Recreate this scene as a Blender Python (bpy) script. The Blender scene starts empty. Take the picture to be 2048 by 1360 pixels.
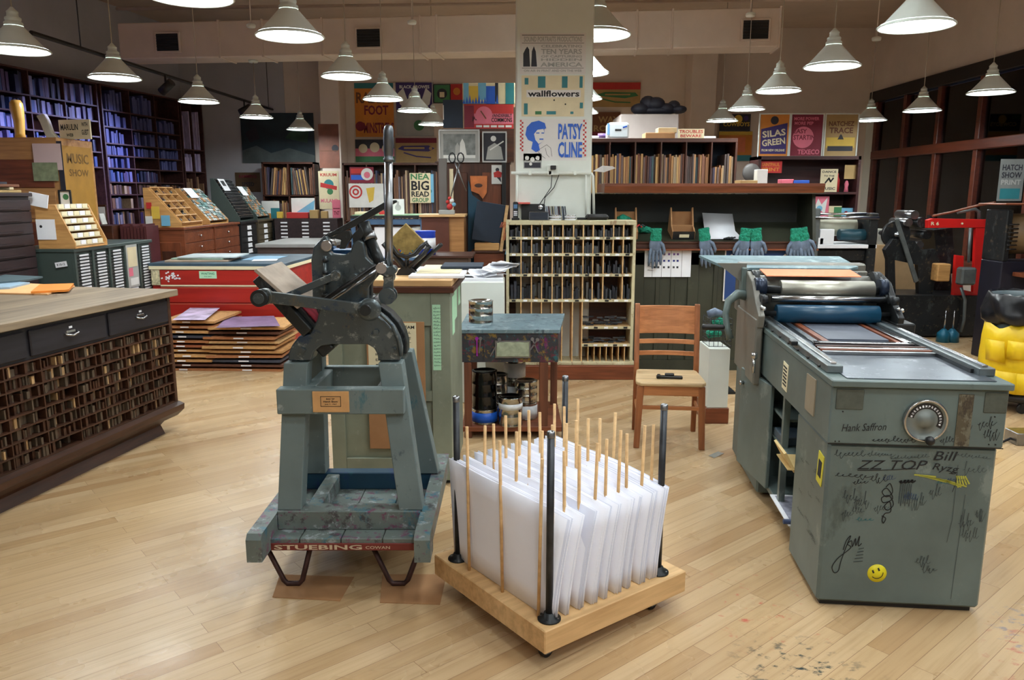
import bpy, math, random
from mathutils import Vector, Matrix, Euler
random.seed(7)
SC = bpy.context.scene
COL = SC.collection
# ---------------- camera, world, exposure ----------------
FPX = 1550.0; CAMH = 1.65; PITCH = math.atan(292 / FPX)
cd = bpy.data.cameras.new('camera'); cam = bpy.data.objects.new('camera', cd); COL.objects.link(cam)
cd.sensor_width = 36; cd.lens = 36 * FPX / 2048; cd.clip_start = 0.05; cd.clip_end = 200
cam.location = (0, 0, CAMH); cam.rotation_euler = (math.pi / 2 - PITCH, 0, 0)
SC.camera = cam
W = bpy.data.worlds.new('night_sky'); SC.world = W; W.use_nodes = True
W.node_tree.nodes['Background'].inputs[0].default_value = (0.10, 0.16, 0.34, 1)
W.node_tree.nodes['Background'].inputs[1].default_value = 0.4
SC.view_settings.view_transform = 'Standard'; SC.view_settings.look = 'None'
SC.view_settings.gamma = 1; SC.view_settings.exposure = 1.08; SC.view_settings.use_curve_mapping = False
SC.cycles.use_denoising = True; SC.cycles.max_bounces = 7; SC.cycles.diffuse_bounces = 5; SC.cycles.glossy_bounces = 4
LAMP_POWER = 27.0
LAMP_COLOR = (0.90, 0.985, 1.0)
BACK_Y = 13.3; RIGHT_X = 5.9; CEIL_Z = 4.3

def ray(px, py):
    a = (px - 1024) / FPX; b = (680 - py) / FPX
    return Vector((a, math.cos(PITCH) + b * math.sin(PITCH), -math.sin(PITCH) + b * math.cos(PITCH)))
def at_z(px, py, z=0.0):
    r = ray(px, py); t = (z - CAMH) / r[2]; return Vector((r[0] * t, r[1] * t, z))
def at_y(px, py, y):
    r = ray(px, py); t = y / r[1]; return Vector((r[0] * t, y, CAMH + r[2] * t))
def at_x(px, py, x):
    r = ray(px, py); t = x / r[0]; return Vector((x, r[1] * t, CAMH + r[2] * t))

# ---------------- materials ----------------
def lin(c):
    return tuple(((v / 255) / 12.92 if v / 255 <= .04045 else ((v / 255 + .055) / 1.055) ** 2.4) for v in c)
MATS = {}
def _new(name):
    m = bpy.data.materials.new(name); m.use_nodes = True
    nt = m.node_tree; return m, nt, nt.nodes['Principled BSDF']
def _coord(nt, scale=(1, 1, 1), rot=(0, 0, 0)):
    tc = nt.nodes.new('ShaderNodeTexCoord'); mp = nt.nodes.new('ShaderNodeMapping')
    mp.inputs['Scale'].default_value = scale; mp.inputs['Rotation'].default_value = rot
    nt.links.new(tc.outputs['Object'], mp.inputs[0]); return mp
def _noise(nt, vec, scale, detail=4, rough=.55):
    n = nt.nodes.new('ShaderNodeTexNoise'); n.inputs['Scale'].default_value = scale
    n.inputs['Detail'].default_value = detail; n.inputs['Roughness'].default_value = rough
    nt.links.new(vec.outputs[0], n.inputs['Vector']); return n
def _ramp(nt, fac, stops, const=False):
    r = nt.nodes.new('ShaderNodeValToRGB'); cr = r.color_ramp
    if const: cr.interpolation = 'CONSTANT'
    while len(cr.elements) < len(stops): cr.elements.new(.5)
    for e, (p, c) in zip(cr.elements, stops): e.position = p; e.color = (*c, 1)
    nt.links.new(fac, r.inputs[0]); return r
def _mix(nt, fac, a, b, mode='MIX'):
    m = nt.nodes.new('ShaderNodeMix'); m.data_type = 'RGBA'; m.blend_type = mode
    for k, v in ((0, fac), (6, a), (7, b)):
        if hasattr(v, 'links') or hasattr(v, 'is_output'): nt.links.new(v, m.inputs[k])
        else: m.inputs[k].default_value = v if k == 0 else (*v, 1)
    return m.outputs[2]
def _bump(nt, h, bs, dist=.002, st=.5):
    b = nt.nodes.new('ShaderNodeBump'); b.inputs['Distance'].default_value = dist; b.inputs['Strength'].default_value = st
    nt.links.new(h, b.inputs['Height']); nt.links.new(b.outputs[0], bs.inputs['Normal'])
def plain(name, rgb=None, rough=.6, metal=0, var=.12, scale=6, bump=0):
    if name in MATS: return MATS[name]
    m, nt, bs = _new(name); c = lin(rgb)
    bs.inputs['Roughness'].default_value = rough; bs.inputs['Metallic'].default_value = metal
    if var:
        n = _noise(nt, _coord(nt), scale)
        r = _ramp(nt, n.outputs[0], [(.3, tuple(v * (1 - var) for v in c)), (.7, tuple(min(1, v * (1 + var)) for v in c))])
        nt.links.new(r.outputs[0], bs.inputs['Base Color'])
        if bump: _bump(nt, n.outputs[0], bs, bump)
    else: bs.inputs['Base Color'].default_value = (*c, 1)
    MATS[name] = m; return m
def wood(name, dark, light, axis='x', scale=10, rough=.5, stretch=12, wear=None):
    if name in MATS: return MATS[name]
    m, nt, bs = _new(name)
    s = {'x': (1 / stretch, 1, 1), 'y': (1, 1 / stretch, 1), 'z': (1, 1, 1 / stretch)}[axis]
    cdn = _coord(nt, s); n = _noise(nt, cdn, scale, 6, .65); n2 = _noise(nt, cdn, scale * 5, 3)
    r = _ramp(nt, n.outputs[0], [(.3, lin(dark)), (.7, lin(light))])
    c = _mix(nt, .35, r.outputs[0], _ramp(nt, n2.outputs[0], [(.35, tuple(v * .6 for v in lin(dark))), (.6, lin(light))]).outputs[0])
    if wear:
        n3 = _noise(nt, _coord(nt), 7, 6, .7)
        f = _ramp(nt, n3.outputs[0], [(.56, (0, 0, 0)), (.64, (1, 1, 1))])
        c = _mix(nt, f.outputs[0], c, lin(wear))
    nt.links.new(c, bs.inputs['Base Color']); bs.inputs['Roughness'].default_value = rough
    _bump(nt, n2.outputs[0], bs, .0006, .4)
    MATS[name] = m; return m
def worn(name, base, marks, rough=.5, metal=0, scale=5, amount=.6):
    """painted surface with several overlapping ink or paint smears"""
    if name in MATS: return MATS[name]
    m, nt, bs = _new(name); cdn = _coord(nt); b = lin(base)
    n0 = _noise(nt, cdn, 3, 5)
    c = _ramp(nt, n0.outputs[0], [(.3, tuple(v * .78 for v in b)), (.7, tuple(min(1, v * 1.18) for v in b))]).outputs[0]
    for i, mk in enumerate(marks):
        cc = _coord(nt); cc.inputs['Location'].default_value = (3.1 * i + 1, 7.7 * i, 1.3 * i); cc.inputs['Scale'].default_value = (1, 1, .45 + .3 * i)
        n = _noise(nt, cc, scale * (1 + .4 * i), 7, .72)
        f = _ramp(nt, n.outputs[0], [(amount, (0, 0, 0)), (amount + .06, (.85, .85, .85))])
        c = _mix(nt, f.outputs[0], c, lin(mk))
    nt.links.new(c, bs.inputs['Base Color']); bs.inputs['Roughness'].default_value = rough; bs.inputs['Metallic'].default_value = metal
    _bump(nt, n0.outputs[0], bs, .0006, .4)
    MATS[name] = m; return m
def assorted(name, palette, rough=.6, mottled=.25):
    """one colour of the palette per object"""
    if name in MATS: return MATS[name]
    m, nt, bs = _new(name)
    oi = nt.nodes.new('ShaderNodeObjectInfo')
    r = _ramp(nt, oi.outputs['Random'], [(i / len(palette), lin(p)) for i, p in enumerate(palette)], True)
    n = _noise(nt, _coord(nt, (1, 1, .3)), 25, 4)
    f = _ramp(nt, n.outputs[0], [(.3, (1 - mottled,) * 3), (.7, (1 + mottled,) * 3)])
    c = _mix(nt, 1.0, r.outputs[0], f.outputs[0], 'MULTIPLY')
    nt.links.new(c, bs.inputs['Base Color']); bs.inputs['Roughness'].default_value = rough
    MATS[name] = m; return m
def glow(name, rgb, strength):
    if name in MATS: return MATS[name]
    m, nt, bs = _new(name); bs.inputs['Base Color'].default_value = (.8, .8, .8, 1)
    bs.inputs['Emission Color'].default_value = (*rgb, 1); bs.inputs['Emission Strength'].default_value = strength
    MATS[name] = m; return m
def steel(name='steel', rgb=(150, 152, 155), rough=.3, var=.2):
    return plain(name, rgb, rough, 1.0, var, 12)

# ---------------- mesh builder ----------------
class MB:
    def __init__(s): s.v = []; s.f = []; s.m = []; s.sm = []; s.mats = []
    def mi(s, m):
        if m not in s.mats: s.mats.append(m)
        return s.mats.index(m)
    def add(s, vs, fs, m, smooth=False, M=None):
        b = len(s.v); k = s.mi(m)
        s.v += [tuple(M @ Vector(v)) for v in vs] if M is not None else [tuple(v) for v in vs]
        for f in fs: s.f.append(tuple(b + i for i in f)); s.m.append(k); s.sm.append(smooth)
        return s
    def box(s, c, d, m, rot=None, bev=0):
        M = Matrix.Translation(c)
        if rot: M = M @ Euler(rot).to_matrix().to_4x4()
        x, y, z = d[0] / 2, d[1] / 2, d[2] / 2
        b = min(bev, x * .9, y * .9, z * .9)
        if b <= 0:
            vs = [(i * x, j * y, k * z) for i in (-1, 1) for j in (-1, 1) for k in (-1, 1)]
            fs = [(0, 1, 3, 2), (4, 6, 7, 5), (0, 4, 5, 1), (2, 3, 7, 6), (0, 2, 6, 4), (1, 5, 7, 3)]
            return s.add(vs, fs, m, False, M)
        vs = []; idx = {}
        for i in (-1, 1):
            for j in (-1, 1):
                for k in (-1, 1):
                    for ax in range(3):
                        idx[(i, j, k, ax)] = len(vs)
                        p = [i * (x - b), j * (y - b), k * (z - b)]
                        p[ax] = (i * x, j * y, k * z)[ax]; vs.append(tuple(p))
        fs = []
        for ax in range(3):
            o = [a for a in range(3) if a != ax]
            for sg in (-1, 1):
                q = []
                for (u, w) in ((-1, -1), (1, -1), (1, 1), (-1, 1)):
                    key = [0, 0, 0]; key[ax] = sg; key[o[0]] = u; key[o[1]] = w; q.append(idx[(*key, ax)])
                if (sg > 0) == (ax == 1): q.reverse()
                fs.append(tuple(q))
            # edges parallel to ax
            for u in (-1, 1):
                for w in (-1, 1):
                    def K(t, a2):
                        key = [0, 0, 0]; key[ax] = t; key[o[0]] = u; key[o[1]] = w; return idx[(*key, a2)]
                    fs.append((K(-1, o[0]), K(1, o[0]), K(1, o[1]), K(-1, o[1])))
        for i in (-1, 1):
            for j in (-1, 1):
                for k in (-1, 1): fs.append((idx[(i, j, k, 0)], idx[(i, j, k, 1)], idx[(i, j, k, 2)]))
        return s.add(vs, fs, m, False, M)
    def bb(s, x0, x1, y0, y1, z0, z1, m, bev=0):
        return s.box(((x0 + x1) / 2, (y0 + y1) / 2, (z0 + z1) / 2), (abs(x1 - x0), abs(y1 - y0), abs(z1 - z0)), m, None, bev)
    def cyl(s, p0, p1, r0, m, r1=None, seg=16, caps=True, smooth=True):
        p0 = Vector(p0); p1 = Vector(p1); r1 = r0 if r1 is None else r1
        q = (p1 - p0).to_track_quat('Z', 'Y').to_matrix()
        vs = []; fs = []
        for p, r in ((p0, r0), (p1, r1)):
            for i in range(seg):
                a = 2 * math.pi * i / seg; vs.append(p + q @ Vector((r * math.cos(a), r * math.sin(a), 0)))
        for i in range(seg): j = (i + 1) % seg; fs.append((i, j, seg + j, seg + i))
        s.add(vs, fs, m, smooth)
        if caps: s.add(vs, [tuple(range(seg))[::-1], tuple(range(seg, 2 * seg))], m, False)
        return s
    def tube(s, pts, r, m, seg=8, closed=False, smooth=True):
        pts = [Vector(p) for p in pts]; n = len(pts); vs = []; fs = []
        rs = r if isinstance(r, (list, tuple)) else [r] * n
        up = None
        for i, p in enumerate(pts):
            t = (pts[(i + 1) % n] - pts[i - 1]) if closed else (pts[min(i + 1, n - 1)] - pts[max(i - 1, 0)])
            if t.length < 1e-9: t = Vector((0, 0, 1))
            t.normalize()
            if up is None:
                up = Vector((0, 0, 1)) if abs(t.z) < .9 else Vector((1, 0, 0))
            a = t.cross(up)
            if a.length < 1e-6: a = t.cross(Vector((0, 1, 0)))
            a.normalize(); b = a.cross(t); up = b
            for k in range(seg):
                w = 2 * math.pi * k / seg; vs.append(p + (a * math.cos(w) + b * math.sin(w)) * rs[i])
        for i in range(n if closed else n - 1):
            for k in range(seg):
                k2 = (k + 1) % seg; i2 = (i + 1) % n
                fs.append((i * seg + k, i * seg + k2, i2 * seg + k2, i2 * seg + k))
        s.add(vs, fs, m, smooth)
        if not closed: s.add(vs, [tuple(range(seg))[::-1], tuple(range((n - 1) * seg, n * seg))], m, False)
        return s
    def lathe(s, prof, m, c=(0, 0, 0), seg=24, M=None, smooth=True):
        vs = []; fs = []; n = len(prof)
        for (r, z) in prof:
            for k in range(seg):
                a = 2 * math.pi * k / seg; vs.append((c[0] + r * math.cos(a), c[1] + r * math.sin(a), c[2] + z))
        for i in range(n - 1):
            for k in range(seg):
                k2 = (k + 1) % seg; fs.append((i * seg + k, i * seg + k2, (i + 1) * seg + k2, (i + 1) * seg + k))
        return s.add(vs, fs, m, smooth, M)
    def prism(s, poly, t0, t1, m, plane='xz', M=None):
        """extrude a 2-D outline; plane xz runs along y, yz along x, xy along z"""
        f = {'xz': lambda a, b, t: (a, t, b), 'yz': lambda a, b, t: (t, a, b), 'xy': lambda a, b, t: (a, b, t)}[plane]
        n = len(poly); vs = [f(a, b, t0) for a, b in poly] + [f(a, b, t1) for a, b in poly]
        fs = [tuple(range(n)), tuple(range(2 * n - 1, n - 1, -1))] + [(i, n + i, n + (i + 1) % n, (i + 1) % n) for i in range(n)]
        return s.add(vs, fs, m, False, M)
    def sph(s, c, r, m, seg=12, rings=8, M=None):
        if not isinstance(r, (tuple, list)): r = (r, r, r)
        vs = []; fs = []
        for i in range(rings + 1):
            t = math.pi * i / rings
            for k in range(seg):
                a = 2 * math.pi * k / seg
                vs.append((c[0] + r[0] * math.sin(t) * math.cos(a), c[1] + r[1] * math.sin(t) * math.sin(a), c[2] + r[2] * math.cos(t)))
        for i in range(rings):
            for k in range(seg): k2 = (k + 1) % seg; fs.append((i * seg + k, (i + 1) * seg + k, (i + 1) * seg + k2, i * seg + k2))
        return s.add(vs, fs, m, True, M)
    def quad(s, p, m): return s.add(p, [(0, 1, 2, 3)], m)
    def stroke(s, pts, w, m, M, t=.0006):
        """a flat pen line in the local x-z plane, facing -y"""
        for a, b in zip(pts[:-1], pts[1:]):
            d = Vector((b[0] - a[0], b[1] - a[1])); L = d.length
            if L < 1e-6: continue
            n = Vector((-d.y, d.x)) / L * w / 2; e = d / L * w * .3
            q = [(a[0] - e.x + n.x, a[1] - e.y + n.y), (a[0] - e.x - n.x, a[1] - e.y - n.y), (b[0] + e.x - n.x, b[1] + e.y - n.y), (b[0] + e.x + n.x, b[1] + e.y + n.y)]
            s.add([(x, -t, z) for x, z in q], [(0, 1, 2, 3)], m, False, M)
        return s
    def build(s, name, parent=None, loc=None, rot=None, bevel=0, subsurf=0):
        me = bpy.data.meshes.new(name); me.from_pydata(s.v, [], s.f)
        for m in s.mats: me.materials.append(m)
        me.polygons.foreach_set('material_index', s.m); me.polygons.foreach_set('use_smooth', s.sm); me.update()
        import bmesh
        bm = bmesh.new(); bm.from_mesh(me)
        if len(bm.faces) < 20000:
            bmesh.ops.remove_doubles(bm, verts=bm.verts, dist=1e-6)
            bmesh.ops.recalc_face_normals(bm, faces=bm.faces)
        bm.to_mesh(me); bm.free()
        o = bpy.data.objects.new(name, me); COL.objects.link(o)
        if parent: o.parent = parent
        if loc is not None: o.location = loc
        if rot is not None: o.rotation_euler = rot
        if bevel:
            b = o.modifiers.new('bevel', 'BEVEL'); b.width = bevel; b.segments = 2; b.limit_method = 'ANGLE'
        if subsurf:
            q = o.modifiers.new('subsurf', 'SUBSURF'); q.levels = subsurf; q.render_levels = subsurf
        return o
_TXT = {}
def text_mesh(body, bold=0, shear=0):
    k = (body, bold, shear)
    if k in _TXT: return _TXT[k]
    c = bpy.data.curves.new('lettering', 'FONT'); c.body = body; c.size = 1; c.offset = bold; c.shear = shear; c.resolution_u = 2
    o = bpy.data.objects.new('lettering', c); COL.objects.link(o)
    me = bpy.data.meshes.new_from_object(o.evaluated_get(bpy.context.evaluated_depsgraph_get()))
    vs = [tuple(v.co) for v in me.vertices]; fs = [tuple(p.vertices) for p in me.polygons]
    bpy.data.objects.remove(o); bpy.data.curves.remove(c); bpy.data.meshes.remove(me)
    if not vs: vs = [(0, 0, 0)]
    x0 = min(v[0] for v in vs); x1 = max(v[0] for v in vs); y0 = min(v[1] for v in vs); y1 = max(v[1] for v in vs)
    _TXT[k] = (vs, fs, x0, x1, y0, y1); return _TXT[k]
def letters(mb, body, cx, cz, w, h, m, M=None, t=.0008, bold=.02, shear=0, rot=0):
    """lettering fitted to a w x h box centred at (cx, cz) of the local x-z plane, facing -y"""
    vs, fs, x0, x1, y0, y1 = text_mesh(body, bold, shear)
    sx = w / max(1e-6, x1 - x0); sy = h / max(1e-6, y1 - y0); ca, sa = math.cos(rot), math.sin(rot); out = []
    for v in vs:
        a = (v[0] - (x0 + x1) / 2) * sx; b = (v[1] - (y0 + y1) / 2) * sy
        out.append((cx + a * ca - b * sa, -t, cz + a * sa + b * ca))
    mb.add(out, fs, m, False, M)

def tag(o, label, cat, group=None, kind=None):
    o['label'] = label; o['category'] = cat
    if group: o['group'] = group
    if kind: o['kind'] = kind
    return o
def struct(o): o['kind'] = 'structure'; return o
def thing(name, label, cat, loc=(0, 0, 0), rz=0, group=None):
    e = bpy.data.objects.new(name, None); COL.objects.link(e); e.empty_display_size = .1
    e.location = loc; e.rotation_euler = (0, 0, rz); return tag(e, label, cat, group)
KIDS = {}
def dup(root, loc, rz=None, label=None, group=None, scale=None):
    kids = [o for o in root.children]
    r = root.copy(); COL.objects.link(r); r.location = loc
    if rz is not None: r.rotation_euler = (0, 0, rz)
    if scale: r.scale = scale
    if label: r['label'] = label
    if group: r['group'] = group
    for ch in kids:
        c = ch.copy(); COL.objects.link(c); c.parent = r
        for g in ch.children:
            d = g.copy(); COL.objects.link(d); d.parent = c
    return r
D = math.radians
# ---------------- shared materials ----------------
M_white = plain('white_paint', (214, 218, 210), .6, 0, .05, 3)
M_wall = plain('wall_paint', (214, 200, 188), .85, 0, .06, 2)
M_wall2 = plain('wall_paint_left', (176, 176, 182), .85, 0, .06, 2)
M_ceil = plain('ceiling_paint', (196, 178, 162), .9, 0, .08, 1.5)
M_black = plain('black_paint', (22, 22, 24), .45, 0, .1)
M_dark = plain('dark_iron', (48, 50, 52), .42, .6, .3, 9)
M_steel = steel()
M_bright = steel('bright_steel', (190, 192, 195), .22)
M_pipe = plain('pipe_steel', (62, 64, 68), .42, .7, .35, 14)
M_paper = plain('white_paper', (236, 237, 242), .8, 0, .03)
M_cream = plain('cream_paper', (226, 214, 178), .8, 0, .05)
M_green = plain('pale_green_paper', (176, 222, 186), .8, 0, .05)
M_red = plain('red_ink', (190, 44, 40), .6, 0, .08)
M_blue = plain('blue_ink', (22, 84, 190), .6, 0, .06)
M_ink = plain('black_ink', (24, 24, 28), .7, 0, 0)
M_navy = plain('navy_cloth', (34, 46, 62), .7, 0, .15)
M_card = plain('brown_cardboard', (166, 122, 82), .85, 0, .1)
M_teal = plain('teal_ink', (60, 130, 140), .7, 0, .1)
M_gold = plain('mustard_ink', (198, 150, 52), .7, 0, .1)
M_dkwood = wood('dark_stained_wood', (46, 24, 16), (86, 46, 28), 'x', 8, .45)
M_dkwoodz = wood('dark_stained_wood_upright', (46, 24, 16), (86, 46, 28), 'z', 8, .45)
M_redwood = wood('reddish_wood', (92, 46, 26), (140, 76, 46), 'x', 8, .4)
M_redwoodz = wood('reddish_wood_upright', (92, 46, 26), (140, 76, 46), 'z', 8, .4)
M_pine = wood('pine', (196, 150, 96), (226, 188, 136), 'x', 6, .55)
M_tan = wood('light_case_wood', (176, 122, 66), (214, 166, 104), 'x', 8, .5)

# floor planks, laid diagonally
def floor_mat():
    m, nt, bs = _new('maple_plank_floor')
    cdn = _coord(nt, (1, 1, 1), (0, 0, -D(40)))
    br = nt.nodes.new('ShaderNodeTexBrick'); nt.links.new(cdn.outputs[0], br.inputs['Vector'])
    for k, v in (('Scale', 1), ('Brick Width', 1.35), ('Row Height', .083), ('Mortar Size', .0009), ('Mortar Smooth', .2), ('Bias', 0)): br.inputs[k].default_value = v
    br.inputs['Color1'].default_value = (0, 0, 0, 1); br.inputs['Color2'].default_value = (1, 1, 1, 1); br.inputs['Mortar'].default_value = (.5, .5, .5, 1)
    br.offset = .37; br.offset_frequency = 2
    tone = _ramp(nt, br.outputs['Color'], [(0, lin((176, 142, 102))), (.35, lin((190, 160, 120))), (.7, lin((200, 172, 134))), (1, lin((184, 153, 113)))])
    # grain: offset by plank
    sep = nt.nodes.new('ShaderNodeVectorMath'); sep.operation = 'ADD'
    sc = nt.nodes.new('ShaderNodeVectorMath'); sc.operation = 'SCALE'; nt.links.new(br.outputs['Color'], sc.inputs[0]); sc.inputs['Scale'].default_value = 17
    nt.links.new(cdn.outputs[0], sep.inputs[0]); nt.links.new(sc.outputs[0], sep.inputs[1])
    mp = nt.nodes.new('ShaderNodeMapping'); mp.inputs['Scale'].default_value = (.7, 22, 1); nt.links.new(sep.outputs[0], mp.inputs[0])
    g = _noise(nt, mp, 2.2, 7, .68); g2 = _noise(nt, mp, .8, 3)
    gr = _ramp(nt, g.outputs[0], [(.22, (.74, .66, .57)), (.5, (.98, .97, .96)), (.75, (1.05, 1.04, 1.03))])
    c = _mix(nt, .9, tone.outputs[0], gr.outputs[0], 'MULTIPLY')
    gr2 = _ramp(nt, g2.outputs[0], [(.2, (.94, .92, .88)), (.6, (1, 1, 1))])
    c = _mix(nt, .8, c, gr2.outputs[0], 'MULTIPLY')
    mp2 = nt.nodes.new('ShaderNodeMapping'); mp2.inputs['Scale'].default_value = (1.3, 6, 1); nt.links.new(sep.outputs[0], mp2.inputs[0])
    kn = _noise(nt, mp2, 1.9, 4, .6); kr = _ramp(nt, kn.outputs[0], [(.80, (0, 0, 0)), (.84, (.9, .9, .9))])
    c = _mix(nt, kr.outputs[0], c, lin((88, 56, 36)))
    c = _mix(nt, br.outputs['Fac'], c, lin((128, 92, 62)))
    # ink splashes near the big flat-bed press
    geo = nt.nodes.new('ShaderNodeTexCoord')
    for i, (px, py, rr, colr, th) in enumerate([(2.12, 2.62, .34, (40, 96, 150), .60), (2.05, 2.45, .42, (176, 74, 70), .62), (1.02, 2.45, .30, (44, 58, 58), .60), (1.0, 2.9, .4, (188, 92, 74), .66), (2.2, 2.45, .3, (52, 52, 54), .60), (1.33, 2.0, .16, (110, 80, 50), .56)]):
        vm = nt.nodes.new('ShaderNodeVectorMath'); vm.operation = 'DISTANCE'; nt.links.new(geo.outputs['Object'], vm.inputs[0]); vm.inputs[1].default_value = (px, py, 0)
        fr = _ramp(nt, vm.outputs['Value'], [(rr * .35, (1, 1, 1)), (rr, (0, 0, 0))])
        mq = _coord(nt, (14, 22, 1), (0, 0, .4 * i)); nn = _noise(nt, mq, 1.0, 6, .7)
        f1 = _ramp(nt, nn.outputs[0], [(th - .06, (0, 0, 0)), (th + .02, (1, 1, 1))])
        ff = _mix(nt, 1.0, fr.outputs[0], f1.outputs[0], 'MULTIPLY')
        c = _mix(nt, ff, c, lin(colr))
    nt.links.new(c, bs.inputs['Base Color'])
    rr = _noise(nt, _coord(nt), 3, 3); rq = _ramp(nt, rr.outputs[0], [(.3, (.25,) * 3), (.7, (.34,) * 3)])
    nt.links.new(rq.outputs[0], bs.inputs['Roughness'])
    inv = nt.nodes.new('ShaderNodeMath'); inv.operation = 'SUBTRACT'; inv.inputs[0].default_value = 1; nt.links.new(br.outputs['Fac'], inv.inputs[1])
    _bump(nt, inv.outputs[0], bs, .0012, .5)
    return m
b = MB(); b.bb(-9, 8, -4, 14, -.1, 0, floor_mat()); struct(b.build('floor'))
b = MB(); b.bb(-9, 8, -4, 14, CEIL_Z, CEIL_Z + .1, M_ceil); struct(b.build('ceiling'))
b = MB(); b.bb(-9, 8, BACK_Y, BACK_Y + .2, 0, CEIL_Z, M_wall)
b.bb(-9, -3.75, BACK_Y - .02, BACK_Y, 0, CEIL_Z, M_wall2); struct(b.build('wall_back'))
b = MB(); b.bb(-9, 8, -4.2, -4, 0, CEIL_Z, M_wall); struct(b.build('wall_front'))
# left wall, slightly turned
LW = Matrix.Translation((-5.12, BACK_Y, 0)) @ Matrix.Rotation(-D(12), 4, 'Z')
b = MB(); b.bb(-.2, 0, -17, .3, 0, CEIL_Z, M_wall2); o = b.build('wall_left'); o.matrix_world = LW; struct(o)
# chases standing out of the back wall
for i, (px0, px1, y0) in enumerate([(643, 682, 12.8), (1378, 1428, 12.85)]):
    xa = at_y(px0, 300, y0).x; xb = at_y(px1, 300, y0).x
    b = MB(); b.bb(xa, xb, y0, BACK_Y, 0, CEIL_Z, M_wall, .01); struct(b.build('wall_pilaster'))
# free standing square column
b = MB(); b.bb(.035, .712, 7.1, 7.78, 0, CEIL_Z, M_white, .012); struct(b.build('column'))
# right wall with the shop window
M_fr = wood('window_frame_wood', (70, 28, 16), (104, 46, 24), 'y', 6, .4)
M_frdk = plain('window_header_paint', (18, 16, 18), .5, 0, .1)
b = MB(); b.bb(RIGHT_X, RIGHT_X + .25, -4, BACK_Y + .2, 3.2, CEIL_Z, M_wall); b.bb(RIGHT_X, RIGHT_X + .25, -4, BACK_Y + .2, 0, .75, M_wall)
b.bb(RIGHT_X - .02, RIGHT_X + .25, 12.95, BACK_Y + .2, .75, 3.2, M_white)
struct(b.build('wall_right'))
b = MB(); b.bb(RIGHT_X - .05, RIGHT_X + .1, -4, 13.2, 3.1, 3.28, M_frdk, .01); struct(b.build('trim_1'))
def glass_mat():
    m, nt, bs = _new('window_glass'); out = nt.nodes['Material Output']
    tr = nt.nodes.new('ShaderNodeBsdfTransparent'); tr.inputs[0].default_value = (.75, .8, .9, 1)
    gl = nt.nodes.new('ShaderNodeBsdfGlossy'); gl.inputs['Roughness'].default_value = .02
    fr = nt.nodes.new('ShaderNodeFresnel'); fr.inputs[0].default_value = 1.5
    mx = nt.nodes.new('ShaderNodeMixShader'); nt.links.new(fr.outputs[0], mx.inputs[0]); nt.links.new(tr.outputs[0], mx.inputs[1]); nt.links.new(gl.outputs[0], mx.inputs[2])
    nt.links.new(mx.outputs[0], out.inputs[0]); return m
M_glass = glass_mat()
ys = [12.95, 12.02, 11.07, 10.09, 9.0, 7.9, 6.8, 5.7, 4.6, 3.5, 2.4, 1.3]
w = thing('window_1', 'dark wooden shop window', 'window'); struct(w); del w['category']; del w['label']
fr = MB()
for y in ys: fr.bb(RIGHT_X - .04, RIGHT_X + .08, y - .045, y + .045, .75, 3.1, M_fr, .006)
fr.bb(RIGHT_X - .07, RIGHT_X + .08, .4, 12.95, 2.2, 2.33, M_fr, .01)
fr.bb(RIGHT_X - .12, RIGHT_X + .08, .4, 12.95, .72, .80, M_fr, .01)
fr.build('window_frame', w)
for y0, y1 in zip(ys[1:], ys[:-1]):
    for z0, z1 in ((.8, 2.2), (2.33, 3.08)):
        g = MB(); g.bb(RIGHT_X + .02, RIGHT_X + .026, y0, y1, z0, z1, M_glass); g.build('pane', w)
# street outside: a dark pavement and a brick front across it
b = MB(); b.bb(RIGHT_X + .3, 20, -6, 26, -.3, -.12, plain('night_pavement', (60, 62, 70), .8)); struct(b.build('ground_outside'))
b = MB(); b.bb(15, 15.4, -8, 30, -.12, 6, plain('night_brick', (92, 70, 74), .8, 0, .3, 4)); tag(b.build('street_building'), 'dark brick building across the street outside the window', 'building')

# ---------------- pendant lamps ----------------
M_shade = plain('lamp_shade_enamel', (205, 212, 205), .35, 0, .03)
M_diff = glow('lamp_diffuser_glow', LAMP_COLOR, LAMP_POWER)
M_cord = plain('lamp_cord', (170, 160, 145), .6, 0, 0)
def make_pendant(label):
    t = thing('pendant_lamp', label, 'lamp', (0, 0, 0))
    b = MB(); R = .207
    b.lathe([(R, 0), (R + .004, .004), (R, .012), (.172, .035), (.055, .165), (.05, .172), (.046, .17), (.166, .034), (R - .006, .003), (R, 0)], M_shade, seg=40); b.build('lamp_shade', t)
    b = MB(); b.lathe([(.0, .02), (R - .012, .02), (R - .012, .016), (0, .016)], M_diff, seg=40); b.build('diffuser', t)
    b = MB(); b.lathe([(.058, .165), (.058, .185), (.05, .19), (.046, .2), (.05, .203), (.05, .215), (.036, .225), (.034, .245), (.036, .247), (.036, .255), (.02, .27), (.008, .285), (0, .285)], M_shade, seg=20); b.build('socket_cap', t)
    b = MB(); b.cyl((0, 0, .28), (0, 0, CEIL_Z - 2.6), .0045, M_cord, seg=6); b.build('cord', t)
    b = MB(); b.lathe([(0, 0), (.05, 0), (.06, .012), (.06, .03), (0, .03)], M_shade, (0, 0, CEIL_Z - 2.6 - .03), 16); b.build('ceiling_rose', t)
    return t
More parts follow.
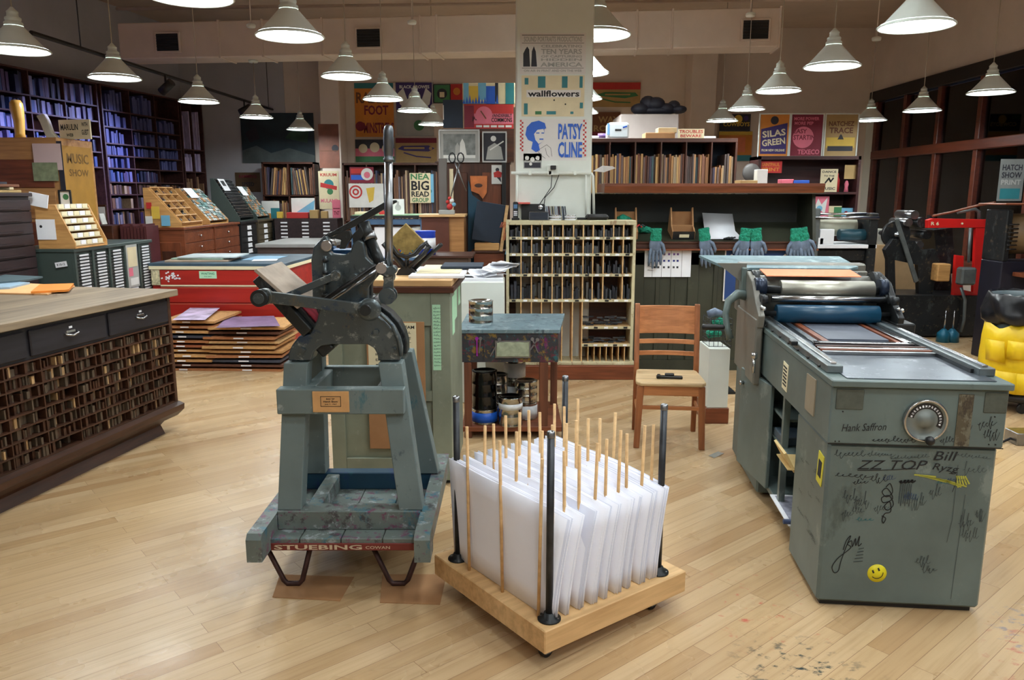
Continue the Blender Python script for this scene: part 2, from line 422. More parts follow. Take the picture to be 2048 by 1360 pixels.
PEND = [(33, 103, 'leftmost cone pendant lamp, cut by the left edge of the picture'),
 (230, 158, 'white cone pendant lamp above the left bookcase, second from the left'),
 (398, 205, 'white cone pendant lamp beside the tall right-hand left bookcase top'),
 (513, 236, 'white cone pendant lamp in front of the dark mural, larger of two'),
 (601, 260, 'small far white cone pendant lamp over the back shelf by the mural'),
 (580, 75, 'large white cone pendant lamp at the top, left of the column'),
 (693, 155, 'white cone pendant lamp just left of and above the rabbit poster'),
 (766, 200, 'white cone pendant lamp hanging in front of the rabbit poster'),
 (830, 223, 'white cone pendant lamp over the purple and white poster'),
 (866, 250, 'small white cone pendant lamp partly behind the dark blue board'),
 (1193, 72, 'large white cone pendant lamp half hidden behind the right edge of the column top'),
 (1166, 148, 'white cone pendant lamp second down, mostly hidden behind the right edge of the column'),
 (1164, 199, 'white cone pendant lamp third down beside the right edge of the column'),
 (1162, 227, 'lowest white cone pendant lamp beside the right edge of the column'),
 (1832, 55, 'largest white cone pendant lamp at the top right, cut by the picture top'),
 (1664, 135, 'white cone pendant lamp right of the duct end, second of its row'),
 (1557, 184, 'white cone pendant lamp above the silas green poster'),
 (1493, 220, 'white cone pendant lamp just right of the back wall chase'),
 (1444, 243, 'smallest white cone pendant lamp above the right end of the board shelf'),
 (1981, 187, 'rightmost white cone pendant lamp in front of the dark window'),
 (1844, 223, 'middle of the three white cone pendant lamps along the window'),
 (1740, 242, 'farthest of the three white cone pendant lamps along the window'),
 (380, -3, 'white cone pendant lamp with only its rim showing at the picture top')]
HID = [(.32, 5.4), (1.3, 4.5), (-3.4, 3.6), (.5, 3.1), (.5, 1.6), (2.3, 2.9), (2.3, 1.4), (4.5, 5.6), (4.5, 4.1), (4.4, 2.6), (4.4, 1.0), (.5, .1), (2.3, -.1), (-1.45, -.8), (.5, -1.4), (2.3, -1.6), (-3.4, -1.), (4.4, -.6)]  # unseen pendants added out of view to light the column and floor
p0 = None
for px, py, l in PEND:
    k = {1193: 1.6, 1166: 1.3, 1164: 1.12}.get(px, 1); zl = 1.65 + .95 * k; x, y = at_z(px, py, zl).xy   # two larger, higher lamps hang behind the column
    if p0 is None: p0 = make_pendant(l); p0.location = (x, y, zl)
    else:
        r = dup(p0, (x, y, zl), None, l); r.scale = (k, k, k)
        if k > 1:
            for o in r.children:
                if o.name.startswith('cord'): o.scale.z = ((CEIL_Z - zl) / k + .0) / (CEIL_Z - 2.6)
                if o.name.startswith('ceiling_rose'): o.location.z = (CEIL_Z - zl) / k - (CEIL_Z - 2.6)
    last = (x, y)
for x, y in HID: r = dup(p0, (x, y, 3.1), None, 'white cone pendant lamp in the rows overhead, out of the picture', 'pendant lamps out of the picture'); [setattr(o, 'location', (0, 0, -.5)) for o in r.children if o.name.startswith('ceiling_rose')]; [setattr(o, 'scale', (1, 1, .7)) for o in r.children if o.name.startswith('cord')]
for nm in ('pendant_lamp.003', 'pendant_lamp.013'):   # these two hang from the underside of the duct
    for o in bpy.data.objects[nm].children:
        if o.name.startswith('cord'): o.scale.z = .41
        if o.name.startswith('ceiling_rose'): o.location.z = 3.3 - CEIL_Z
for o in list(COL.objects):
    if o.name.startswith('pendant_lamp') and 'group' not in o: o['group'] = 'cone pendant lamps'

# ---------------- duct, pipes, track ----------------
M_duct = plain('painted_duct', (206, 190, 176), .7, 0, .06, 3)
dt = thing('air_duct', 'long painted rectangular air duct hanging below the ceiling', 'duct', (0, 9.6, 3.3), -D(6.1))
b = MB(); xs = [-4.9, -3.6, -3.05, -2.3, -1.1, -.9, .35, 1.45, 1.85, 3.05]
b.bb(-4.9, 3.05, 0, .42, 0, .42, M_duct, .01); b.build('duct_body', dt)
for x in xs[1:]:
    b = MB(); b.bb(x - .012, x + .012, -.012, .432, -.012, .432, M_duct, .003); b.build('seam_flange', dt)
for x in (-4.25, -1.72, 2.78):
    g = MB(); g.bb(x - .165, x + .165, -.03, 0, .06, .3, M_duct, .004); o = g.build('vent_frame', dt)
    g2 = MB(); g2.bb(x - .14, x + .14, -.034, -.029, .08, .28, M_black)
    for k in range(6): g2.box((x, -.04, .1 + k * .032), (.28, .012, .003), M_dark, (.5, 0, 0))
    g2.build('grille', o)
b = MB(); b.tube([(-5, 10.4, 3.95), (5.8, 9.8, 3.95)], .02, M_duct, 8)
for x in (-4, -1, 2, 5): b.tube([(x, 10.1, 3.95), (x, 10.1, CEIL_Z)], .008, M_duct, 6)
tag(b.build('sprinkler_pipe'), 'thin painted sprinkler pipe running across above the duct', 'pipe')
def detector(px, py, y, label):
    p = at_y(px, py, y); t = thing('smoke_detector', label, 'detector', p)
    b = MB(); b.lathe([(0, -.012), (.045, -.012), (.05, 0), (.05, .02), (.03, .03), (0, .03)], M_white, seg=16); b.build('detector_head', t)
    b = MB(); b.cyl((0, 0, .03), (0, 0, CEIL_Z - p.z), .007, M_duct, seg=6); b.build('drop_rod', t)
detector(824, 46, 9.2, 'small white ceiling detector on a rod, left of the column')
detector(1501, 31, 8.6, 'small white ceiling detector on a rod, above the right duct vent')
detector(1753, 79, 9.2, 'small white ceiling detector near the top right pendant lamp')
detector(502, 53, 9.2, 'small white ceiling detector beside the large left pendant lamp')
# track with spot heads along the left
ta = at_z(40, 58, 3.1); tb = at_z(566, 226, 3.0)
tr = thing('track_light', 'black track light rail running above the left bookcases', 'track light', (0, 0, 0))
a = Vector((-4.35, 6.3, 3.02)); c = Vector((-3.9, 12.0 - .02, 3.02))
a.x, a.y = at_z(62, 65, 3.02).x, at_z(62, 65, 3.02).y; c.x, c.y = at_z(545, 219, 3.02).x, at_z(545, 219, 3.02).y
b = MB(); b.tube([a, c], .02, M_black, 6); 
for f in (.12, .97):
    p = a.lerp(c, f); b.tube([p, (p.x, p.y, CEIL_Z)], .006, M_black, 5)
b.build('rail', tr)
def head(px, py, tgt, lab):
    p = at_z(px, py, 3.0); d = (Vector(tgt) - p).normalized()
    b = MB(); b.tube([p, (p.x, p.y, 2.88)], .012, M_black, 6); e = Vector((p.x, p.y, 2.86))
    b.cyl(e - d * .10, e + d * .08, .05, M_black, seg=14); b.build('spot_head', tr)
    l = bpy.data.lights.new('track_spot', 'SPOT'); l.energy = 120; l.color = (.45, .5, 1.0); l.spot_size = D(75); l.spot_blend = .8; l.shadow_soft_size = .04
    lo = bpy.data.objects.new('track_spot', l); COL.objects.link(lo); lo.location = e + d * .09; lo.rotation_euler = d.to_track_quat('-Z', 'Y').to_euler(); lo.parent = tr
    return e
head(330, 150, (-5.2, 9.6, 2.1), '')
head(488, 200, (-4.95, 10.9, 2.2), '')
head(10, 44, (-6.2, 7.0, 2.1), '')
head(215, 115, (-5.6, 8.4, 2.2), '')
# ================= PAPER CART =================
def pl(mb, pts, y, t, m, y2=None):
    """an iron plate: outline at distance y, real thickness t"""
    P = [at_y(px, py, y) for px, py in pts]
    mb.prism([(p.x, p.z) for p in P], y, y + t, m); return mb
CA = D(37.0)
cart = thing('paper_cart', 'low pine cart on casters with black pipe corner posts and dowel dividers', 'cart', (.114, 2.45, 0), CA)
S = .735
b = MB(); b.bb(0, S, 0, S, .07, .16, M_pine, .004)
o = b.build('cart_base', cart)
b = MB()
for u, v in ((.07, .08), (.62, .08), (.08, .62), (.62, .62)):
    c = MB(); c.bb(u - .03, u + .03, v - .025, v + .025, .062, .072, M_steel, .002); c.bb(u - .012, u + .012, v - .018, v - .013, .018, .064, M_steel); c.bb(u - .012, u + .012, v + .013, v + .018, .018, .064, M_steel)
    k = c.build('caster_fork', cart)
    c = MB(); c.cyl((u, v - .012, .024), (u, v + .012, .024), .024, M_black, seg=20); c.build('caster_wheel', k)
for u, v in ((.065, .055), (.635, .06), (.06, .64), (.64, .645)):
    c = MB(); c.lathe([(.0, 0), (.042, 0), (.042, .006), (.022, .010), (.020, .026), (0, .026)], M_dark, (u, v, .16), 28)
    for k in range(4):
        a = k * math.pi / 2 + .6; c.cyl((u + .032 * math.cos(a), v + .032 * math.sin(a), .166), (u + .032 * math.cos(a), v + .032 * math.sin(a), .169), .004, M_steel, seg=6)
    c.build('pipe_flange', cart)
    c = MB(); c.cyl((u, v, .17), (u, v, .85), .0132, M_pipe, seg=20); c.lathe([(.0142, 0), (.0142, .02), (.012, .022), (.010, .022), (.010, -.01)], M_steel, (u, v, .835), 16); c.build('pipe_post', cart)
du = .0625
for i in range(10):
    for v in (.09, .31, .53):
        u = .045 + i * du + random.uniform(-.004, .004); h = .61 + random.uniform(-.02, .015)
        a, c2 = random.uniform(-.012, .012), random.uniform(-.012, .012)
        c = MB(); c.cyl((u, v, .15), (u + a, v + c2, .16 + h), .0062, M_pine, seg=10); c.build('dowel', cart)
# paper: bundles of sheets on edge
M_sheet = plain('sheet_white', (238, 239, 250), .85, 0, .02)
M_sheet_shade = plain('sheet_shade_tint', (212, 215, 232), .9, 0, .06)  # darker, bluer sheets: shading between the layers put into the colour
ordn = ['front-left flat-faced', 'second', 'third', 'fourth', 'fifth', 'sixth', 'seventh', 'eighth', 'rearmost right']
def bundle(i, u0, lean, th, ns):
    b = MB(); H = .43; rng = random.Random(i)
    for k in range(ns):
        off = th * k / ns; st = .6 * th / ns
        j1 = rng.uniform(-.008, .004); jz = rng.uniform(-.003, .003); j2 = rng.uniform(-.004, .006)
        nv, nz = 12, 5; vs = []
        v0, v1 = .04 + j1, .67 + j1
        for a in range(nv + 1):
            t = a / nv; v = v0 + (v1 - v0) * t
            bend = .09 * max(0, 1 - t / .55) ** 2          # near end curls away towards the right
            for c in range(nz + 1):
                q = c / nz
                u = u0 + off + lean * q + bend * (q ** 1.3) * (1 - .25 * i / 9) - .012 * math.sin(t * 3) * q
                z = .162 + (H + jz) * q - .07 * max(0, 1 - t / .5) ** 2 * q
                vs.append((u, v, z))
        n = len(vs); vs += [(x + st, y, z) for x, y, z in vs]; fs = []; R = nz + 1
        for a in range(nv):
            for c in range(nz):
                p = a * R + c; fs.append((p, p + 1, p + R + 1, p + R)); fs.append((n + p, n + p + R, n + p + R + 1, n + p + 1))
            p = a * R; fs.append((p, p + R, n + p + R, n + p)); p += nz; fs.append((p, n + p, n + p + R, p + R))
        for c in range(nz):
            fs.append((c, n + c, n + c + 1, c + 1)); p = nv * R + c; fs.append((p, p + 1, n + p + 1, n + p))
        b.add(vs, fs, M_sheet if k % 3 != 1 else M_sheet_shade, True)
    o = b.build('paper_bundle', None); o.location = (.114, 2.45, 0); o.rotation_euler = (0, 0, CA)
    return tag(o, '%s bundle of white paper sheets standing in the pine cart' % (ordn[i] if i in (0, 8) else ordn[i] + ' from left'), 'paper', 'bundles of white paper in the cart')
for i in range(9):
    bundle(i, .062 + i * .0625, -.018, (.030, .022, .028, .03, .026, .03, .024, .034, .045)[i], (7, 6, 7, 8, 7, 8, 7, 8, 11)[i])

# ================= HAND PRESS ON SKID =================
M_stand = worn('blue_grey_paint', (104, 118, 118), [(44, 96, 110), (60, 74, 80), (150, 160, 158)], .55, 0, 5, .60)
M_standdirty = worn('ink_splashed_timber', (100, 110, 106), [(40, 100, 118), (58, 52, 56), (150, 158, 160), (110, 48, 84)], .5, 0, 9, .56)
M_bluebd = worn('blue_ink_board', (24, 62, 84), [(20, 40, 96), (30, 84, 96)], .5, 0, 4, .55)
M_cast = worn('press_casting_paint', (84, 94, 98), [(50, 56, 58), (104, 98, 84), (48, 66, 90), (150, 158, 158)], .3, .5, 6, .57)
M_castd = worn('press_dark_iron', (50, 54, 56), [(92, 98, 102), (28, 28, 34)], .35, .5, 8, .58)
M_redsk = worn('skid_red_paint', (112, 40, 34), [(62, 26, 26), (140, 84, 70)], .55, 0, 8, .62)
M_rust = plain('rusty_foot_steel', (74, 52, 50), .5, .5, .3, 20)
sk = thing('lift_skid', 'red steel lift skid with splashed plank top on bent feet', 'skid', (-.68, 2.965, 0))
b = MB(); b.bb(-.385, .345, 0, .03, .212, .243, M_redsk, .002); b.bb(-.385, .345, .78, .81, .212, .243, M_redsk, .002); b.bb(-.385, -.36, .03, .78, .212, .243, M_redsk); b.bb(.32, .345, .03, .78, .212, .243, M_redsk)
o = b.build('steel_edge', sk)
b = MB(); Mt = Matrix.Translation((0, -.001, 0)); cr = plain('stencil_paint', (196, 176, 150), .7, 0, .1)
letters(b, 'STUEBING', -.115, .2275, .36, .021, cr, Mt, .001, .025); letters(b, 'COWAN', .13, .2265, .1, .013, cr, Mt, .001, .01); b.build('lettering', sk)
for k in range(4):
    x = -.36 + k * .17; c = MB(); c.bb(x, x + .166, .005, .805, .240, .262, M_standdirty, .003); c.build('plank', sk)
for x0, x1, x2, x3 in ((-.375, -.285, -.225, -.165), (.075, .165, .225, .305)):
    for yy in (.10, .74):
        c = MB(); c.tube([(x0, yy, .215), (x1 - .01, yy, .03), (x1 + .005, yy, .014), (x2 - .005, yy, .014), (x2 + .01, yy, .03), (x3, yy, .215)], .0115, M_rust, 8); c.build('foot', sk)
for nm, pts in (('left', ((545, 1195), (680, 1203), (708, 1155), (560, 1150))), ('right', ((760, 1206), (880, 1210), (893, 1150), (765, 1150)))):
    P = [at_z(px, py, 0) for px, py in pts]; c = MB(); c.prism([(p.x, p.y) for p in P], 0.0005, .0035, M_card, 'xy')
    tag(c.build('cardboard_sheet'), 'flat brown cardboard sheet on the floor under the %s front skid foot' % nm, 'cardboard')
st = thing('press_stand', 'heavy blue-grey timber A-frame stand splashed with ink', 'stand', (0, 0, 0))
Zp = .262
def beam(n, x0, x1, y0, y1, z0, z1, m=M_standdirty):
    c = MB(); c.bb(x0, x1, y0, y1, z0, z1, m, .004); return c.build(n, st)
c = MB(); c.prism([(2.84, .222), (2.955, .222), (2.955, .2635), (3.786, .2635), (3.786, .345), (2.86, .335), (2.84, .315)], -1.045, -.985, M_standdirty, 'yz'); c.build('side_rail', st)
c = MB(); c.prism([(2.84, .222), (2.955, .222), (2.955, .2635), (3.786, .2635), (3.786, .345), (2.86, .335), (2.84, .315)], -.385, -.322, M_standdirty, 'yz'); c.build('side_rail', st)
beam('front_rail', -.985, -.385, 3.055, 3.144, Zp, .345)
beam('back_rail', -.985, -.385, 3.509, 3.576, Zp - .0, .345, M_bluebd)
beam('cross_rail', -.88, -.82, 3.144, 3.509, Zp, .34); beam('cross_rail', -.50, -.44, 3.144, 3.509, Zp, .34)
def leg(x0b, x1b, yb, x0t, x1t, yt, d=.085):
    c = MB(); vs = [(x0b, yb, .345), (x1b, yb, .345), (x1b, yb + d, .345), (x0b, yb + d, .345), (x0t, yt, .955), (x1t, yt, .955), (x1t, yt + d, .955), (x0t, yt + d, .955)]
    c.add(vs, [(0, 3, 2, 1), (4, 5, 6, 7), (0, 1, 5, 4), (1, 2, 6, 5), (2, 3, 7, 6), (3, 0, 4, 7)], M_stand); return c.build('leg', st, bevel=.004)
leg(-.985, -.885, 3.066, -.955, -.855, 3.166); leg(-.475, -.375, 3.066, -.56, -.46, 3.166)
leg(-.985, -.885, 3.498, -.955, -.855, 3.41); leg(-.45, -.35, 3.498, -.54, -.45, 3.41)
beam('upper_front_rail', -.97, -.445, 3.089, 3.149, .755, .862, M_stand); beam('upper_back_rail', -.86, -.55, 3.465, 3.509, .77, .872, M_stand)
beam('upper_side_rail', -.87, -.82, 3.155, 3.498, .76, .862, M_stand); beam('upper_side_rail', -.565, -.515, 3.155, 3.498, .76, .862, M_stand)
c = MB(); c.box((-.745, 3.086, .81), (.15, .006, .088), plain('light_plaque_wood', (206, 158, 104), .5, 0, .12, 12), None, .001)
Mt = Matrix.Translation((-.745, 3.082, .812))
for x0, x1, z0, z1 in ((-.042, .042, .02, .022), (-.042, .042, -.022, -.02), (-.042, -.04, -.022, .022), (.04, .042, -.022, .022)): c.bb(-.745 + x0, -.745 + x1, 3.082, 3.083, .812 + z0, .812 + z1, M_ink)
letters(c, 'BUILT BY', 0, .011, .035, .007, M_ink, Mt, .0006); letters(c, 'Hatch Show', 0, .0, .06, .008, M_ink, Mt, .0006); letters(c, 'July 7, 1967', 0, -.012, .05, .007, M_ink, Mt, .0006)
c.build('name_plaque', st)
# --- the press itself
hp = thing('hand_press', 'grey cast iron hand lever platen press standing on the timber stand', 'press', (0, 0, 0))
c = MB()
base = [(576, 722), (622, 722), (628, 704), (642, 692), (665, 689), (735, 689), (748, 697), (755, 710), (756, 722), (800, 722), (800, 700), (795, 680), (784, 658), (768, 640), (748, 626), (735, 610), (640, 610), (634, 640), (620, 668), (598, 672), (584, 690), (577, 706)]
pl(c, base, 3.188, .10, M_cast); c.build('front_base_casting', hp, bevel=.006)
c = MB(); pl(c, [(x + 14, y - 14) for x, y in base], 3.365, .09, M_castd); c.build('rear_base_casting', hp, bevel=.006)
c = MB(); P = [at_y(px, py, 3.179) for px, py in ((738, 614), (762, 628), (784, 650), (798, 680), (802, 712))]; c.tube(P, .0085, M_cast, 8); c.build('arch_rib', hp)
c = MB()
for px, py in ((753, 663), (606, 700), (787, 700)): c = MB(); p = at_y(px, py, 3.188); c.cyl(p, p + Vector((0, -.014, 0)), .012, M_cast, seg=6); c.build('bolt', hp)

c = MB()
body = [(625, 600), (622, 520), (627, 494), (640, 480), (652, 472), (658, 480), (656, 500), (664, 508), (690, 510), (701, 503), (705, 488), (716, 480), (726, 484), (730, 500), (732, 514), (742, 524), (756, 532), (748, 560), (735, 575), (735, 640), (722, 660), (660, 664), (640, 640)]
pl(c, body, 3.266, .05, M_cast); c.build('side_frame', hp, bevel=.006)
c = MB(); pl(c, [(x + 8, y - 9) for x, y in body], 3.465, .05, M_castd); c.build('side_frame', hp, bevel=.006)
c = MB(); pl(c, [(690, 612), (716, 612), (716, 660), (708, 668), (698, 668), (690, 660)], 3.26, .012, M_black); c.build('slot_cover', hp, bevel=.003)
def rod(name, pts, r, m, ys, sq=None, parent=None):
    P = [at_y(px, py, y) for (px, py), y in zip(pts, ys)]; c = MB(); c.tube(P, r, m, 12); return c.build(name, parent or hp)
def bar(name, a, b_, y, w, t, m, ends=True):
    A = at_y(*a, y); B = at_y(*b_, y); d = (B - A); d.y = 0; L = d.length; d.normalize(); n = Vector((-d.z, 0, d.x)) * w / 2
    c = MB(); q = [A - n, B - n, B + n, A + n]; c.prism([(p.x, p.z) for p in q], y - t / 2, y + t / 2, m)
    if ends:
        for p in (A, B): c.cyl(p - Vector((0, t * .75, 0)), p + Vector((0, t * .75, 0)), w * .72, m, seg=24)
    return c.build(name, hp, bevel=.003)
bar('side_arm', (530, 593), (728, 618), 3.1, .046, .022, M_cast)
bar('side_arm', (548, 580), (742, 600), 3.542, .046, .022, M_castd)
bar('connecting_link', (565, 597), (672, 551), 3.166, .03, .018, M_cast)
c = MB(); p = at_y(520, 596, 3.077); c.cyl(p + Vector((0, -.018, 0)), p + Vector((0, .04, 0)), .034, M_castd, seg=28); c.cyl(p + Vector((0, -.022, 0)), p, .022, M_cast, seg=20); c.cyl(p + Vector((0, .04, 0)), p + Vector((0, .45, 0)), .016, M_castd, seg=14); c.build('pivot_shaft', hp)
c = MB(); p = at_y(733, 619, 3.077); c.cyl(p + Vector((0, -.03, 0)), p + Vector((0, .45, 0)), .022, M_castd, seg=20); c.lathe([(.042, 0), (.046, .006), (.046, .02), (.03, .024), (0, .024)], M_cast, M=Matrix.Translation(p + Vector((.012, .01, .0))) @ Matrix.Rotation(D(90), 4, 'X'), seg=28); c.build('main_shaft', hp)
# inking roller rails: dark diagonal rods
for k, dy in enumerate((0, .03)):
    rod('roller_rail', [(648 + k * 12, 600 + k * 3), (752 + k * 10, 530 + k * 4)], .0085, M_black if k == 0 else M_steel, [3.144 + dy, 3.21 + dy])
rod('roller_rail', [(655, 606), (758, 540)], .006, M_steel, [3.432, 3.454])
c = MB(); p = at_y(770, 540, 3.166)
c.box(p, (.05, .05, .045), M_cast, (0, .5, 0), .006); c.cyl(p + Vector((-.01, -.035, .01)), p + Vector((-.01, .04, .01)), .022, M_bright, seg=18); c.cyl(p + Vector((.03, -.03, .0)), p + Vector((.03, .04, .0)), .018, M_cast, seg=18); c.build('rail_bracket', hp)
c = MB(); p = at_y(776, 591, 3.166)
for dy in (-.03, .02): c.cyl(p + Vector((0, dy, 0)), p + Vector((0, dy + .02, 0)), .034, M_cast, seg=28)
c.cyl(p + Vector((0, -.02, 0)), p + Vector((0, .03, 0)), .022, M_dark, seg=20); pl(c, [(770, 548), (786, 548), (786, 585), (764, 585)], 3.155, .02, M_cast); c.build('fork_bracket', hp)
# hand lever, upright
lv = MB(); A = at_y(778, 552, 3.188); B = at_y(777, 318, 3.144); Cc = at_y(777, 262, 3.133)
lv.tube([A, B], .0165, M_steel, 18); lv.build('lever_shaft', hp)
lv = MB(); T = at_y(777, 250, 3.133); dd = (T - B).normalized(); L = (T - B).length
Mq = Matrix.Translation(B) @ dd.to_track_quat('Z', 'Y').to_matrix().to_4x4()
lv.lathe([(0, -.012), (.020, -.01), (.021, 0), (.017, .006), (.0185, .02), (.0205, L * .5), (.0195, L * .85), (.016, L - .006), (.009, L), (0, L + .002)], steel('grip_steel', (120, 126, 132), .35), M=Mq, seg=22); lv.build('lever_grip', hp)
lv = MB(); p = at_y(778, 550, 3.188); lv.cyl(p + Vector((0, 0, -.02)), p + Vector((0, 0, .035)), .024, M_cast, seg=16); lv.cyl(p + Vector((-.0, -.03, -.01)), p + Vector((0, .05, -.01)), .02, M_cast, seg=16); lv.build('lever_socket', hp)
# slanting arm and its strut
c = MB(); pl(c, [(652, 478), (656, 468), (772, 402), (792, 400), (794, 404), (776, 414), (712, 452)], 3.299, .022, M_castd); c.build('slanting_arm', hp, bevel=.003)
rod('counter_spring_tube', [(726, 446), (738, 480)], .028, M_castd, [3.321, 3.31]); rod('counter_spring_collar', [(735, 468), (741, 482)], .032, M_steel, [3.321, 3.31]); rod('strut', [(740, 480), (768, 545)], .024, M_castd, [3.31, 3.277])
c = MB()
for a in ([(662, 476), (684, 462), (700, 462), (704, 474), (696, 486), (690, 498), (678, 498), (682, 480)], [(704, 470), (722, 452), (730, 468), (718, 484), (706, 488)]): pl(c, a, 3.288, .03, M_castd)
p = at_y(652, 492, 3.244); c.cyl(p, p + Vector((0, .1, 0)), .024, M_bright, seg=20)
c.build('toggle_hooks', hp, bevel=.004)
c = MB(); pl(c, [(655, 500), (720, 500), (720, 508), (655, 508)], 3.343, .12, plain('blue_tape', (40, 90, 140), .5)); c.build('blue_strip', hp)
c = MB()
for x in (643, 647): pass
P = [at_y(650, 512, 3.244), at_y(650, 600, 3.244)]; c.tube(P, .008, M_cast, 8)
for yy in (520, 545, 565, 590): p = at_y(650, yy, 3.244); c.cyl(p + Vector((0, 0, -.008)), p + Vector((0, 0, .008)), .014, M_castd, seg=10)
c.build('adjusting_screw', hp)
c = MB()
for (px, py) in ((672, 551), (712, 552), (700, 640)): p = at_y(px, py, 3.244); c.cyl(p, p + Vector((0, -.05, 0)), .014, M_cast, seg=16)
c.build('stud', hp)
# bed, tilted open to the left, with the chase and packing on it
A = at_y(520, 548, 3.166); B = at_y(622, 660, 3.166)
d = (B - A).normalized(); n = Vector((-d.z, 0, d.x)); n = n if n.x + n.z > 0 else -n
def slab(name, a, b_, off, th, y0, y1, m, bv=.002):
    q = [a + n * off, b_ + n * off, b_ + n * (off + th), a + n * (off + th)]
    c = MB(); c.prism([(p.x, p.z) for p in q], y0, y1, m); return c.build(name, hp, bevel=bv)
slab('feed_board', at_y(503, 546, 3.166), at_y(590, 622, 3.166), .012, .014, 3.166, 3.52, plain('worn_feed_board', (176, 160, 144), .7, 0, .2, 9))
slab('bed_plate', A, B, -.05, .05, 3.177, 3.542, M_castd, .005)
slab('chase', A.lerp(B, .45), B, .0, .016, 3.21, 3.498, M_castd)
slab('red_packing', A.lerp(B, .62), A.lerp(B, .98), .017, .006, 3.232, 3.432, plain('red_packing_paper', (170, 40, 60), .6, 0, .3, 20))
slab('bed_lower', B - d * .02, B + d * .12, -.06, .07, 3.21, 3.487, M_castd, .01)
c = MB(); p = at_y(632, 668, 3.244); c.cyl(p, p + Vector((0, .2, 0)), .03, M_castd, seg=16); c.cyl(p + Vector((.03, 0, -.02)), p + Vector((.03, .2, -.02)), .02, M_cast, seg=16); c.build('bed_hinge', hp)

# ================= FLAT-BED PROOF PRESS =================
M_vp = worn('press_green_grey_enamel', (96, 110, 108), [(74, 86, 84), (120, 132, 128)], .42, .1, 3, .6)
M_vpd = worn('press_side_enamel', (112, 110, 102), [(84, 88, 84), (136, 128, 116)], .45, .1, 4, .6)
M_bed = worn('press_bed_steel', (128, 136, 146), [(84, 92, 104), (176, 182, 190)], .3, .8, 7, .58)
M_rail = plain('rail_steel', (112, 120, 122), .35, .5, .25, 12)
vp = thing('proof_press', 'big grey-green flat-bed cylinder proof press covered in signatures', 'press', (1.239, 2.905, 0), -D(5.6))
b = MB(); b.bb(0, .645, 0, .42, .02, .693, M_vp, .012); b.bb(.02, .62, .02, .4, 0, .02, M_black); b.build('front_pedestal', vp)
b = MB(); b.bb(-.008, .655, -.012, 1.75, .693, .925, M_vp, .006); b.build('bed_housing', vp)
b = MB(); b.bb(-.014, .662, -.03, 1.75, .925, .952, M_vp, .004); b.build('housing_rim', vp)
b = MB(); b.bb(.05, .61, .0, 1.6, .953, .956, M_bed); b.build('press_bed', vp)
for u0 in (.0, .585):
    b = MB(); b.bb(u0, u0 + .062, .08, 1.6, .953, .985, M_rail, .003); b.bb(u0 + .02, u0 + .042, .1, 1.58, .985, .993, M_bright, .001); b.bb(u0 + .05 if u0 < .1 else u0 - .012, u0 + .074 if u0 < .1 else u0 + .012, .12, 1.5, .953, .972, M_dark); b.build('bed_rail', vp)
b = MB()
for k in range(9): b.cyl((-.015, .15 + k * .15, .965), (-.006, .15 + k * .15, .965), .006, M_dark, seg=8)
b.box((-.012, .52, .985), (.03, .05, .02), M_dark, None, .003); b.build('rail_bolts', vp)
# chase with type on the bed
b = MB(); u0, u1, v0, v1 = .10, .56, .58, 1.28; z = .957
for q in ((u0, u1, v0, v0 + .03), (u0, u1, v1 - .03, v1), (u0, u0 + .03, v0, v1), (u1 - .03, u1, v0, v1)): b.bb(*q, z, z + .02, M_bright, .002)
b.bb(.16, .19, .62, 1.24, z, z + .014, M_redwood); b.bb(.50, .52, .62, 1.24, z, z + .014, M_redwood); b.bb(.16, .52, 1.2, 1.235, z, z + .014, M_redwood)
b.bb(.2, .49, .7, 1.19, z, z + .012, plain('form_block', (92, 96, 108), .5, .3, .2)); b.build('chase', vp)
for k, (v, h, m) in enumerate(((.48, .012, M_bright), (.51, .014, M_dkwood), (.445, .012, M_redwood), (.41, .010, M_steel))):
    b = MB(); b.bb(.09, .58, v, v + .022, z, z + h + .004, m, .001); b.build('furniture_bar', vp)
# underside cabinet: open shelves, open door, rear pedestal
b = MB(); b.bb(.02, .645, .42, .44, .12, .693, M_vp); b.bb(.02, .645, 1.05, 1.07, .12, .693, M_vp); b.bb(.6, .645, .44, 1.05, .12, .693, M_vp); b.bb(.02, .645, .42, 1.75, .10, .13, M_vp, .003); b.bb(.02, .05, .70, .73, .13, .693, M_vp); b.build('cabinet_body', vp)
b = MB(); b.bb(.03, .6, .44, 1.05, .40, .415, M_vp, .003); b.build('shelf', vp)
b = MB(); b.bb(.03, .6, .73, 1.05, .54, .555, M_vp, .003); b.build('shelf', vp)
b = MB(); b.bb(.0, .645, 1.07, 1.75, .02, .693, M_vp, .01); b.build('rear_pedestal', vp)
dr = MB(); dr.box((0, .2, .40), (.022, .41, .56), M_vp, None, .004); o = dr.build('cabinet_door', vp, (.01, .90, .0), (0, 0, D(9)))
k = MB(); k.lathe([(0, 0), (.012, 0), (.008, .008), (.014, .014), (.012, .022), (0, .024)], M_bright, M=Matrix.Translation((-.011, .36, .60)) @ Matrix.Rotation(-D(90), 4, 'Y'), seg=14); k.build('knob', o)
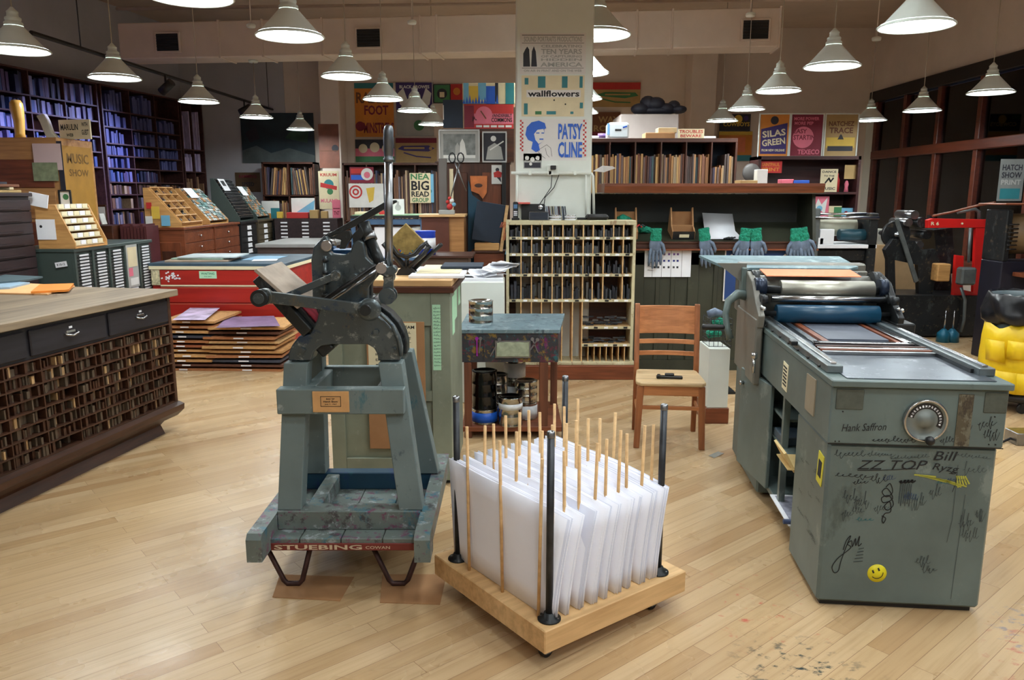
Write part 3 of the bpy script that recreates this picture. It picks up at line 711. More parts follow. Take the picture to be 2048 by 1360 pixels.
# front details
F = vp
b = MB(); Mt = Matrix.Translation((.352, -.012, .80)) @ Matrix.Rotation(D(90), 4, 'X')
b.lathe([(0, 0), (.082, 0), (.084, .006), (.078, .014), (.072, .012), (.070, .006), (.03, .006), (.028, .014), (0, .016)], plain('dial_grey', (120, 126, 122), .45, .3, .1), M=Mt, seg=48); o = b.build('impression_dial', F)
b = MB(); b.lathe([(.082, .006), (.084, .012), (.080, .017), (.075, .014)], M_bright, M=Mt, seg=48); b.build('dial_ring', o)
b = MB()
for a in range(-16, 172, 12):
    ang = D(a); x = .352 + .056 * math.cos(ang); zz = .80 + .056 * math.sin(ang); Mk = Matrix.Translation((x, -.0185, zz)) @ Matrix.Rotation(D(90) - ang, 4, 'Y') if False else Matrix.Translation((x, -.018, zz)) @ Matrix.Rotation(-(ang - D(90)), 4, 'Y')
    ch = 'MORE IMPRESSION.'[::-1][(a + 16) // 12 % 16]
    letters(b, ch if ch != ' ' else '.', 0, 0, .0065, .009, M_paper, Mk, .0012)
for a0, a1, r0, r1, mm in ((-28, 170, .046, .068, M_black),):
    pts = [(.352 + r1 * math.cos(D(a0 + (a1 - a0) * i / 20)), .80 + r1 * math.sin(D(a0 + (a1 - a0) * i / 20))) for i in range(21)] + [(.352 + r0 * math.cos(D(a0 + (a1 - a0) * i / 20)), .80 + r0 * math.sin(D(a0 + (a1 - a0) * i / 20))) for i in range(20, -1, -1)]
    for i in range(20): b.add([(pts[i][0], -.0183, pts[i][1]), (pts[i + 1][0], -.0183, pts[i + 1][1]), (pts[40 - i][0], -.0183, pts[40 - i][1]), (pts[41 - i][0], -.0183, pts[41 - i][1])], [(0, 1, 2, 3)], mm)
b.build('dial_scale', o)
b = MB(); b.sph((.365, -.045, .728), .018, M_black); b.cyl((.365, -.01, .728), (.365, -.04, .728), .008, M_steel, seg=10); b.build('dial_handle', o)
for u in (.03, .565):
    b = MB(); b.bb(u - .02 if u < .1 else u - .0, u + .085, -.016, -.010, .835, .915, plain('dark_corner_plate', (78, 84, 78), .45, .2, .25, 20), .002); b.build('corner_plate', F)
b = MB(); b.bb(.47, .525, -.0155, -.0125, .70, .905, worn('brown_cloth_tape', (84, 76, 58), [(54, 44, 36), (112, 108, 92)], .7, 0, 16, .5)); b.build('tape_patch', F)
b = MB()
for u, z in ((.02, .705), (.035, .705), (.6, .71), (.625, .71), (.04, .825), (.61, .82)): b.cyl((u, -.014, z), (u, -.011, z), .003, M_dark, seg=8)
b.bb(-.008, .655, -.0135, -.0118, .693, .697, M_dark); b.build('screws', F)
# signatures and marks in pen
rg = random.Random(5)
def smooth(pts, n=5):
    P = [pts[0]] + list(pts) + [pts[-1]]; out = []
    for k in range(1, len(P) - 2):
        for i in range(n):
            t = i / n; out.append(tuple(.5 * (2 * P[k][c] + (P[k + 1][c] - P[k - 1][c]) * t + (2 * P[k - 1][c] - 5 * P[k][c] + 4 * P[k + 1][c] - P[k + 2][c]) * t * t + (3 * P[k][c] - P[k - 1][c] - 3 * P[k + 1][c] + P[k + 2][c]) * t ** 3) for c in (0, 1)))
    return out + [pts[-1]]
def scribble(mb, cx, cz, w, h, m, seed, wd=.0022, loops=5, M=None):
    """a cursive scrawl of uneven loops"""
    r2 = random.Random(seed); pts = [(cx - w / 2, cz)]; x = -w / 2; st = w / loops; tilt = r2.uniform(-.1, .2)
    for i in range(loops):
        a = h * r2.choice((.2, .3, .35, .5, .9)) * r2.uniform(.7, 1.1); d = st * r2.uniform(.6, 1.3); lo = -h * r2.choice((.1, .15, .2, .5))
        for (fx, fz) in ((.35, .2), (.75, 1), (.45, .95), (.35, .1), (.8, 0)):
            pts.append((cx + x + d * fx + .12 * a, cz + (a * fz if fz else lo) + tilt * x))
        x += st
    pts.append((cx + w / 2 + .01, cz + .1 * h + tilt * w / 2)); mb.stroke(smooth(pts, 3), wd, m, M)
sg = MB(); Mi = Matrix.Translation((0, -.0135, 0)); Mj = Matrix.Translation((0, -.001, 0))
letters(sg, 'Hank Saffron', .125, .765, .17, .03, M_ink, Mi, .0006, 0, .3, .06)
scribble(sg, .24, .715, .16, .018, M_ink, 9, .002, 11, Mi)
for i, (u, z, w, h) in enumerate(((.44, .72, .05, .03), (.5, .78, .04, .05), (.58, .79, .06, .04), (.60, .75, .05, .05))): scribble(sg, u, z, w, h, M_ink, 20 + i, .0016, 5, Mi)
letters(sg, 'ZZ TOP', .25, .612, .27, .038, M_ink, Mj, .0006, .0, .35, .03); sg.stroke([(.12, .585), (.2, .588), (.34, .60)], .003, M_ink, Mj)
letters(sg, 'Bill', .45, .655, .09, .036, M_ink, Mj, .0006, .0, .25); letters(sg, 'Ryzg', .455, .603, .10, .036, M_ink, Mj, .0006, .0, .25, -.1)
sg.stroke([(.47, .585), (.50, .59), (.498, .54), (.49, .51)], .0022, M_ink, Mj)
M_pen = plain('faded_pen', (52, 60, 62), .7, 0, 0); M_pen2 = plain('blue_pen', (46, 66, 100), .7, 0, 0); M_pen3 = plain('teal_pen', (36, 104, 110), .7, 0, 0)
for i, (u, z, w, h, m, lp, wd) in enumerate(((.08, .648, .11, .03, M_pen, 7, .002), (.2, .652, .1, .015, M_pen, 8, .0015), (.31, .645, .14, .012, M_pen, 11, .0015), (.55, .655, .12, .012, M_pen, 9, .0012), (.56, .60, .08, .04, M_pen, 5, .0012), (.1, .56, .13, .025, M_ink, 6, .002), (.13, .535, .05, .02, M_ink, 4, .002), (.2, .55, .06, .03, M_ink, 4, .002), (.24, .555, .04, .03, M_pen2, 4, .0015),
    (.1, .47, .06, .05, M_pen, 5, .0018), (.14, .45, .05, .05, M_pen, 6, .0016), (.13, .415, .04, .02, M_pen, 4, .0014), (.22, .43, .05, .04, M_pen, 5, .0014), (.33, .48, .05, .05, M_pen2, 6, .0015), (.36, .46, .05, .06, M_pen, 5, .0014), (.42, .5, .04, .05, M_pen, 4, .0014), (.55, .38, .05, .06, M_pen, 6, .0013), (.57, .33, .06, .05, M_pen, 6, .0013), (.6, .42, .03, .06, M_pen, 5, .0013), (.4, .21, .05, .04, M_pen, 4, .0018), (.43, .18, .05, .03, M_pen, 4, .0018), (.16, .38, .06, .015, M_pen3, 4, .0018), (.09, .4, .04, .05, M_pen, 4, .0014), (.5, .56, .07, .012, M_pen2, 7, .0012), (.45, .545, .05, .012, M_pen3, 4, .0012))): scribble(sg, u, z, w, h, m, 40 + i, wd, lp, Mj)
# tall looping signature
sg.stroke(smooth([(.235, .52), (.25, .535), (.262, .50), (.24, .48), (.222, .50), (.24, .515), (.265, .475), (.232, .455), (.222, .475), (.25, .485), (.27, .45), (.25, .425), (.235, .44), (.255, .46), (.262, .42), (.24, .41), (.232, .385), (.238, .37), (.245, .39), (.23, .40)]), .0036, M_ink, Mj)
# signature lower left
sg.stroke(smooth([(.09, .25), (.10, .29), (.115, .31), (.10, .26), (.085, .2), (.078, .16), (.062, .15), (.052, .175), (.07, .21), (.095, .235), (.12, .262), (.105, .275), (.12, .29), (.125, .265), (.135, .30), (.138, .27), (.15, .31), (.148, .27), (.16, .28)]), .0034, M_ink, Mj)
for k in range(5): sg.stroke([(.135 + .004 * k, .20 + .014 * k), (.17, .205 + .014 * k)], .003, M_pen, Mj)
# dark ink brush block and yellow smear
for k in range(6): sg.stroke([(.292 + k * .008, .535), (.29 + k * .008, .455 - .01 * (k % 2))], .0035, M_pen, Mj)
scribble(sg, .31, .545, .05, .02, M_ink, 77, .006, 4, Mj)
My = plain('yellow_smear', (170, 170, 66), .6, 0, .1)
for k in range(7): sg.stroke([(.34 + .02 * k, .575 - .003 * k), (.42 + .02 * k, .57 - .006 * k - .004 * (k % 3))], .006, My, Mj)
for k in range(5): sg.stroke([(.50 + .008 * k, .575), (.51 + .01 * k, .53 + .004 * k)], .006, My, Mj)
sg.stroke([(.5, .62), (.502, .4), (.49, .3)], .0015, M_pen, Mj); sg.stroke([(.54, .5), (.53, .06)], .0015, M_pen, Mj)
sg.build('signatures', F)
b = MB(); Mt = Matrix.Translation((.232, 0, .155)) @ Matrix.Rotation(D(90), 4, 'X'); My2 = plain('sticker_yellow', (228, 214, 30), .5, 0, 0)
b.lathe([(.038, 0), (.038, .0012), (0, .0014)], My2, M=Mt, seg=36)
Mk = Matrix.Translation((.232, -.0018, .155)) @ Matrix.Rotation(-.45, 4, 'Y')
for ex in (-.012, .012):
    b.stroke([(ex, .008), (ex, .018)], .007, M_ink, Mk)
b.stroke([(.024 * math.cos(D(a)), .024 * math.sin(D(a)) + .002) for a in range(200, 341, 14)], .003, M_ink, Mk); b.build('smiley_sticker', F)
b = MB(); b.box((-.0015, .07, .56), (.003, .07, .13), plain('label_yellow', (206, 196, 60), .5, 0, .1), (.1, 0, 0)); b.box((-.0035, .07, .56), (.002, .04, .07), M_ink, (.1, 0, 0)); b.build('yellow_label', F)
b = MB(); b.box((-.010, .62, .80), (.003, .09, .13), M_cream, (.05, 0, 0)); 
for k in range(6): b.box((-.0125, .62, .845 - .017 * k), (.002, .06, .007), M_ink, (.05, 0, 0))
b.build('notice_label', F)
b = MB()
for z in (.86, .82, .78): b.cyl((-.0095, .23, z), (-.012, .23, z), .014, M_cream, seg=16)
b.bb(-.013, -.008, .17, .29, .745, .9, plain('card_plate', (140, 128, 108), .6)); b.build('side_badge', F)
b = MB()
for k in range(16): scribble(b, rg.uniform(.03, .3), rg.uniform(.2, .55), .05, .012, M_pen, 200 + k, .0012, 5, Matrix.Rotation(-D(90), 4, 'Z') @ Matrix.Translation((-.35, -.001, 0)))
b.build('side_signatures', F)
# cylinder carriage
b = MB(); b.prism([(1.02, .953), (1.50, .953), (1.56, 1.08), (1.50, 1.20), (1.38, 1.22), (1.22, 1.18), (1.10, 1.08), (1.0, 1.02)], -.055, -.02, M_vpd, 'yz'); b.build('carriage_cheek', vp, bevel=.006); b = MB(); b.prism([(1.02, .953), (1.50, .953), (1.56, 1.08), (1.50, 1.20), (1.38, 1.22), (1.22, 1.18), (1.10, 1.08), (1.0, 1.02)], .665, .70, M_dark, 'yz'); b.build('carriage_cheek', vp, bevel=.006)
b = MB(); b.cyl((.0, 1.12, 1.02), (.66, 1.12, 1.02), .014, M_dark, seg=14); b.cyl((.06, 1.12, 1.02), (.60, 1.12, 1.02), .048, plain('blue_rubber', (22, 66, 92), .35, 0, .05), seg=32); b.build('form_roller', vp)
b = MB(); b.cyl((.04, 1.15, 1.095), (.64, 1.15, 1.095), .018, M_bright, seg=20); b.build('rider_roller', vp)
b = MB(); b.cyl((.10, 1.22, 1.135), (.60, 1.22, 1.135), .052, steel('drum_steel', (176, 174, 162), .42, .05), seg=36); b.cyl((.0, 1.22, 1.135), (.66, 1.22, 1.135), .022, M_dark, seg=16); b.build('ink_drum', vp)
b = MB(); b.cyl((.0, 1.40, 1.08), (.66, 1.40, 1.08), .115, M_vpd, seg=40); b.build('impression_cylinder', vp)
b = MB(); b.prism([(1.28, 1.20), (1.47, 1.22), (1.47, 1.224), (1.28, 1.204)], .04, .56, plain('orange_sheet', (228, 130, 88), .7, 0, .08), 'yz'); b.build('tympan_sheet', vp)
b = MB(); b.bb(.0, .66, 1.46, 1.49, 1.16, 1.215, M_vpd, .006)
for k in range(7): b.cyl((.06 + .09 * k, 1.46, 1.19), (.06 + .09 * k, 1.45, 1.19), .018, (M_bright, M_rail)[k % 2], seg=18)
b.build('gripper_bar', vp)
for s, u in ((-1, -.03), (1, .68)):
    gk = u
    for k in range(3): b = MB(); b.cyl((gk, 1.08 + .05 * k, 1.10), (gk + .03 * -s, 1.08 + .05 * k, 1.10), .022, M_dark, seg=14); b.build('roller_socket', vp)
    b = MB(); b.cyl((gk - .01, 1.22, 1.15), (gk + .05 * -s, 1.22, 1.15), .05, plain('dark_blue_gear', (34, 44, 62), .35, .5, .3, 20), seg=22); b.build('drum_gear', vp)
    b = MB(); b.cyl((gk, 1.35, 1.17), (gk + .04 * -s, 1.35, 1.17), .055, M_dark, seg=24); b.build('cylinder_gear', vp)
    for k in range(3): b = MB(); b.sph((gk, 1.02 + .045 * k, 1.06), .012, M_bright, 8, 6); b.build('oiler', vp)
b = MB(); b.add([(-.17, 1.56, 1.222), (-.08, 1.50, 1.212), (.56, 1.50, 1.212), (.64, 1.56, 1.218), (.66, 1.95, 1.245), (-.24, 1.95, 1.245), (-.17, 1.56, 1.236), (-.08, 1.50, 1.226), (.56, 1.50, 1.226), (.64, 1.56, 1.232), (.66, 1.95, 1.26), (-.24, 1.95, 1.26)], [(5, 4, 3, 2, 1, 0), (6, 7, 8, 9, 10, 11)] + [(i, (i + 1) % 6, 6 + (i + 1) % 6, 6 + i) for i in range(6)], worn('feed_board_steel', (98, 122, 128), [(76, 98, 104), (136, 156, 160)], .6, .0, 5, .55)); b.build('feed_board', vp)
b = MB(); b.prism([(-.22, 1.262), (-.05, 1.262), (-.05, 1.16), (-.07, 1.15)], 1.38, 1.40, M_vpd, 'xz'); b.bb(-.05, .70, 1.6, 1.7, .953, 1.245, M_vpd, .01); b.build('feed_board_bracket', vp)
b = MB(); b.tube([(-.045, 1.36, 1.08), (-.10, 1.36, 1.09), (-.155, 1.34, 1.05), (-.17, 1.33, .98), (-.16, 1.31, .90), (-.14, 1.30, .84)], [.03, .028, .022, .018, .018, .022], M_vp, 12); o = b.build('crank_arm', vp)
b = MB(); b.tube([(-.16, 1.31, .905), (-.19, 1.31, .905), (-.21, 1.31, .905), (-.28, 1.31, .905), (-.30, 1.31, .905), (-.305, 1.31, .905)], [.008, .014, .016, .018, .017, .008], M_black, 14); b.build('crank_grip', o)
b = MB(); b.sph((-.10, 1.42, 1.235), .022, M_black); b.bb(-.08, -.05, 1.36, 1.44, 1.1, 1.24, M_vp, .006); b.build('release_knob', vp)
b = MB(); b.bb(-.06, -.02, 1.05, 1.55, .64, 1.0, M_vpd, .008); b.build('carriage_side_frame', vp)
b = MB(); b.cyl((-.07, 1.0, .72), (-.07, 1.0, .80), .008, M_bright, seg=10); b.cyl((-.07, 1.0, .80), (-.07, 1.0, .83), .016, M_bright, seg=12); b.build('oil_cup', vp)
b = MB(); b.bb(.66, .76, 1.02, 1.18, .88, .99, M_dark, .006); b.build('motor_box', vp)
vp.scale = (.976, 1, 1); KV = 1.09
for o in vp.children:
    me = o.data; vs = [v.co.y + o.location.y for v in me.vertices]; mid = (min(vs) + max(vs)) / 2; stretch = o.name.split('.')[0] in ('bed_housing', 'housing_rim', 'press_bed', 'bed_rail', 'rail_bolts', 'cabinet_body', 'shelf', 'rear_pedestal', 'feed_board', 'front_pedestal', 'chase', 'side_badge', 'carriage_side_frame')
    if o.name.startswith('cabinet_door'): o.location.y *= KV; o.scale = (1, KV, 1); continue
    for v in me.vertices: v.co.y = v.co.y * KV if stretch else v.co.y + mid * (KV - 1)
    for g in o.children:
        for v in g.data.vertices: v.co.y += mid * (KV - 1)
# papers on the shelves of the press (local coordinates -> world)
VM = Matrix.Translation((1.239, 2.905, 0)) @ Matrix.Rotation(-D(5.6), 4, 'Z')
def onpress(name, mb, label, cat):
    o = mb.build(name); o.matrix_world = VM; return tag(o, label, cat)
b = MB(); b.bb(.0, .35, .48, .86, .131, .136, M_paper); b.add([(.02, .5, .137), (.3, .5, .137), (.3, .84, .137), (.02, .84, .137)], [(0, 1, 2, 3)], plain('grey_print', (150, 152, 168), .7, 0, .3, 30)); onpress('printed_sheet', b, 'grey and white printed sheets lying on the bottom shelf of the proof press', 'paper')
b = MB(); Me = plain('manila_envelope', (214, 186, 128), .7, 0, .05); b.bb(-.03, .27, .445, .66, .416, .421, Me); b.box((-.02, .55, .45), (.012, .2, .10), Me, (0, -.5, 0)); onpress('manila_envelope', b, 'manila envelope sticking out of the proof press middle shelf', 'envelope')
b = MB(); b.bb(.03, .3, .80, .98, .416, .46, plain('dark_box', (70, 84, 96), .5), .004); onpress('flat_tin_box', b, 'flat blue-grey box on the middle shelf inside the proof press', 'box')
b = MB(); b.cyl((-.02, .50, .145), (.22, .50, .145), .012, plain('blue_tool_handle', (44, 60, 96), .5), seg=12); onpress('tool_handle', b, 'dark blue rod-shaped tool on the bottom ledge of the proof press', 'tool')
# ================= CHAIR =================
M_oak = wood('chair_oak', (168, 102, 60), (212, 142, 90), 'x', 9, .35); M_oakz = wood('chair_oak_upright', (124, 70, 42), (176, 110, 68), 'z', 9, .35)
M_oaks = wood('chair_seat_oak', (190, 156, 112), (222, 194, 150), 'x', 7, .35)
ch = thing('wooden_chair', 'reddish oak slat-back chair with a worn pale seat', 'chair', (1.03, 4.86, 0), -D(6))
def sub(nm, mb, p, **k): return mb.build(nm, p, **k)
b = MB()
pts = [(-.20, -.0), (.20, 0), (.225, .04), (.225, .12), (.205, .38), (.19, .40), (-.19, .40), (-.205, .38), (-.225, .12), (-.225, .04)]
b.prism(pts, .425, .452, M_oaks, 'xy'); b.build('seat', ch, bevel=.009)
for s in (-1, 1):
    b = MB(); b.add([(s * .212 - .019, .015, 0), (s * .212 + .019, .015, 0), (s * .212 + .019, .05, 0), (s * .212 - .019, .05, 0), (s * .195 - .022, .015, .425), (s * .195 + .022, .015, .425), (s * .195 + .022, .06, .425), (s * .195 - .022, .06, .425)], [(0, 3, 2, 1), (4, 5, 6, 7), (0, 1, 5, 4), (1, 2, 6, 5), (2, 3, 7, 6), (3, 0, 4, 7)], M_oakz); b.build('leg', ch, bevel=.004)
    b = MB(); P = [(.42, 0), (.455, 0), (.425, .42), (.435, .5), (.50, .90), (.468, .90), (.39, .5), (.385, .42)]
    b.prism(P, s * .205 - .017, s * .205 + .017, M_oakz, 'yz'); b.build('rear_post', ch, bevel=.004)
b = MB(); b.bb(-.185, .185, .02, .045, .36, .425, M_oak, .003); b.bb(-.19, -.165, .05, .39, .36, .425, M_oak); b.bb(.165, .19, .05, .39, .36, .425, M_oak); b.bb(-.185, .185, .38, .40, .36, .425, M_oak); b.build('apron', ch)
b = MB(); b.bb(-.205, .205, .022, .04, .265, .29, M_oak, .003); b.build('stretcher', ch)
for s in (-1, 1): b = MB(); b.bb(s * .205 - .008, s * .205 + .008, .05, .41, .21, .235, M_oak, .003); b.build('stretcher', ch)
def curved(z0, z1, y0, y1):
    b = MB(); n = 10; vs = []
    for i in range(n + 1):
        t = i / n * 2 - 1; bow = .028 * (1 - t * t)
        for z, y in ((z0, y0), (z1, y1)): vs += [(t * .19, y + bow, z), (t * .19, y + bow + .016, z)]
    fs = []
    for i in range(n):
        a = i * 4; c = a + 4; fs += [(a, c, c + 2, a + 2), (a + 1, a + 3, c + 3, c + 1), (a, a + 1, c + 1, c), (a + 2, c + 2, c + 3, a + 3)]
    b.add(vs, fs, M_oak, False); return b
curved(.695, .885, .445, .482).build('back_panel', ch, bevel=.003); curved(.625, .655, .43, .436).build('back_slat', ch, bevel=.003); curved(.545, .575, .415, .42).build('back_slat', ch, bevel=.003)
b = MB(); b.box((0, 0, .009), (.17, .035, .018), M_black, None, .004); b.box((.0, .012, .024), (.06, .03, .014), M_black, None, .004); b.box((-.07, -.01, .02), (.02, .05, .012), M_dark, None, .003)
o = b.build('black_hand_tool', None, (1.04, 4.985, .4525), (0, 0, -D(8))); tag(o, 'flat black roller tool lying on the chair seat', 'tool')

# ================= STEEL WORK STAND WITH INK CANS =================
M_stt = worn('stand_top_steel', (118, 142, 152), [(76, 100, 112), (162, 180, 186), (62, 78, 92)], .4, .4, 8, .56)
M_sts = worn('ink_stained_side', (56, 58, 64), [(120, 30, 110), (40, 110, 120), (150, 120, 50), (110, 44, 60)], .5, .2, 9, .55)
M_brnleg = wood('brown_leg_wood', (78, 40, 26), (122, 72, 48), 'z', 8, .5)
sd = thing('work_stand', 'ink-stained blue-topped work stand with brown legs and a low shelf', 'table', (-.015, 5.1, 0))
b = MB(); b.prism([(-.345, 0), (.335, 0), (.415, .72), (-.325, .72)], .735, .758, M_stt, 'xy'); b.build('stand_top', sd)
b = MB(); b.prism([(-.335, .01), (.325, .01), (.39, .7), (-.315, .7)], .535, .735, M_sts, 'xy'); b.build('drawer_box', sd)
b = MB(); b.bb(-.09, .13, -.006, .010, .575, .675, plain('framed_note_green', (150, 158, 130), .5, 0, .25, 20), .002); b.bb(-.1, .14, -.004, .009, .565, .685, M_steel, .002); b.bb(-.085, .125, -.0085, -.005, .58, .67, plain('note_face', (162, 170, 146), .6, 0, .3, 18)); b.build('framed_note', sd)
for x, y, w in ((.2, .0, .06), (.305, .55, .05), (-.31, .0, .05), (-.3, .6, .05)): b = MB(); b.bb(x, x + w, y + .01, y + .06, 0, .535, M_brnleg, .004); b.build('leg', sd)
b = MB(); b.bb(-.33, .36, .0, .66, .05, .085, M_redwood, .003); b.build('shelf', sd)
for k, (x, l, ang, m) in enumerate(((-.22, .12, 0, plain('violet_ink_streak', (150, 30, 150), .5)), (-.17, .14, 0, M_sts), (-.1, .13, .5, M_steel), (.17, .1, -.4, M_steel), (.16, .09, .6, M_steel), (-.2, .1, .1, M_steel))):
    b = MB(); b.box((x, -.004, .70 - l / 2), (.008, .005, l), m, (0, ang, 0)); b.cyl((x + .5 * l * math.sin(ang), -.008, .70 - l / 2 + .5 * l * math.cos(ang)), (x + .5 * l * math.sin(ang), 0, .70 - l / 2 + .5 * l * math.cos(ang)), .012, m, seg=12)
    o = b.build('hanging_wrench'); o.location = sd.location; tag(o, 'small metal tool hung on the front of the ink-stained stand, %s' % ('far left', 'second from left', 'third from left', 'far right', 'second from right', 'near left corner')[k], 'tool')
M_tin = steel('tin_can', (178, 176, 168), .18, .1); M_tindk = steel('tin_can_dark', (60, 60, 62), .16, .2)
def can(x, y, z, r, h, label, body=M_tin, lid=M_tindk, band=None, open_=False):
    t = thing('ink_can', label, 'can', (x, y, z))
    b = MB(); b.lathe([(0, 0), (r, 0), (r + .002, .004), (r, .008), (r, h * .33), (r + .0015, h * .34), (r, h * .35), (r, h * .66), (r + .0015, h * .67), (r, h * .68), (r, h - .006), (r + .003, h - .003), (r + .003, h), (r - .006, h), (r - .006, h - .008)] + ([(0, h - .008)] if not open_ else [(r - .006, .01), (0, .01)]), body, seg=32); b.build('can_body', t)
    if not open_: b = MB(); b.lathe([(r - .004, h - .004), (r - .006, h + .003), (r - .014, h + .003), (r - .016, h - .002), (0, h - .002)], lid, seg=32); b.build('lid', t)
    if band: b = MB(); b.lathe([(r + .0012, h * band[1]), (r + .0018, h * band[1]), (r + .0018, h * band[2]), (r + .0012, h * band[2])], band[0], seg=32); b.build('paper_label', t)
    return t
can(-.22, 5.42, .758, .085, .155, 'silver ink can standing open-lidded on the blue-topped stand', M_tin, M_tin)
M_lbw = plain('label_white', (216, 220, 224), .5, 0, .1, 30); M_lbb = plain('label_blue', (24, 90, 200), .4, 0, .05); M_lbr = plain('label_red', (190, 36, 50), .5, 0, .3, 40)
zs = .0855
can(-.19, 5.22, zs, .09, .105, 'short blue-labelled ink can under the tall dark can', M_tin, M_tindk, (M_lbb, .15, .8))
can(-.19, 5.215, zs + .109, .086, .26, 'tall dark shiny ink can stacked at the left of the low shelf', M_tindk, M_tindk)
can(-.01, 5.16, zs, .082, .20, 'silver ink can in the middle front of the low shelf', M_tin, M_tindk, (M_lbw, .6, .8))
can(-.11, 5.42, zs, .08, .10, 'blue and white labelled can behind the middle of the low shelf', M_tin, M_tindk, (M_lbb, .1, .8)); can(-.11, 5.42, zs + .104, .08, .19, 'silver can with dark lid stacked second from left', M_tin, M_tindk)
can(.10, 5.32, zs, .078, .12, 'ink can with blue and white label at the right front of the low shelf', M_tin, M_tindk, (M_lbw, .1, .85)); can(.10, 5.32, zs + .124, .078, .15, 'silver can stacked at the right of the low shelf', M_tin, M_tin)
can(.02, 5.55, zs, .08, .22, 'ink can with white label at the back of the low shelf', M_tin, M_tin, (M_lbw, .1, .85)); can(.02, 5.55, zs + .223, .078, .15, 'upper can with paper label at the back of the low shelf', M_tin, M_tindk, (M_lbw, .2, .9))
b = MB(); b.bb(-.2, -.02, .62, .66, .09, .50, M_white, .003); o = b.build('white_board'); o.location = (-.0, 5.1, 0); tag(o, 'white board standing behind the ink cans on the low shelf', 'board')
b = MB(); b.bb(-.41, -.06, 6.02, 6.4, .0, .98, M_white, .01); b.bb(-.40, -.07, 6.03, 6.38, .98, 1.0, M_paper); o = b.build('white_bin'); tag(o, 'white square bin behind the blue-topped stand', 'bin')
b = MB(); rr = random.Random(3)
for k in range(9): b.box((-.3 + .03 * k, 6.2, 1.0 + .012 * k), (.2, .22, .003), M_paper, (rr.uniform(-.3, .3), rr.uniform(-.3, .3), k))
tag(b.build('crumpled_paper'), 'crumpled white paper heaped in the white bin', 'paper')

# ================= GREY-GREEN CABINET WITH BOOK CRADLE =================
M_gg = worn('grey_green_paint', (132, 138, 120), [(110, 116, 102), (150, 154, 138)], .5, 0, 4, .6)
gc = thing('painted_cabinet', 'tall grey-green panelled cabinet with taped notes and a wooden top', 'cabinet', (-1.03, 4.27, 0), -D(1.5))
b = MB(); b.bb(.0, .69, .0, .66, .03, 1.115, M_gg); b.bb(.0, .08, -.018, 0, .03, 1.115, M_gg, .003); b.bb(.58, .69, -.018, 0, .03, 1.115, M_gg, .003); b.bb(.08, .58, -.018, 0, .93, 1.115, M_gg, .003); b.bb(.08, .58, -.018, 0, .03, .16, M_gg, .003); b.bb(.08, .58, -.016, 0, .5, .56, M_gg); b.build('cabinet_body', gc)
b = MB(); b.bb(-.02, .71, -.03, .70, 1.115, 1.15, M_dkwood, .003); b.bb(-.01, .70, -.02, .69, 1.15, 1.185, M_pine, .003); b.build('cabinet_top', gc)
for x0, x1, z0, z1 in ((.17, .50, .62, 1.0), (.2, .5, .28, .5), (.16, .4, .98, 1.04)): pass
b = MB(); b.bb(.22, .545, -.028, -.019, .22, .955, M_card, .002); b.build('cardboard_notice', gc)
b = MB(); Mt = Matrix.Translation((0, -.0285, 0))
b.bb(.23, .50, -.0295, -.0285, .5, .95, M_cream)
letters(b, 'KAHN FAM', .42, .925, .14, .018, M_ink, Mt, .0016)
tx = ['THANKS TO ALL', 'FOR THE GLUE', 'IT POCKET', 'TYPEFACE', 'IN CLOSED CAB', 'DO NOT STACK', 'EVER', 'BETTER', 'MUSIC CITY BANK', 'THE DISTINCTIVE', 'IS IN INDIANAPOLIS', 'CALL BACK BY NOON', 'THANKS ALL']
for k, t in enumerate(tx): letters(b, t, .37, .895 - .031 * k, .20, .013, M_ink, Mt, .0016)
for k, (t, z) in enumerate((('USE', .47), ('INKS', .445), ('HERE', .40), ('OK', .33))): b.bb(.47, .54, -.0305, -.0285, z - .01, z + .012, M_paper); letters(b, t, .505, z, .05, .014, M_ink, Mt, .0024)
b.build('handwritten_notes', gc)
b = MB(); b.bb(.59, .635, -.0205, -.018, .68, 1.05, M_green); Mt = Matrix.Translation((0, -.0205, 0))
for k in range(18): scribble(b, .612, 1.03 - .019 * k, .033, .008, M_ink, 300 + k, .0012, 4, Mt)
b.build('green_note', gc)
for k, (y0, y1, z0, z1) in enumerate(((.2, .34, .93, 1.1), (.08, .2, .86, 1.08), (.45, .55, .98, 1.09))): b = MB(); b.bb(.69, .692, y0, y1, z0, z1, M_green); b.build('green_note', gc)
b = MB(); b.bb(.02, .3, .02, .2, 0, .03, M_dark); b.bb(.4, .67, .02, .2, 0, .03, M_dark); b.bb(.1, .6, .45, .62, 0, .03, M_dark); b.build('feet', gc)
tbx = MB(); tbx.bb(-.58, -.27, 4.33, 4.9, 1.1865, 1.200, M_paper); tbx.bb(-.55, -.30, 4.45, 4.95, 1.2005, 1.206, M_cream); tag(tbx.build('paper_sheets'), 'loose white and cream sheets on the grey-green cabinet top', 'paper')
b = MB(); b.bb(-.43, -.18, 4.66, 4.95, 1.2075, 1.222, M_navy, .002); tag(b.build('dark_folder'), 'thin dark blue folder overhanging the grey-green cabinet right edge', 'folder')
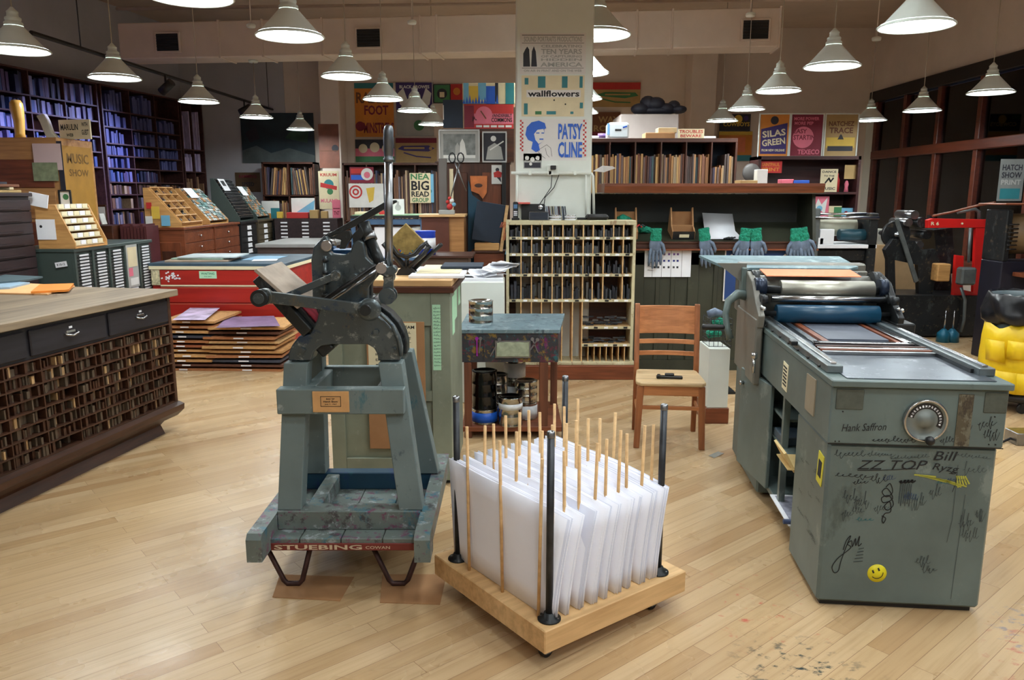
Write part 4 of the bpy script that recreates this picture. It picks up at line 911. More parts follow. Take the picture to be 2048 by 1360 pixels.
# black cradle holding a gilt bordered book
cb = thing('book_cradle', 'black wire-sided book cradle on the grey-green cabinet', 'rack', (-.615, 4.5, 1.1865))
def yoke(y):
    b = MB(); b.prism([(-.06, 0), (.06, 0), (.045, .03), (.018, .05), (-.018, .05), (-.045, .03)], y, y + .012, M_black, 'xz')
    b.tube([(-.015, y + .006, .045), (-.09, y + .006, .13), (-.13, y + .006, .18), (-.115, y + .006, .198), (-.09, y + .006, .18), (-.05, y + .006, .12), (0, y + .006, .105), (.05, y + .006, .12), (.09, y + .006, .165), (.115, y + .006, .185), (.13, y + .006, .16), (.10, y + .006, .12), (.015, y + .006, .045)], .013, M_black, 8)
    b.tube([(0, y + .006, .04), (0, y + .006, .11)], .008, M_black, 6); return b
yoke(0).build('front_yoke', cb); yoke(.08).build('rear_yoke', cb)
b = MB(); b.bb(-.05, .05, .012, .16, 0, .012, M_black); b.tube([(.04, .08, .03), (.19, .08, .165), (.205, .08, .175)], [.012, .014, .010], M_black, 10); b.build('cradle_base', cb)
b = MB(); b.box((.0, 0, .0), (.155, .03, .155), plain('gilt_book_cover', (160, 138, 84), .35, .3, .35, 30), (0, .78, 0), .003)
for k in range(12):
    a = -.06 + .01 * k; b.box((a * .7 , -.016, -.085 + abs(a) * .7 + .0), (.008, .002, .008), (M_red, M_blue, M_gold, M_teal)[k % 4], (0, .78, 0))
o = b.build('ornate_book', None, (-.615, 4.545, 1.1865 + .188)); tag(o, 'gilt square book with bright coloured border in the black cradle', 'book')

# ================= LEFT FURNITURE BENCH =================
M_bench = wood('bench_black_paint', (24, 22, 26), (44, 42, 48), 'y', 6, .4); M_benchb = wood('bench_brown', (44, 26, 18), (84, 50, 32), 'y', 7, .45)
M_btop = wood('bench_worn_top', (96, 80, 64), (160, 140, 114), 'y', 5, .5)
bn = thing('furniture_bench', 'long dark composing bench with drawers over pigeonholes of wooden spacers', 'cabinet', (-2.37, 5.33, 0), -D(10.5))
LB = 2.75; DB = 1.05
def bx(n, x0, x1, y0, y1, z0, z1, m, bv=.003, par=bn): b = MB(); b.bb(x0, x1, y0, y1, z0, z1, m, bv); return b.build(n, par)
bx('worktop', -DB, .04, -LB, .04, .955, 1.0, M_btop, .004)
b = MB(); b.bb(-DB + .02, -.01, -LB, 0, .77, .955, M_bench); b.bb(-DB + .02, -.30, -LB, 0, .19, .77, M_benchb); b.bb(-.30, 0, -.03, 0, .19, .955, M_benchb, .004); b.bb(-.3, 0, -LB, -LB + .03, .19, .77, M_benchb); b.build('bench_body', bn)
b = MB(); b.prism([(-DB + .02, .10), (-.02, .10), (.035, .15), (.04, .19), (.0, .205), (-DB + .02, .205)], -LB, .01, M_benchb, 'xz'); b.prism([(-DB + .06, 0), (-.04, 0), (-.07, .06), (-.03, .10), (-DB + .06, .10)], -LB, -.12, M_benchb, 'xz'); b.build('base_moulding', bn)
dl = .62
for k in range(4):
    y1 = -.04 - k * dl * (1.0); y0 = y1 - dl + .03
    o = bx('drawer', -.02, .006, y0, y1, .785, .93, M_bench, .006); c = MB(); ym = (y0 + y1) / 2
    c.lathe([(.03, 0), (.032, .012), (.02, .02), (0, .022)], M_bright, M=Matrix.Translation((.006, ym, .855)) @ Matrix.Scale(1.3, 4, (0, 1, 0)) @ Matrix.Rotation(D(90), 4, 'Y'), seg=16) if k == 2 else c.tube([(.007, ym - .05, .87), (.02, ym - .045, .862), (.024, ym, .852), (.02, ym + .045, .862), (.007, ym + .05, .87)], .006, M_bright, 8)
    c.bb(.004, .010, ym - .035, ym + .035, .868, .882, M_bright, .002); c.build('pull_handle', o); c = MB(); c.bb(.006, .0085, ym - .012, ym + .012, .893, .905, M_paper); c.build('label_tag', o)
ROWS = 8; rh = (.765 - .21) / ROWS; cols = []
y = -.03
rb = random.Random(11)
while y > -LB + .3: w = rb.choice((.19, .22, .25)) if y > -1.6 else .30; cols.append((y - w, y)); y -= w
b = MB()
for r in range(ROWS + 1): b.bb(-.3, .0, -LB, -.03, .21 + r * rh - .004, .21 + r * rh + .004, M_benchb)
for (y0, y1) in cols: b.bb(-.3, -.002, y0 - .004, y0 + .004, .21, .765, M_benchb)
b.build('pigeonhole_grid', bn)
M_blk = assorted('spacer_wood', [(62, 48, 40), (78, 62, 50), (54, 44, 40), (88, 72, 56), (70, 60, 50), (96, 76, 54), (58, 52, 48), (110, 88, 62), (66, 50, 38)], .6)
M_blkl = assorted('spacer_wood_light', [(196, 166, 110), (176, 140, 96), (206, 186, 140), (150, 96, 60)], .6)
bw = bn.matrix_world if False else Matrix.Translation((-2.37, 5.33, 0)) @ Matrix.Rotation(-D(10.5), 4, 'Z')
cnt = 0; rest = MB(); protos = {}
items = []
for (y0, y1) in cols:
    for r in range(ROWS):
        z0 = .21 + r * rh + .0045; y = y1 - .008
        empty = rb.random() < .12
        while y > y0 + .02:
            t = rb.choice((.012, .014, .018, .022)); h = rh * rb.uniform(.55, .88); d = rb.uniform(.0, .05)
            if empty and rb.random() < .75: y -= t; continue
            items.append((y - t / 2, z0, t * .86, h, d, rb.random())); y -= t
items.sort(key=lambda i: i[0])
pm = MB(); pm.bb(-.5, .5, -.5, .5, 0, 1, M_blk); pmesh = pm.build('wood_spacer'); pl2 = MB(); pl2.bb(-.5, .5, -.5, .5, 0, 1, M_blkl); lmesh = pl2.build('wood_spacer')
Rm = Matrix.Rotation(-D(10.5), 4, 'Z')
vis = [i for i in items]
step = [i for i in vis if i[0] > -2.35]
big = set(id(i) for i in sorted(step, key=lambda i: i[0])[:300])
n = 0
for it in vis:
    y, z, t, h, d, q = it
    if id(it) in big:
        src = lmesh if q > .86 else pmesh
        o = src if n == 0 else src.copy()
        if n: COL.objects.link(o)
        o.location = bw @ Vector((-.10 - d, y, z)); o.scale = (.19, t, h); o.rotation_euler = (0, 0, -D(10.5)); n += 1
        tag(o, 'small wooden spacer standing in the left bench pigeonholes', 'wood spacer', 'wooden spacers in the left bench')
    else:
        rest.add([(x2, y2, z2) for x2 in (-.195 - d, -.005 - d) for y2 in (y - t / 2, y + t / 2) for z2 in (z, z + h)], [(0, 1, 3, 2), (4, 6, 7, 5), (0, 4, 5, 1), (2, 3, 7, 6), (1, 5, 7, 3)], (M_blkl if q > .9 else (M_benchb if q < .4 else M_blk)))
bpy.data.objects.remove(lmesh) if 'label' not in lmesh else None
o = rest.build('wood_spacers', None, (-2.37, 5.33, 0), (0, 0, -D(10.5))); tag(o, 'many thin wooden spacers filling the far pigeonholes of the left bench', 'wood spacers', None, 'stuff')
# things on the bench
def flat(name, p4, z0, z1, m, label, cat, bev=.001, group=None):
    b = MB(); b.prism([(p.x, p.y) for p in [at_z(px, py, z0) for px, py in p4]], z0, z1, m, 'xy'); return tag(b.build(name), label, cat, group)
M_env = plain('orange_envelope_paper', (222, 132, 44), .7, 0, .08); M_env2 = plain('orange_light', (232, 176, 120), .7, 0, .08)
flat('brown_folder', [(-20, 588), (95, 590), (150, 574), (40, 568)], 1.001, 1.010, M_env2, 'pale peach folder under the orange envelope on the left bench', 'folder')
flat('orange_envelope', [(62, 587), (138, 583), (148, 570), (80, 572)], 1.011, 1.024, M_env, 'bright orange envelope lying on the left bench', 'envelope')
flat('blue_grey_folder', [(-60, 572), (58, 562), (86, 556), (10, 552)], 1.025, 1.037, plain('slate_board', (74, 92, 98), .6), 'slate blue folder on the stack at the left end of the bench', 'folder')
flat('pale_folder', [(-60, 582), (20, 578), (60, 568), (-20, 565)], 1.011, 1.024, plain('pale_blue_board', (150, 176, 196), .6), 'pale blue board in the stack at the left end of the bench', 'board')

# ================= RED FLAT CABINET AND BOARD STACKS =================
M_rc = wood('red_cabinet_paint', (150, 28, 22), (182, 42, 30), 'x', 4, .4)
rc = thing('red_cabinet', 'wide bright red flat-file cabinet with a cream edged dark top', 'cabinet', (-3.70, 7.95, 0), -D(2))
b = MB(); b.bb(0, 1.37, 0, 1.25, 0, .89, M_rc); b.build('cabinet_body', rc)
b = MB(); b.bb(-.02, 1.39, -.02, 1.27, .89, .925, M_cream, .002); b.bb(-.02, 1.39, -.02, 1.27, .925, .955, plain('dark_blue_top', (64, 84, 98), .35, 0, .35, 4), .003); b.build('cabinet_top', rc)
for k in range(5):
    z1 = .885 - k * .17; b = MB(); b.bb(.09, 1.36, -.014, 0, z1 - .165, z1 - .005, M_rc, .003)
    o = b.build('drawer', rc)
    if k == 0: c = MB(); c.bb(.09, 1.36, -.0155, -.0135, z1 - .167, z1 - .152, M_cream); c.build('paper_strip', o)
    else: c = MB(); c.bb(.09, 1.36, -.0155, -.0135, z1 - .012, z1 - .008, plain('pale_drawer_edge', (196, 110, 80), .5)); c.build('drawer_edge', o)
b = MB(); b.bb(.5, .68, -.017, -.0145, .80, .875, M_green); Mt = Matrix.Translation((0, -.017, 0)); letters(b, 'WAITING', .59, .85, .14, .022, plain('green_marker', (40, 120, 90), .7), Mt, .0008); letters(b, 'TO DRY', .59, .82, .08, .012, plain('green_marker'), Mt, .0008); b.build('green_sign', rc)
b = MB(); r3 = random.Random(4)
for k in range(26): b.box((.13 + r3.gauss(.08, .05), -.0155, .82 + r3.gauss(0, .025)), (.018, .002, .014), M_paper, (0, r3.uniform(-.6, .6), 0))
b.bb(.0, .085, -.016, -.001, .73, .885, plain('sticker_covered_stile', (196, 186, 150), .6, 0, .5, 40)); b.build('stickers', rc)
def onrc(name, x0, x1, y0, y1, z0, z1, m, label, cat, rz=0):
    b = MB(); b.bb(-(x1 - x0) / 2, (x1 - x0) / 2, -(y1 - y0) / 2, (y1 - y0) / 2, 0, z1 - z0, m, .002); o = b.build(name, None, ((x0 + x1) / 2, (y0 + y1) / 2, z0), (0, 0, rz)); return tag(o, label, cat)
onrc('print_board', -3.62, -2.98, 8.05, 8.6, .956, .974, plain('dull_pink_board', (172, 150, 130), .6, 0, .2), 'dull pink board lowest in the pile on the red cabinet', 'board', .1)
onrc('print_board', -3.55, -3.0, 8.1, 8.6, .975, .990, plain('pale_green_board', (150, 172, 156), .6, 0, .2), 'pale green board in the pile on the red cabinet', 'board', -.08)
onrc('print_board', -3.5, -2.9, 8.1, 8.6, .991, 1.006, plain('grey_white_board', (178, 188, 190), .6, 0, .2), 'grey white board topmost in the pile on the red cabinet', 'board', .05)
onrc('blue_sheet', -2.9, -2.55, 8.3, 8.85, .956, .959, plain('sky_blue_sheet', (120, 158, 186), .5, 0, .1), 'sky blue sheet lying on the right of the red cabinet top', 'paper', 0)
onrc('white_sheet', -2.75, -2.5, 8.15, 8.35, .9595, .9615, M_paper, 'white sheet lying near the front of the red cabinet top', 'paper', .2)
M_galley = assorted('galley_wood', [(196, 150, 96), (168, 110, 70), (206, 170, 120), (96, 60, 46), (60, 64, 78), (180, 134, 84), (150, 86, 56)], .55)
gm = MB(); gm.bb(-.5, .5, -.5, .5, 0, 1, M_galley, 0); gproto = gm.build('type_galley')
lab = MB(); lab.bb(-.07, .07, -.506, -.5, .25, .8, M_paper); lproto = lab.build('paper_label', gproto)
def stack(cx, cy, w, d, n, z0, dz, top, where, seed):
    r = random.Random(seed); z = z0; global gused
    for k in range(n):
        o = gproto if not gused else dup(gproto, (0, 0, 0)); gused = True
        o.location = (cx + r.uniform(-.035, .035), cy + r.uniform(-.02, .02), z); o.scale = (w * r.uniform(.94, 1.05), d, .022); o.rotation_euler = (0, 0, r.uniform(-.04, .04) - .03)
        tag(o, ('topmost' if k == n - 1 else 'lowest' if k == 0 else '%s from the bottom' % ('second', 'third', 'fourth', 'fifth', 'sixth', 'seventh', 'eighth', 'ninth', 'tenth', 'eleventh')[k - 1]) + ' wooden galley board in the %s floor stack' % where, 'board', '%s stack of galley boards' % where)
        fr = MB(); zz = z + .0225
        z += dz
gused = False
stack(-3.08, 7.50, .56, .66, 11, .0, .0455, None, 'left', 1)
stack(-2.52, 7.45, .70, .62, 10, .0, .0445, None, 'right', 2)
# battens separating the boards
def battens(cx, cy, w, d, n, dz, where):
    for k in range(n):
        b = MB()
        for s in (-1, 1): b.bb(cx + s * w * .38 - .02, cx + s * w * .38 + .02, cy - d * .38, cy + d * .38, .0225 + k * dz, dz - .0005 + k * dz, M_dkwood)
        b.bb(cx - w * .4, cx + w * .4, cy + d * .3, cy + d * .38, .0225 + k * dz, dz - .0005 + k * dz, M_dkwood)
        tag(b.build('spacing_frame'), 'dark spacing battens between galley boards of the %s floor stack' % where, 'batten', 'battens in the %s floor stack' % where)
battens(-3.08, 7.50, .5, .6, 10, .0455, 'left'); battens(-2.52, 7.45, .64, .56, 9, .0445, 'right')
flat('printed_sheet', [(345, 640), (410, 640), (440, 616), (380, 616)], .501, .503, plain('print_white_violet', (176, 160, 186), .6, 0, .5, 6), 'white and violet printed sheet on top of the left floor stack', 'print')
flat('printed_sheet', [(432, 656), (560, 652), (548, 632), (455, 634)], .4455, .4475, plain('print_violet', (112, 88, 120), .6, 0, .4, 5), 'dark violet printed sheet on top of the right floor stack', 'print')

# ================= PIGEONHOLE CABINET IN THE MIDDLE =================
GY = 6.86
M_cream2 = worn('cream_painted_edge', (196, 186, 150), [(140, 110, 80), (216, 208, 180)], .6, 0, 14, .56)
pg = thing('pigeonhole_cabinet', 'cream-edged wooden pigeonhole cabinet of black metal spacers, facing the camera', 'cabinet', (0, 0, 0))
X = lambda px: at_y(px, 560, GY).x
Zy = lambda py: at_y(1100, py, GY).z
gx = [1019, 1042, 1063, 1083.5, 1104.5, 1125, 1146, 1165.5, 1185, 1206, 1225, 1245, 1262]
gx = [X(v) for v in gx]; zr = [Zy(v) for v in (448, 476, 509, 550, 601)]
z5, z6, z7 = Zy(655), Zy(690), Zy(716)
b = MB(); b.bb(gx[0] - .03, gx[-1] + .035, GY, GY + .3, Zy(450), Zy(441), M_cream2, .003); b.bb(gx[0] - .03, gx[0] - .004, GY, GY + .3, .16, Zy(450), M_cream2, .003); b.bb(gx[-1] + .008, gx[-1] + .035, GY, GY + .3, .16, Zy(450), M_cream2, .003)
b.bb(gx[0] - .03, gx[-1] + .035, GY + .28, GY + .3, .16, Zy(450), M_dkwood); b.build('carcass', pg)
b = MB(); b.bb(gx[0] - .06, gx[-1] + .07, GY - .05, GY + .32, 0, .13, M_redwood, .006); b.bb(gx[0] - .04, gx[-1] + .05, GY - .02, GY + .3, .13, .16, M_cream2, .004); b.build('plinth', pg)
for i, z in enumerate(zr[1:] + [z5, z6]):
    x0 = gx[0] if i < 4 else gx[7]
    b = MB(); b.bb(x0, gx[-1] + .008, GY + .005, GY + .28, z - .006, z + .008, M_pine); b.build('shelf', pg)
    c = MB(); c.bb(x0, gx[-1] + .008, GY, GY + .006, z - .014, z + .010, M_cream2)
    for k in range(len(gx) - 1):
        if gx[k] >= x0 - .01: c.bb(gx[k] + .02, gx[k] + .055, GY - .002, GY, z - .010, z + .006, M_paper if (k + i) % 3 else M_ink)
    c.build('label_strip', pg)
for i, x in enumerate(gx[1:-1]):
    zb = zr[4] if i not in (0, 1, 2, 3, 4, 5, 6, 7) else .16
    if i >= 7: zb = zr[4]
    if i == 9: zb = zr[2]
    b = MB(); b.bb(x - .005, x + .005, GY + .004, GY + .28, zb, zr[0], M_pine); b.build('divider', pg)
for k in range(7): x = gx[7] + .06 + k * .055; b = MB(); b.bb(x - .003, x + .003, GY + .004, GY + .28, .16, z6, M_pine); b.build('divider', pg)
M_iron = assorted('metal_spacers', [(44, 48, 52), (58, 62, 68), (36, 38, 44), (70, 74, 78), (50, 52, 60), (82, 80, 76)], .45)
ip = MB(); ip.bb(-.5, .5, -.5, .5, 0, 1, M_iron); ip = ip.build('metal_spacer'); first = True; r4 = random.Random(9); n = 0; restm = MB()
def place_spacer(x, y, z, sx, sy, sz, ry=0):
    global first, n
    if n >= 300: restm.box((x, y, z + sz / 2), (sx, sy, sz), M_iron, (0, ry, 0)); return
    o = ip if first else ip.copy()
    if not first: COL.objects.link(o)
    first = False; n += 1; o.location = (x, y, z); o.scale = (sx, sy, sz); o.rotation_euler = (0, ry, 0)
    tag(o, 'small dark metal spacer in the middle pigeonhole cabinet', 'metal spacer', 'metal spacers in the pigeonhole cabinet')
for r in range(4):
    zt, zb = zr[r], zr[r + 1] + .008; H = zt - zb
    for cidx in range(12):
        x0, x1 = gx[cidx] + .007, gx[cidx + 1] - .007; m = r4.choice((3, 4, 5, 6)); w = (x1 - x0) / m
        for k in range(m):
            if r4.random() < .12: continue
            hh = H * (r4.uniform(.45, .8) if r < 2 else r4.uniform(.3, .75)); place_spacer(x0 + w * (k + .5), GY + .10 + r4.uniform(-.05, .05), zb, w * .8, .12, hh)
for k in range(46):
    x = r4.uniform(gx[7] + .03, gx[-1] - .03); place_spacer(x, GY + .10 + r4.uniform(-.05, .05), z5 + .009 + (k % 4) * .022, .05, .012, .012)
for k in range(40):
    x = r4.uniform(gx[7] + .03, gx[-1] - .03); place_spacer(x, GY + .10 + r4.uniform(-.05, .05), z6 + .009 + (k % 3) * .018, .05, .012, .012)
if restm.v: tag(restm.build('metal_spacers'), 'heap of small dark metal spacers on the lower shelves of the pigeonhole cabinet', 'metal spacers', None, 'stuff')
zt = Zy(441)
# on the cabinet top: radio, discs, phone, speaker
def T(name, x, y, z, dims, m, label, cat, rz=0, bev=.004):
    b = MB(); b.box((0, 0, dims[2] / 2), dims, m, None, bev); return tag(b.build(name, None, (x, y, z), (0, 0, rz)), label, cat)
ph = thing('cordless_phone', 'black cordless phone standing on the pigeonhole cabinet left corner', 'phone', (X(1031), GY + .08, zt))
b = MB(); b.box((0, 0, .08), (.045, .03, .16), M_black, (-.08, 0, 0), .008); b.build('handset', ph); b = MB(); b.bb(-.035, .035, -.03, .03, 0, .02, M_black, .004); b.build('charging_base', ph); b = MB(); b.box((0, -.018, .12), (.032, .003, .035), plain('lcd_blue', (70, 110, 150), .3), (-.08, 0, 0)); 
for k in range(9): b.box((-.011 + .011 * (k % 3), -.0175, .075 - .015 * (k // 3)), (.008, .003, .009), M_paper, (-.08, 0, 0))
b.build('keypad', ph)
sp = thing('speaker_box', 'small dark amplifier box on the pigeonhole cabinet', 'speaker', (X(1077), GY + .08, zt)); b = MB(); b.bb(-.085, .085, -.05, .06, 0, .075, M_steel, .004); b.build('housing', sp); b = MB(); b.bb(-.08, .08, -.054, -.05, .005, .07, plain('speaker_grille', (26, 34, 48), .5)); b.build('grille', sp)
rd = thing('radio', 'black radio with round chrome dial behind the small amplifier', 'radio', (X(1070), GY + .2, zt)); b = MB(); b.bb(-.12, .09, -.04, .05, 0, .14, M_black, .006); b.build('housing', rd); b = MB(); b.lathe([(0, 0), (.02, 0), (.024, .004), (.018, .008), (0, .008)], M_bright, M=Matrix.Translation((.05, -.041, .11)) @ Matrix.Rotation(D(90), 4, 'X'), seg=20); b.build('dial', rd)
cp = MB(); cp.box((0, 0, .06), (.006, .12, .12), assorted('disc_case', [(190, 196, 200), (60, 70, 80), (200, 190, 160), (90, 60, 60), (150, 160, 170)], .3), (0, -.12, 0)); cp = cp.build('disc_case')
for k in range(18):
    o = cp if k == 0 else cp.copy()
    if k: COL.objects.link(o)
    o.location = (X(1092) + .0105 * k, GY + .2, zt + .001); tag(o, 'slim disc case in the leaning row on the pigeonhole cabinet', 'disc case', 'row of disc cases')
for k, (px, r0) in enumerate(((1110, .055), (1140, .05))):
    for j in range(4): b = MB(); b.lathe([(0, 0), (r0, 0), (r0, .010), (0, .011)], M_bright if j % 2 else M_paper, seg=24); tag(b.build('disc', None, (X(px), GY + .075, zt + .0005 + j * .012)), 'silver disc or lid in the %s flat pile on the pigeonhole cabinet' % ('left', 'right')[k], 'disc', 'flat piles of discs')
T('folded_cloth', X(1195), GY + .15, zt, (.20, .12, .05), M_black, 'folded black cloth at the right of the pigeonhole cabinet top', 'cloth', .1, .02)
T('black_case', X(1165), GY + .2, zt, (.08, .08, .02), M_dark, 'small dark case beside the folded black cloth', 'case')
b = MB(); b.bb(X(1030) , X(1060), GY + .1, GY + .25, zt + .141, zt + .155, plain('coral_folder', (200, 90, 80), .6)); tag(b.build('coral_folder'), 'coral red folder on top of the black radio', 'folder')

# ================= GREEN COMPOSING CABINET WITH GLOVES =================
M_dg = worn('dark_green_paint', (54, 56, 44), [(44, 46, 38), (66, 68, 54)], .45, 0, 3, .6)
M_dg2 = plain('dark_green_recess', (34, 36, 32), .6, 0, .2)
KY = 7.2
gk = thing('composing_cabinet', 'long dark green panelled composing cabinet with sloping desk and wooden hood shelf', 'cabinet', (0, 0, 0))
kx0, kx1 = 1.14, 2.80
b = MB(); b.bb(kx0, kx1, KY + .02, KY + .6, 0, 1.17, M_dg); b.bb(kx0, kx1, KY, KY + .02, .0, .10, M_dg)
for x0, x1 in ((kx0, kx0 + .09), (kx0 + .50, kx0 + .60), (kx0 + 1.05, kx0 + 1.15), (kx1 - .09, kx1)): b.bb(x0, x1, KY, KY + .02, .10, 1.12, M_dg, .004)
b.bb(kx0, kx1, KY, KY + .02, 1.0, 1.14, M_dg, .004)
for x in (kx0 + .22, kx0 + .36, kx0 + .76, kx0 + .9, kx0 + 1.3): b.bb(x - .02, x + .02, KY + .008, KY + .02, .10, 1.0, M_dg, .003)
b.build('cabinet_body', gk)
b = MB(); b.bb(kx0 - .01, kx1 + .01, KY - .07, KY + .02, 1.14, 1.155, M_redwood, .003); b.bb(kx0, kx1, KY - .03, KY + .02, 1.155, 1.20, M_dkwood, .004); b.bb(kx0, kx1, KY - .035, KY + .0, 1.20, 1.22, M_dkwood, .004); b.build('front_lip', gk)
b = MB(); b.prism([(KY, 1.17), (KY + .5, 1.17), (KY + .5, 1.40), (KY + .42, 1.36), (KY, 1.215)], .72, kx1 - .02, M_dg, 'yz'); b.build('sloping_desk', gk)
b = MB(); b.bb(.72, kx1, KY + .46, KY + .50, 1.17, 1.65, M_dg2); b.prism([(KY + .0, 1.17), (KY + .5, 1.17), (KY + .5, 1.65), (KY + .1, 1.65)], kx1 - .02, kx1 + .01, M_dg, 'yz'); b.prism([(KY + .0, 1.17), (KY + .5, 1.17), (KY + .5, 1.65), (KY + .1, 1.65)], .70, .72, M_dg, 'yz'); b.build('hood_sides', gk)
b = MB(); b.bb(.76, 2.86, KY - .02, KY + .62, 1.652, 1.66, M_dg, .002); b.prism([(KY - .02, 1.66), (KY + .6, 1.66), (KY + .6, 1.745), (KY - .04, 1.745), (KY - .04, 1.72)], .84, 2.84, M_redwood, 'yz'); b.build('hood_shelf', gk, bevel=.003)
def desk_z(y): return 1.215 + (y - KY) / .42 * .145
def bin_(px, w, label, inner):
    x = at_y(px, 440, KY + .2).x; t = thing('wooden_bin', label, 'bin', (x, KY + .16, desk_z(KY + .16) + .003)); t.rotation_euler = (D(19), 0, 0)
    b = MB(); b.bb(-w / 2, w / 2, -.11, .11, 0, .012, M_card); 
    for s in (-1, 1): b.prism([(-.11, 0), (.11, 0), (.11, .22), (.08, .24), (-.02, .10), (-.11, .07)], s * w / 2 - .006, s * w / 2 + .006, M_card, 'yz')
    b.bb(-w / 2, w / 2, .10, .11, 0, .19, M_card); b.bb(-w / 2, w / 2, -.02, -.008, .0, .10, M_card); b.build('bin_body', t)
    b = MB(); b.bb(-w / 2, w / 2, -.118, -.108, 0, .075, inner); b.bb(-.04, .05, -.121, -.118, .02, .05, M_cream); b.build('bin_front', t); return t
bin_(1250, .19, 'open brown wooden bin at the left of the sloping desk', M_card); bin_(1361, .20, 'open brown wooden bin with dark front in the middle of the sloping desk', M_dark)
b = MB(); r5 = random.Random(2)
for k in range(6): p = (1.04 + .03 * k, KY + .1, desk_z(KY + .12) + .07 + .005 * k); b.tube([p, (p[0] + .03, p[1] + .02, p[2] + .02), (p[0] + .05, p[1], p[2])], .009, (M_red, M_dark)[k % 2], 6)
tag(b.build('red_cable'), 'tangle of red and dark cable in the left wooden bin', 'cable')
M_glg = plain('glove_green_knit', (30, 150, 120), .8, 0, .15, 40, .4); M_glb = plain('glove_rubber_blue_grey', (104, 120, 142), .45, 0, .35, 18)
def glove(px, label, tilt=0, flip=1, pale=False):
    x = at_y(px, 480, KY - .06).x; t = thing('work_glove', label, 'glove', (x, KY - .085, 1.345)); t.rotation_euler = (D(6), tilt, 0); t.scale = (flip * 1.2, 1.1, 1.55)
    b = MB(); b.sph((0, 0, -.10), (.05, .018, .055), M_glb, 14, 10)
    for i, (fx, L, a) in enumerate(((-.036, .075, -.10), (-.012, .09, -.03), (.012, .086, .05), (.036, .07, .13))):
        b.tube([(fx * .9, 0, -.12), (fx + a * .03, -.006, -.145), (fx + a * .06, -.002, -.15 - L * .6), (fx + a * .08, .002, -.15 - L)], [.0125, .0125, .0115, .007], M_glb, 8)
    b.tube([(.03, 0, -.085), (.055, -.008, -.10), (.068, -.008, -.135), (.064, -.004, -.155)], [.014, .013, .012, .008], M_glb, 8)
    b.build('palm_and_fingers', t)
    b = MB(); b.lathe([(.040, -.075), (.046, -.06), (.040, -.03), (.042, -.012), (.044, -.005), (.040, -.004), (.04, 0), (0, -.01)], M_glg if not pale else M_glg, M=Matrix.Scale(.45, 4, (0, 1, 0)), seg=18); b.build('knit_cuff', t)
    return t
glove(1311, 'blue-grey work glove with green cuff, leftmost on the green cabinet lip'); glove(1405, 'blue-grey work glove with green cuff beside the white chart paper', -.18)
glove(1490, 'darker rear glove of the pair left of the blue poster', .1, -1); glove(1509, 'front glove of the pair with bright green cuff above the blue poster', -.12); glove(1600, 'grey work glove with pale cuff, rightmost on the green cabinet lip', -.3); glove(1588, 'hidden back glove of the rightmost grey pair', -.1, -1)
def crumple(px, py, y, z, label, m=M_glg):
    p = at_y(px, py, y); b = MB(); b.tube([(p.x - .06, y, z + .03), (p.x - .02, y - .02, z + .045), (p.x + .03, y, z + .03), (p.x + .07, y + .02, z + .02)], [.03, .036, .03, .022], m, 10); tag(b.build('green_glove'), label, 'glove')
crumple(1250, 405, KY + .22, desk_z(KY + .2) + .10, 'green knit glove lying across the left wooden bin'); crumple(1292, 420, KY + .2, desk_z(KY + .2) + .0, 'green knit glove just right of the left wooden bin')
b = MB(); x0, x1 = at_y(1410, 440, KY + .2).x, at_y(1478, 440, KY + .2).x; b.add([(x0, KY + .05, desk_z(KY + .05) + .006), (x1, KY + .05, desk_z(KY + .05) + .006), (x1 - .02, KY + .24, desk_z(KY + .24) + .006), (x0 + .01, KY + .24, desk_z(KY + .24) + .006), (x0 + .01, KY + .36, 1.47), (x1 - .02, KY + .36, 1.46)], [(0, 1, 2, 3), (3, 2, 5, 4)], M_paper, True); o = b.build('white_carton_sheet'); sm = o.modifiers.new('thickness', 'SOLIDIFY'); sm.thickness = .003; tag(o, 'creased white sheet of cardboard on the sloping desk', 'paper')
b = MB(); 
for k in range(3): b.cyl((at_y(1450 + k * 6, 470, KY).x, KY + .03, desk_z(KY + .03) + .016), (at_y(1458 + k * 6, 470, KY).x + .02, KY + .06, desk_z(KY + .06) + .018), .008, M_dark, seg=8)
tag(b.build('small_tool'), 'small dark tools at the front of the creased white cardboard', 'tool')
# chart and poster pinned to the cabinet front
ct = MB(); w0, w1 = at_y(1289, 520, KY).x, at_y(1382, 520, KY).x; z1, z0 = at_y(1330, 489, KY - .01).z, at_y(1330, 554, KY - .01).z; ct.bb(w0, w1, KY - .006, KY - .003, z0, z1, M_paper)
Mt = Matrix.Translation(((w0 + w1) / 2, KY - .0062, (z0 + z1) / 2)); cw, chh = w1 - w0, z1 - z0
for fx in (-.33, -.13, .07, .3): ct.stroke([(fx * cw, chh / 2), (fx * cw, -chh / 2)], .003, M_ink, Mt)
for fz in (.36,): ct.stroke([(-cw / 2, fz * chh), (cw / 2, fz * chh)], .003, M_ink, Mt)
mm = [plain('swatch_%s' % n, c, .6, 0, .25, 60) for n, c in (('maroon', (110, 40, 70)), ('blue', (50, 60, 130)), ('black', (50, 50, 56)), ('violet', (110, 70, 140)))]
for r in range(3):
    for k, fx in enumerate((-.28, -.2, -.08, .02, .13, .21)): ct.bb(w0 + (fx + .5) * cw - .009, w0 + (fx + .5) * cw + .009, KY - .008, KY - .006, (z0 + z1) / 2 + (.2 - .2 * r) * chh - .009, (z0 + z1) / 2 + (.2 - .2 * r) * chh + .009, mm[(r if r else (0 if k < 3 else 3)) % 4])
for k in range(6): scribble(ct, (-.38 + .0 * k) * cw, (.3 - .12 * k) * chh, .05, .008, mm[2], 400 + k, .002, 4, Mt)
for k, fx in enumerate((-.22, -.02, .2)): scribble(ct, fx * cw, .43 * chh, .06, .01, M_teal, 420 + k, .002, 5, Mt)
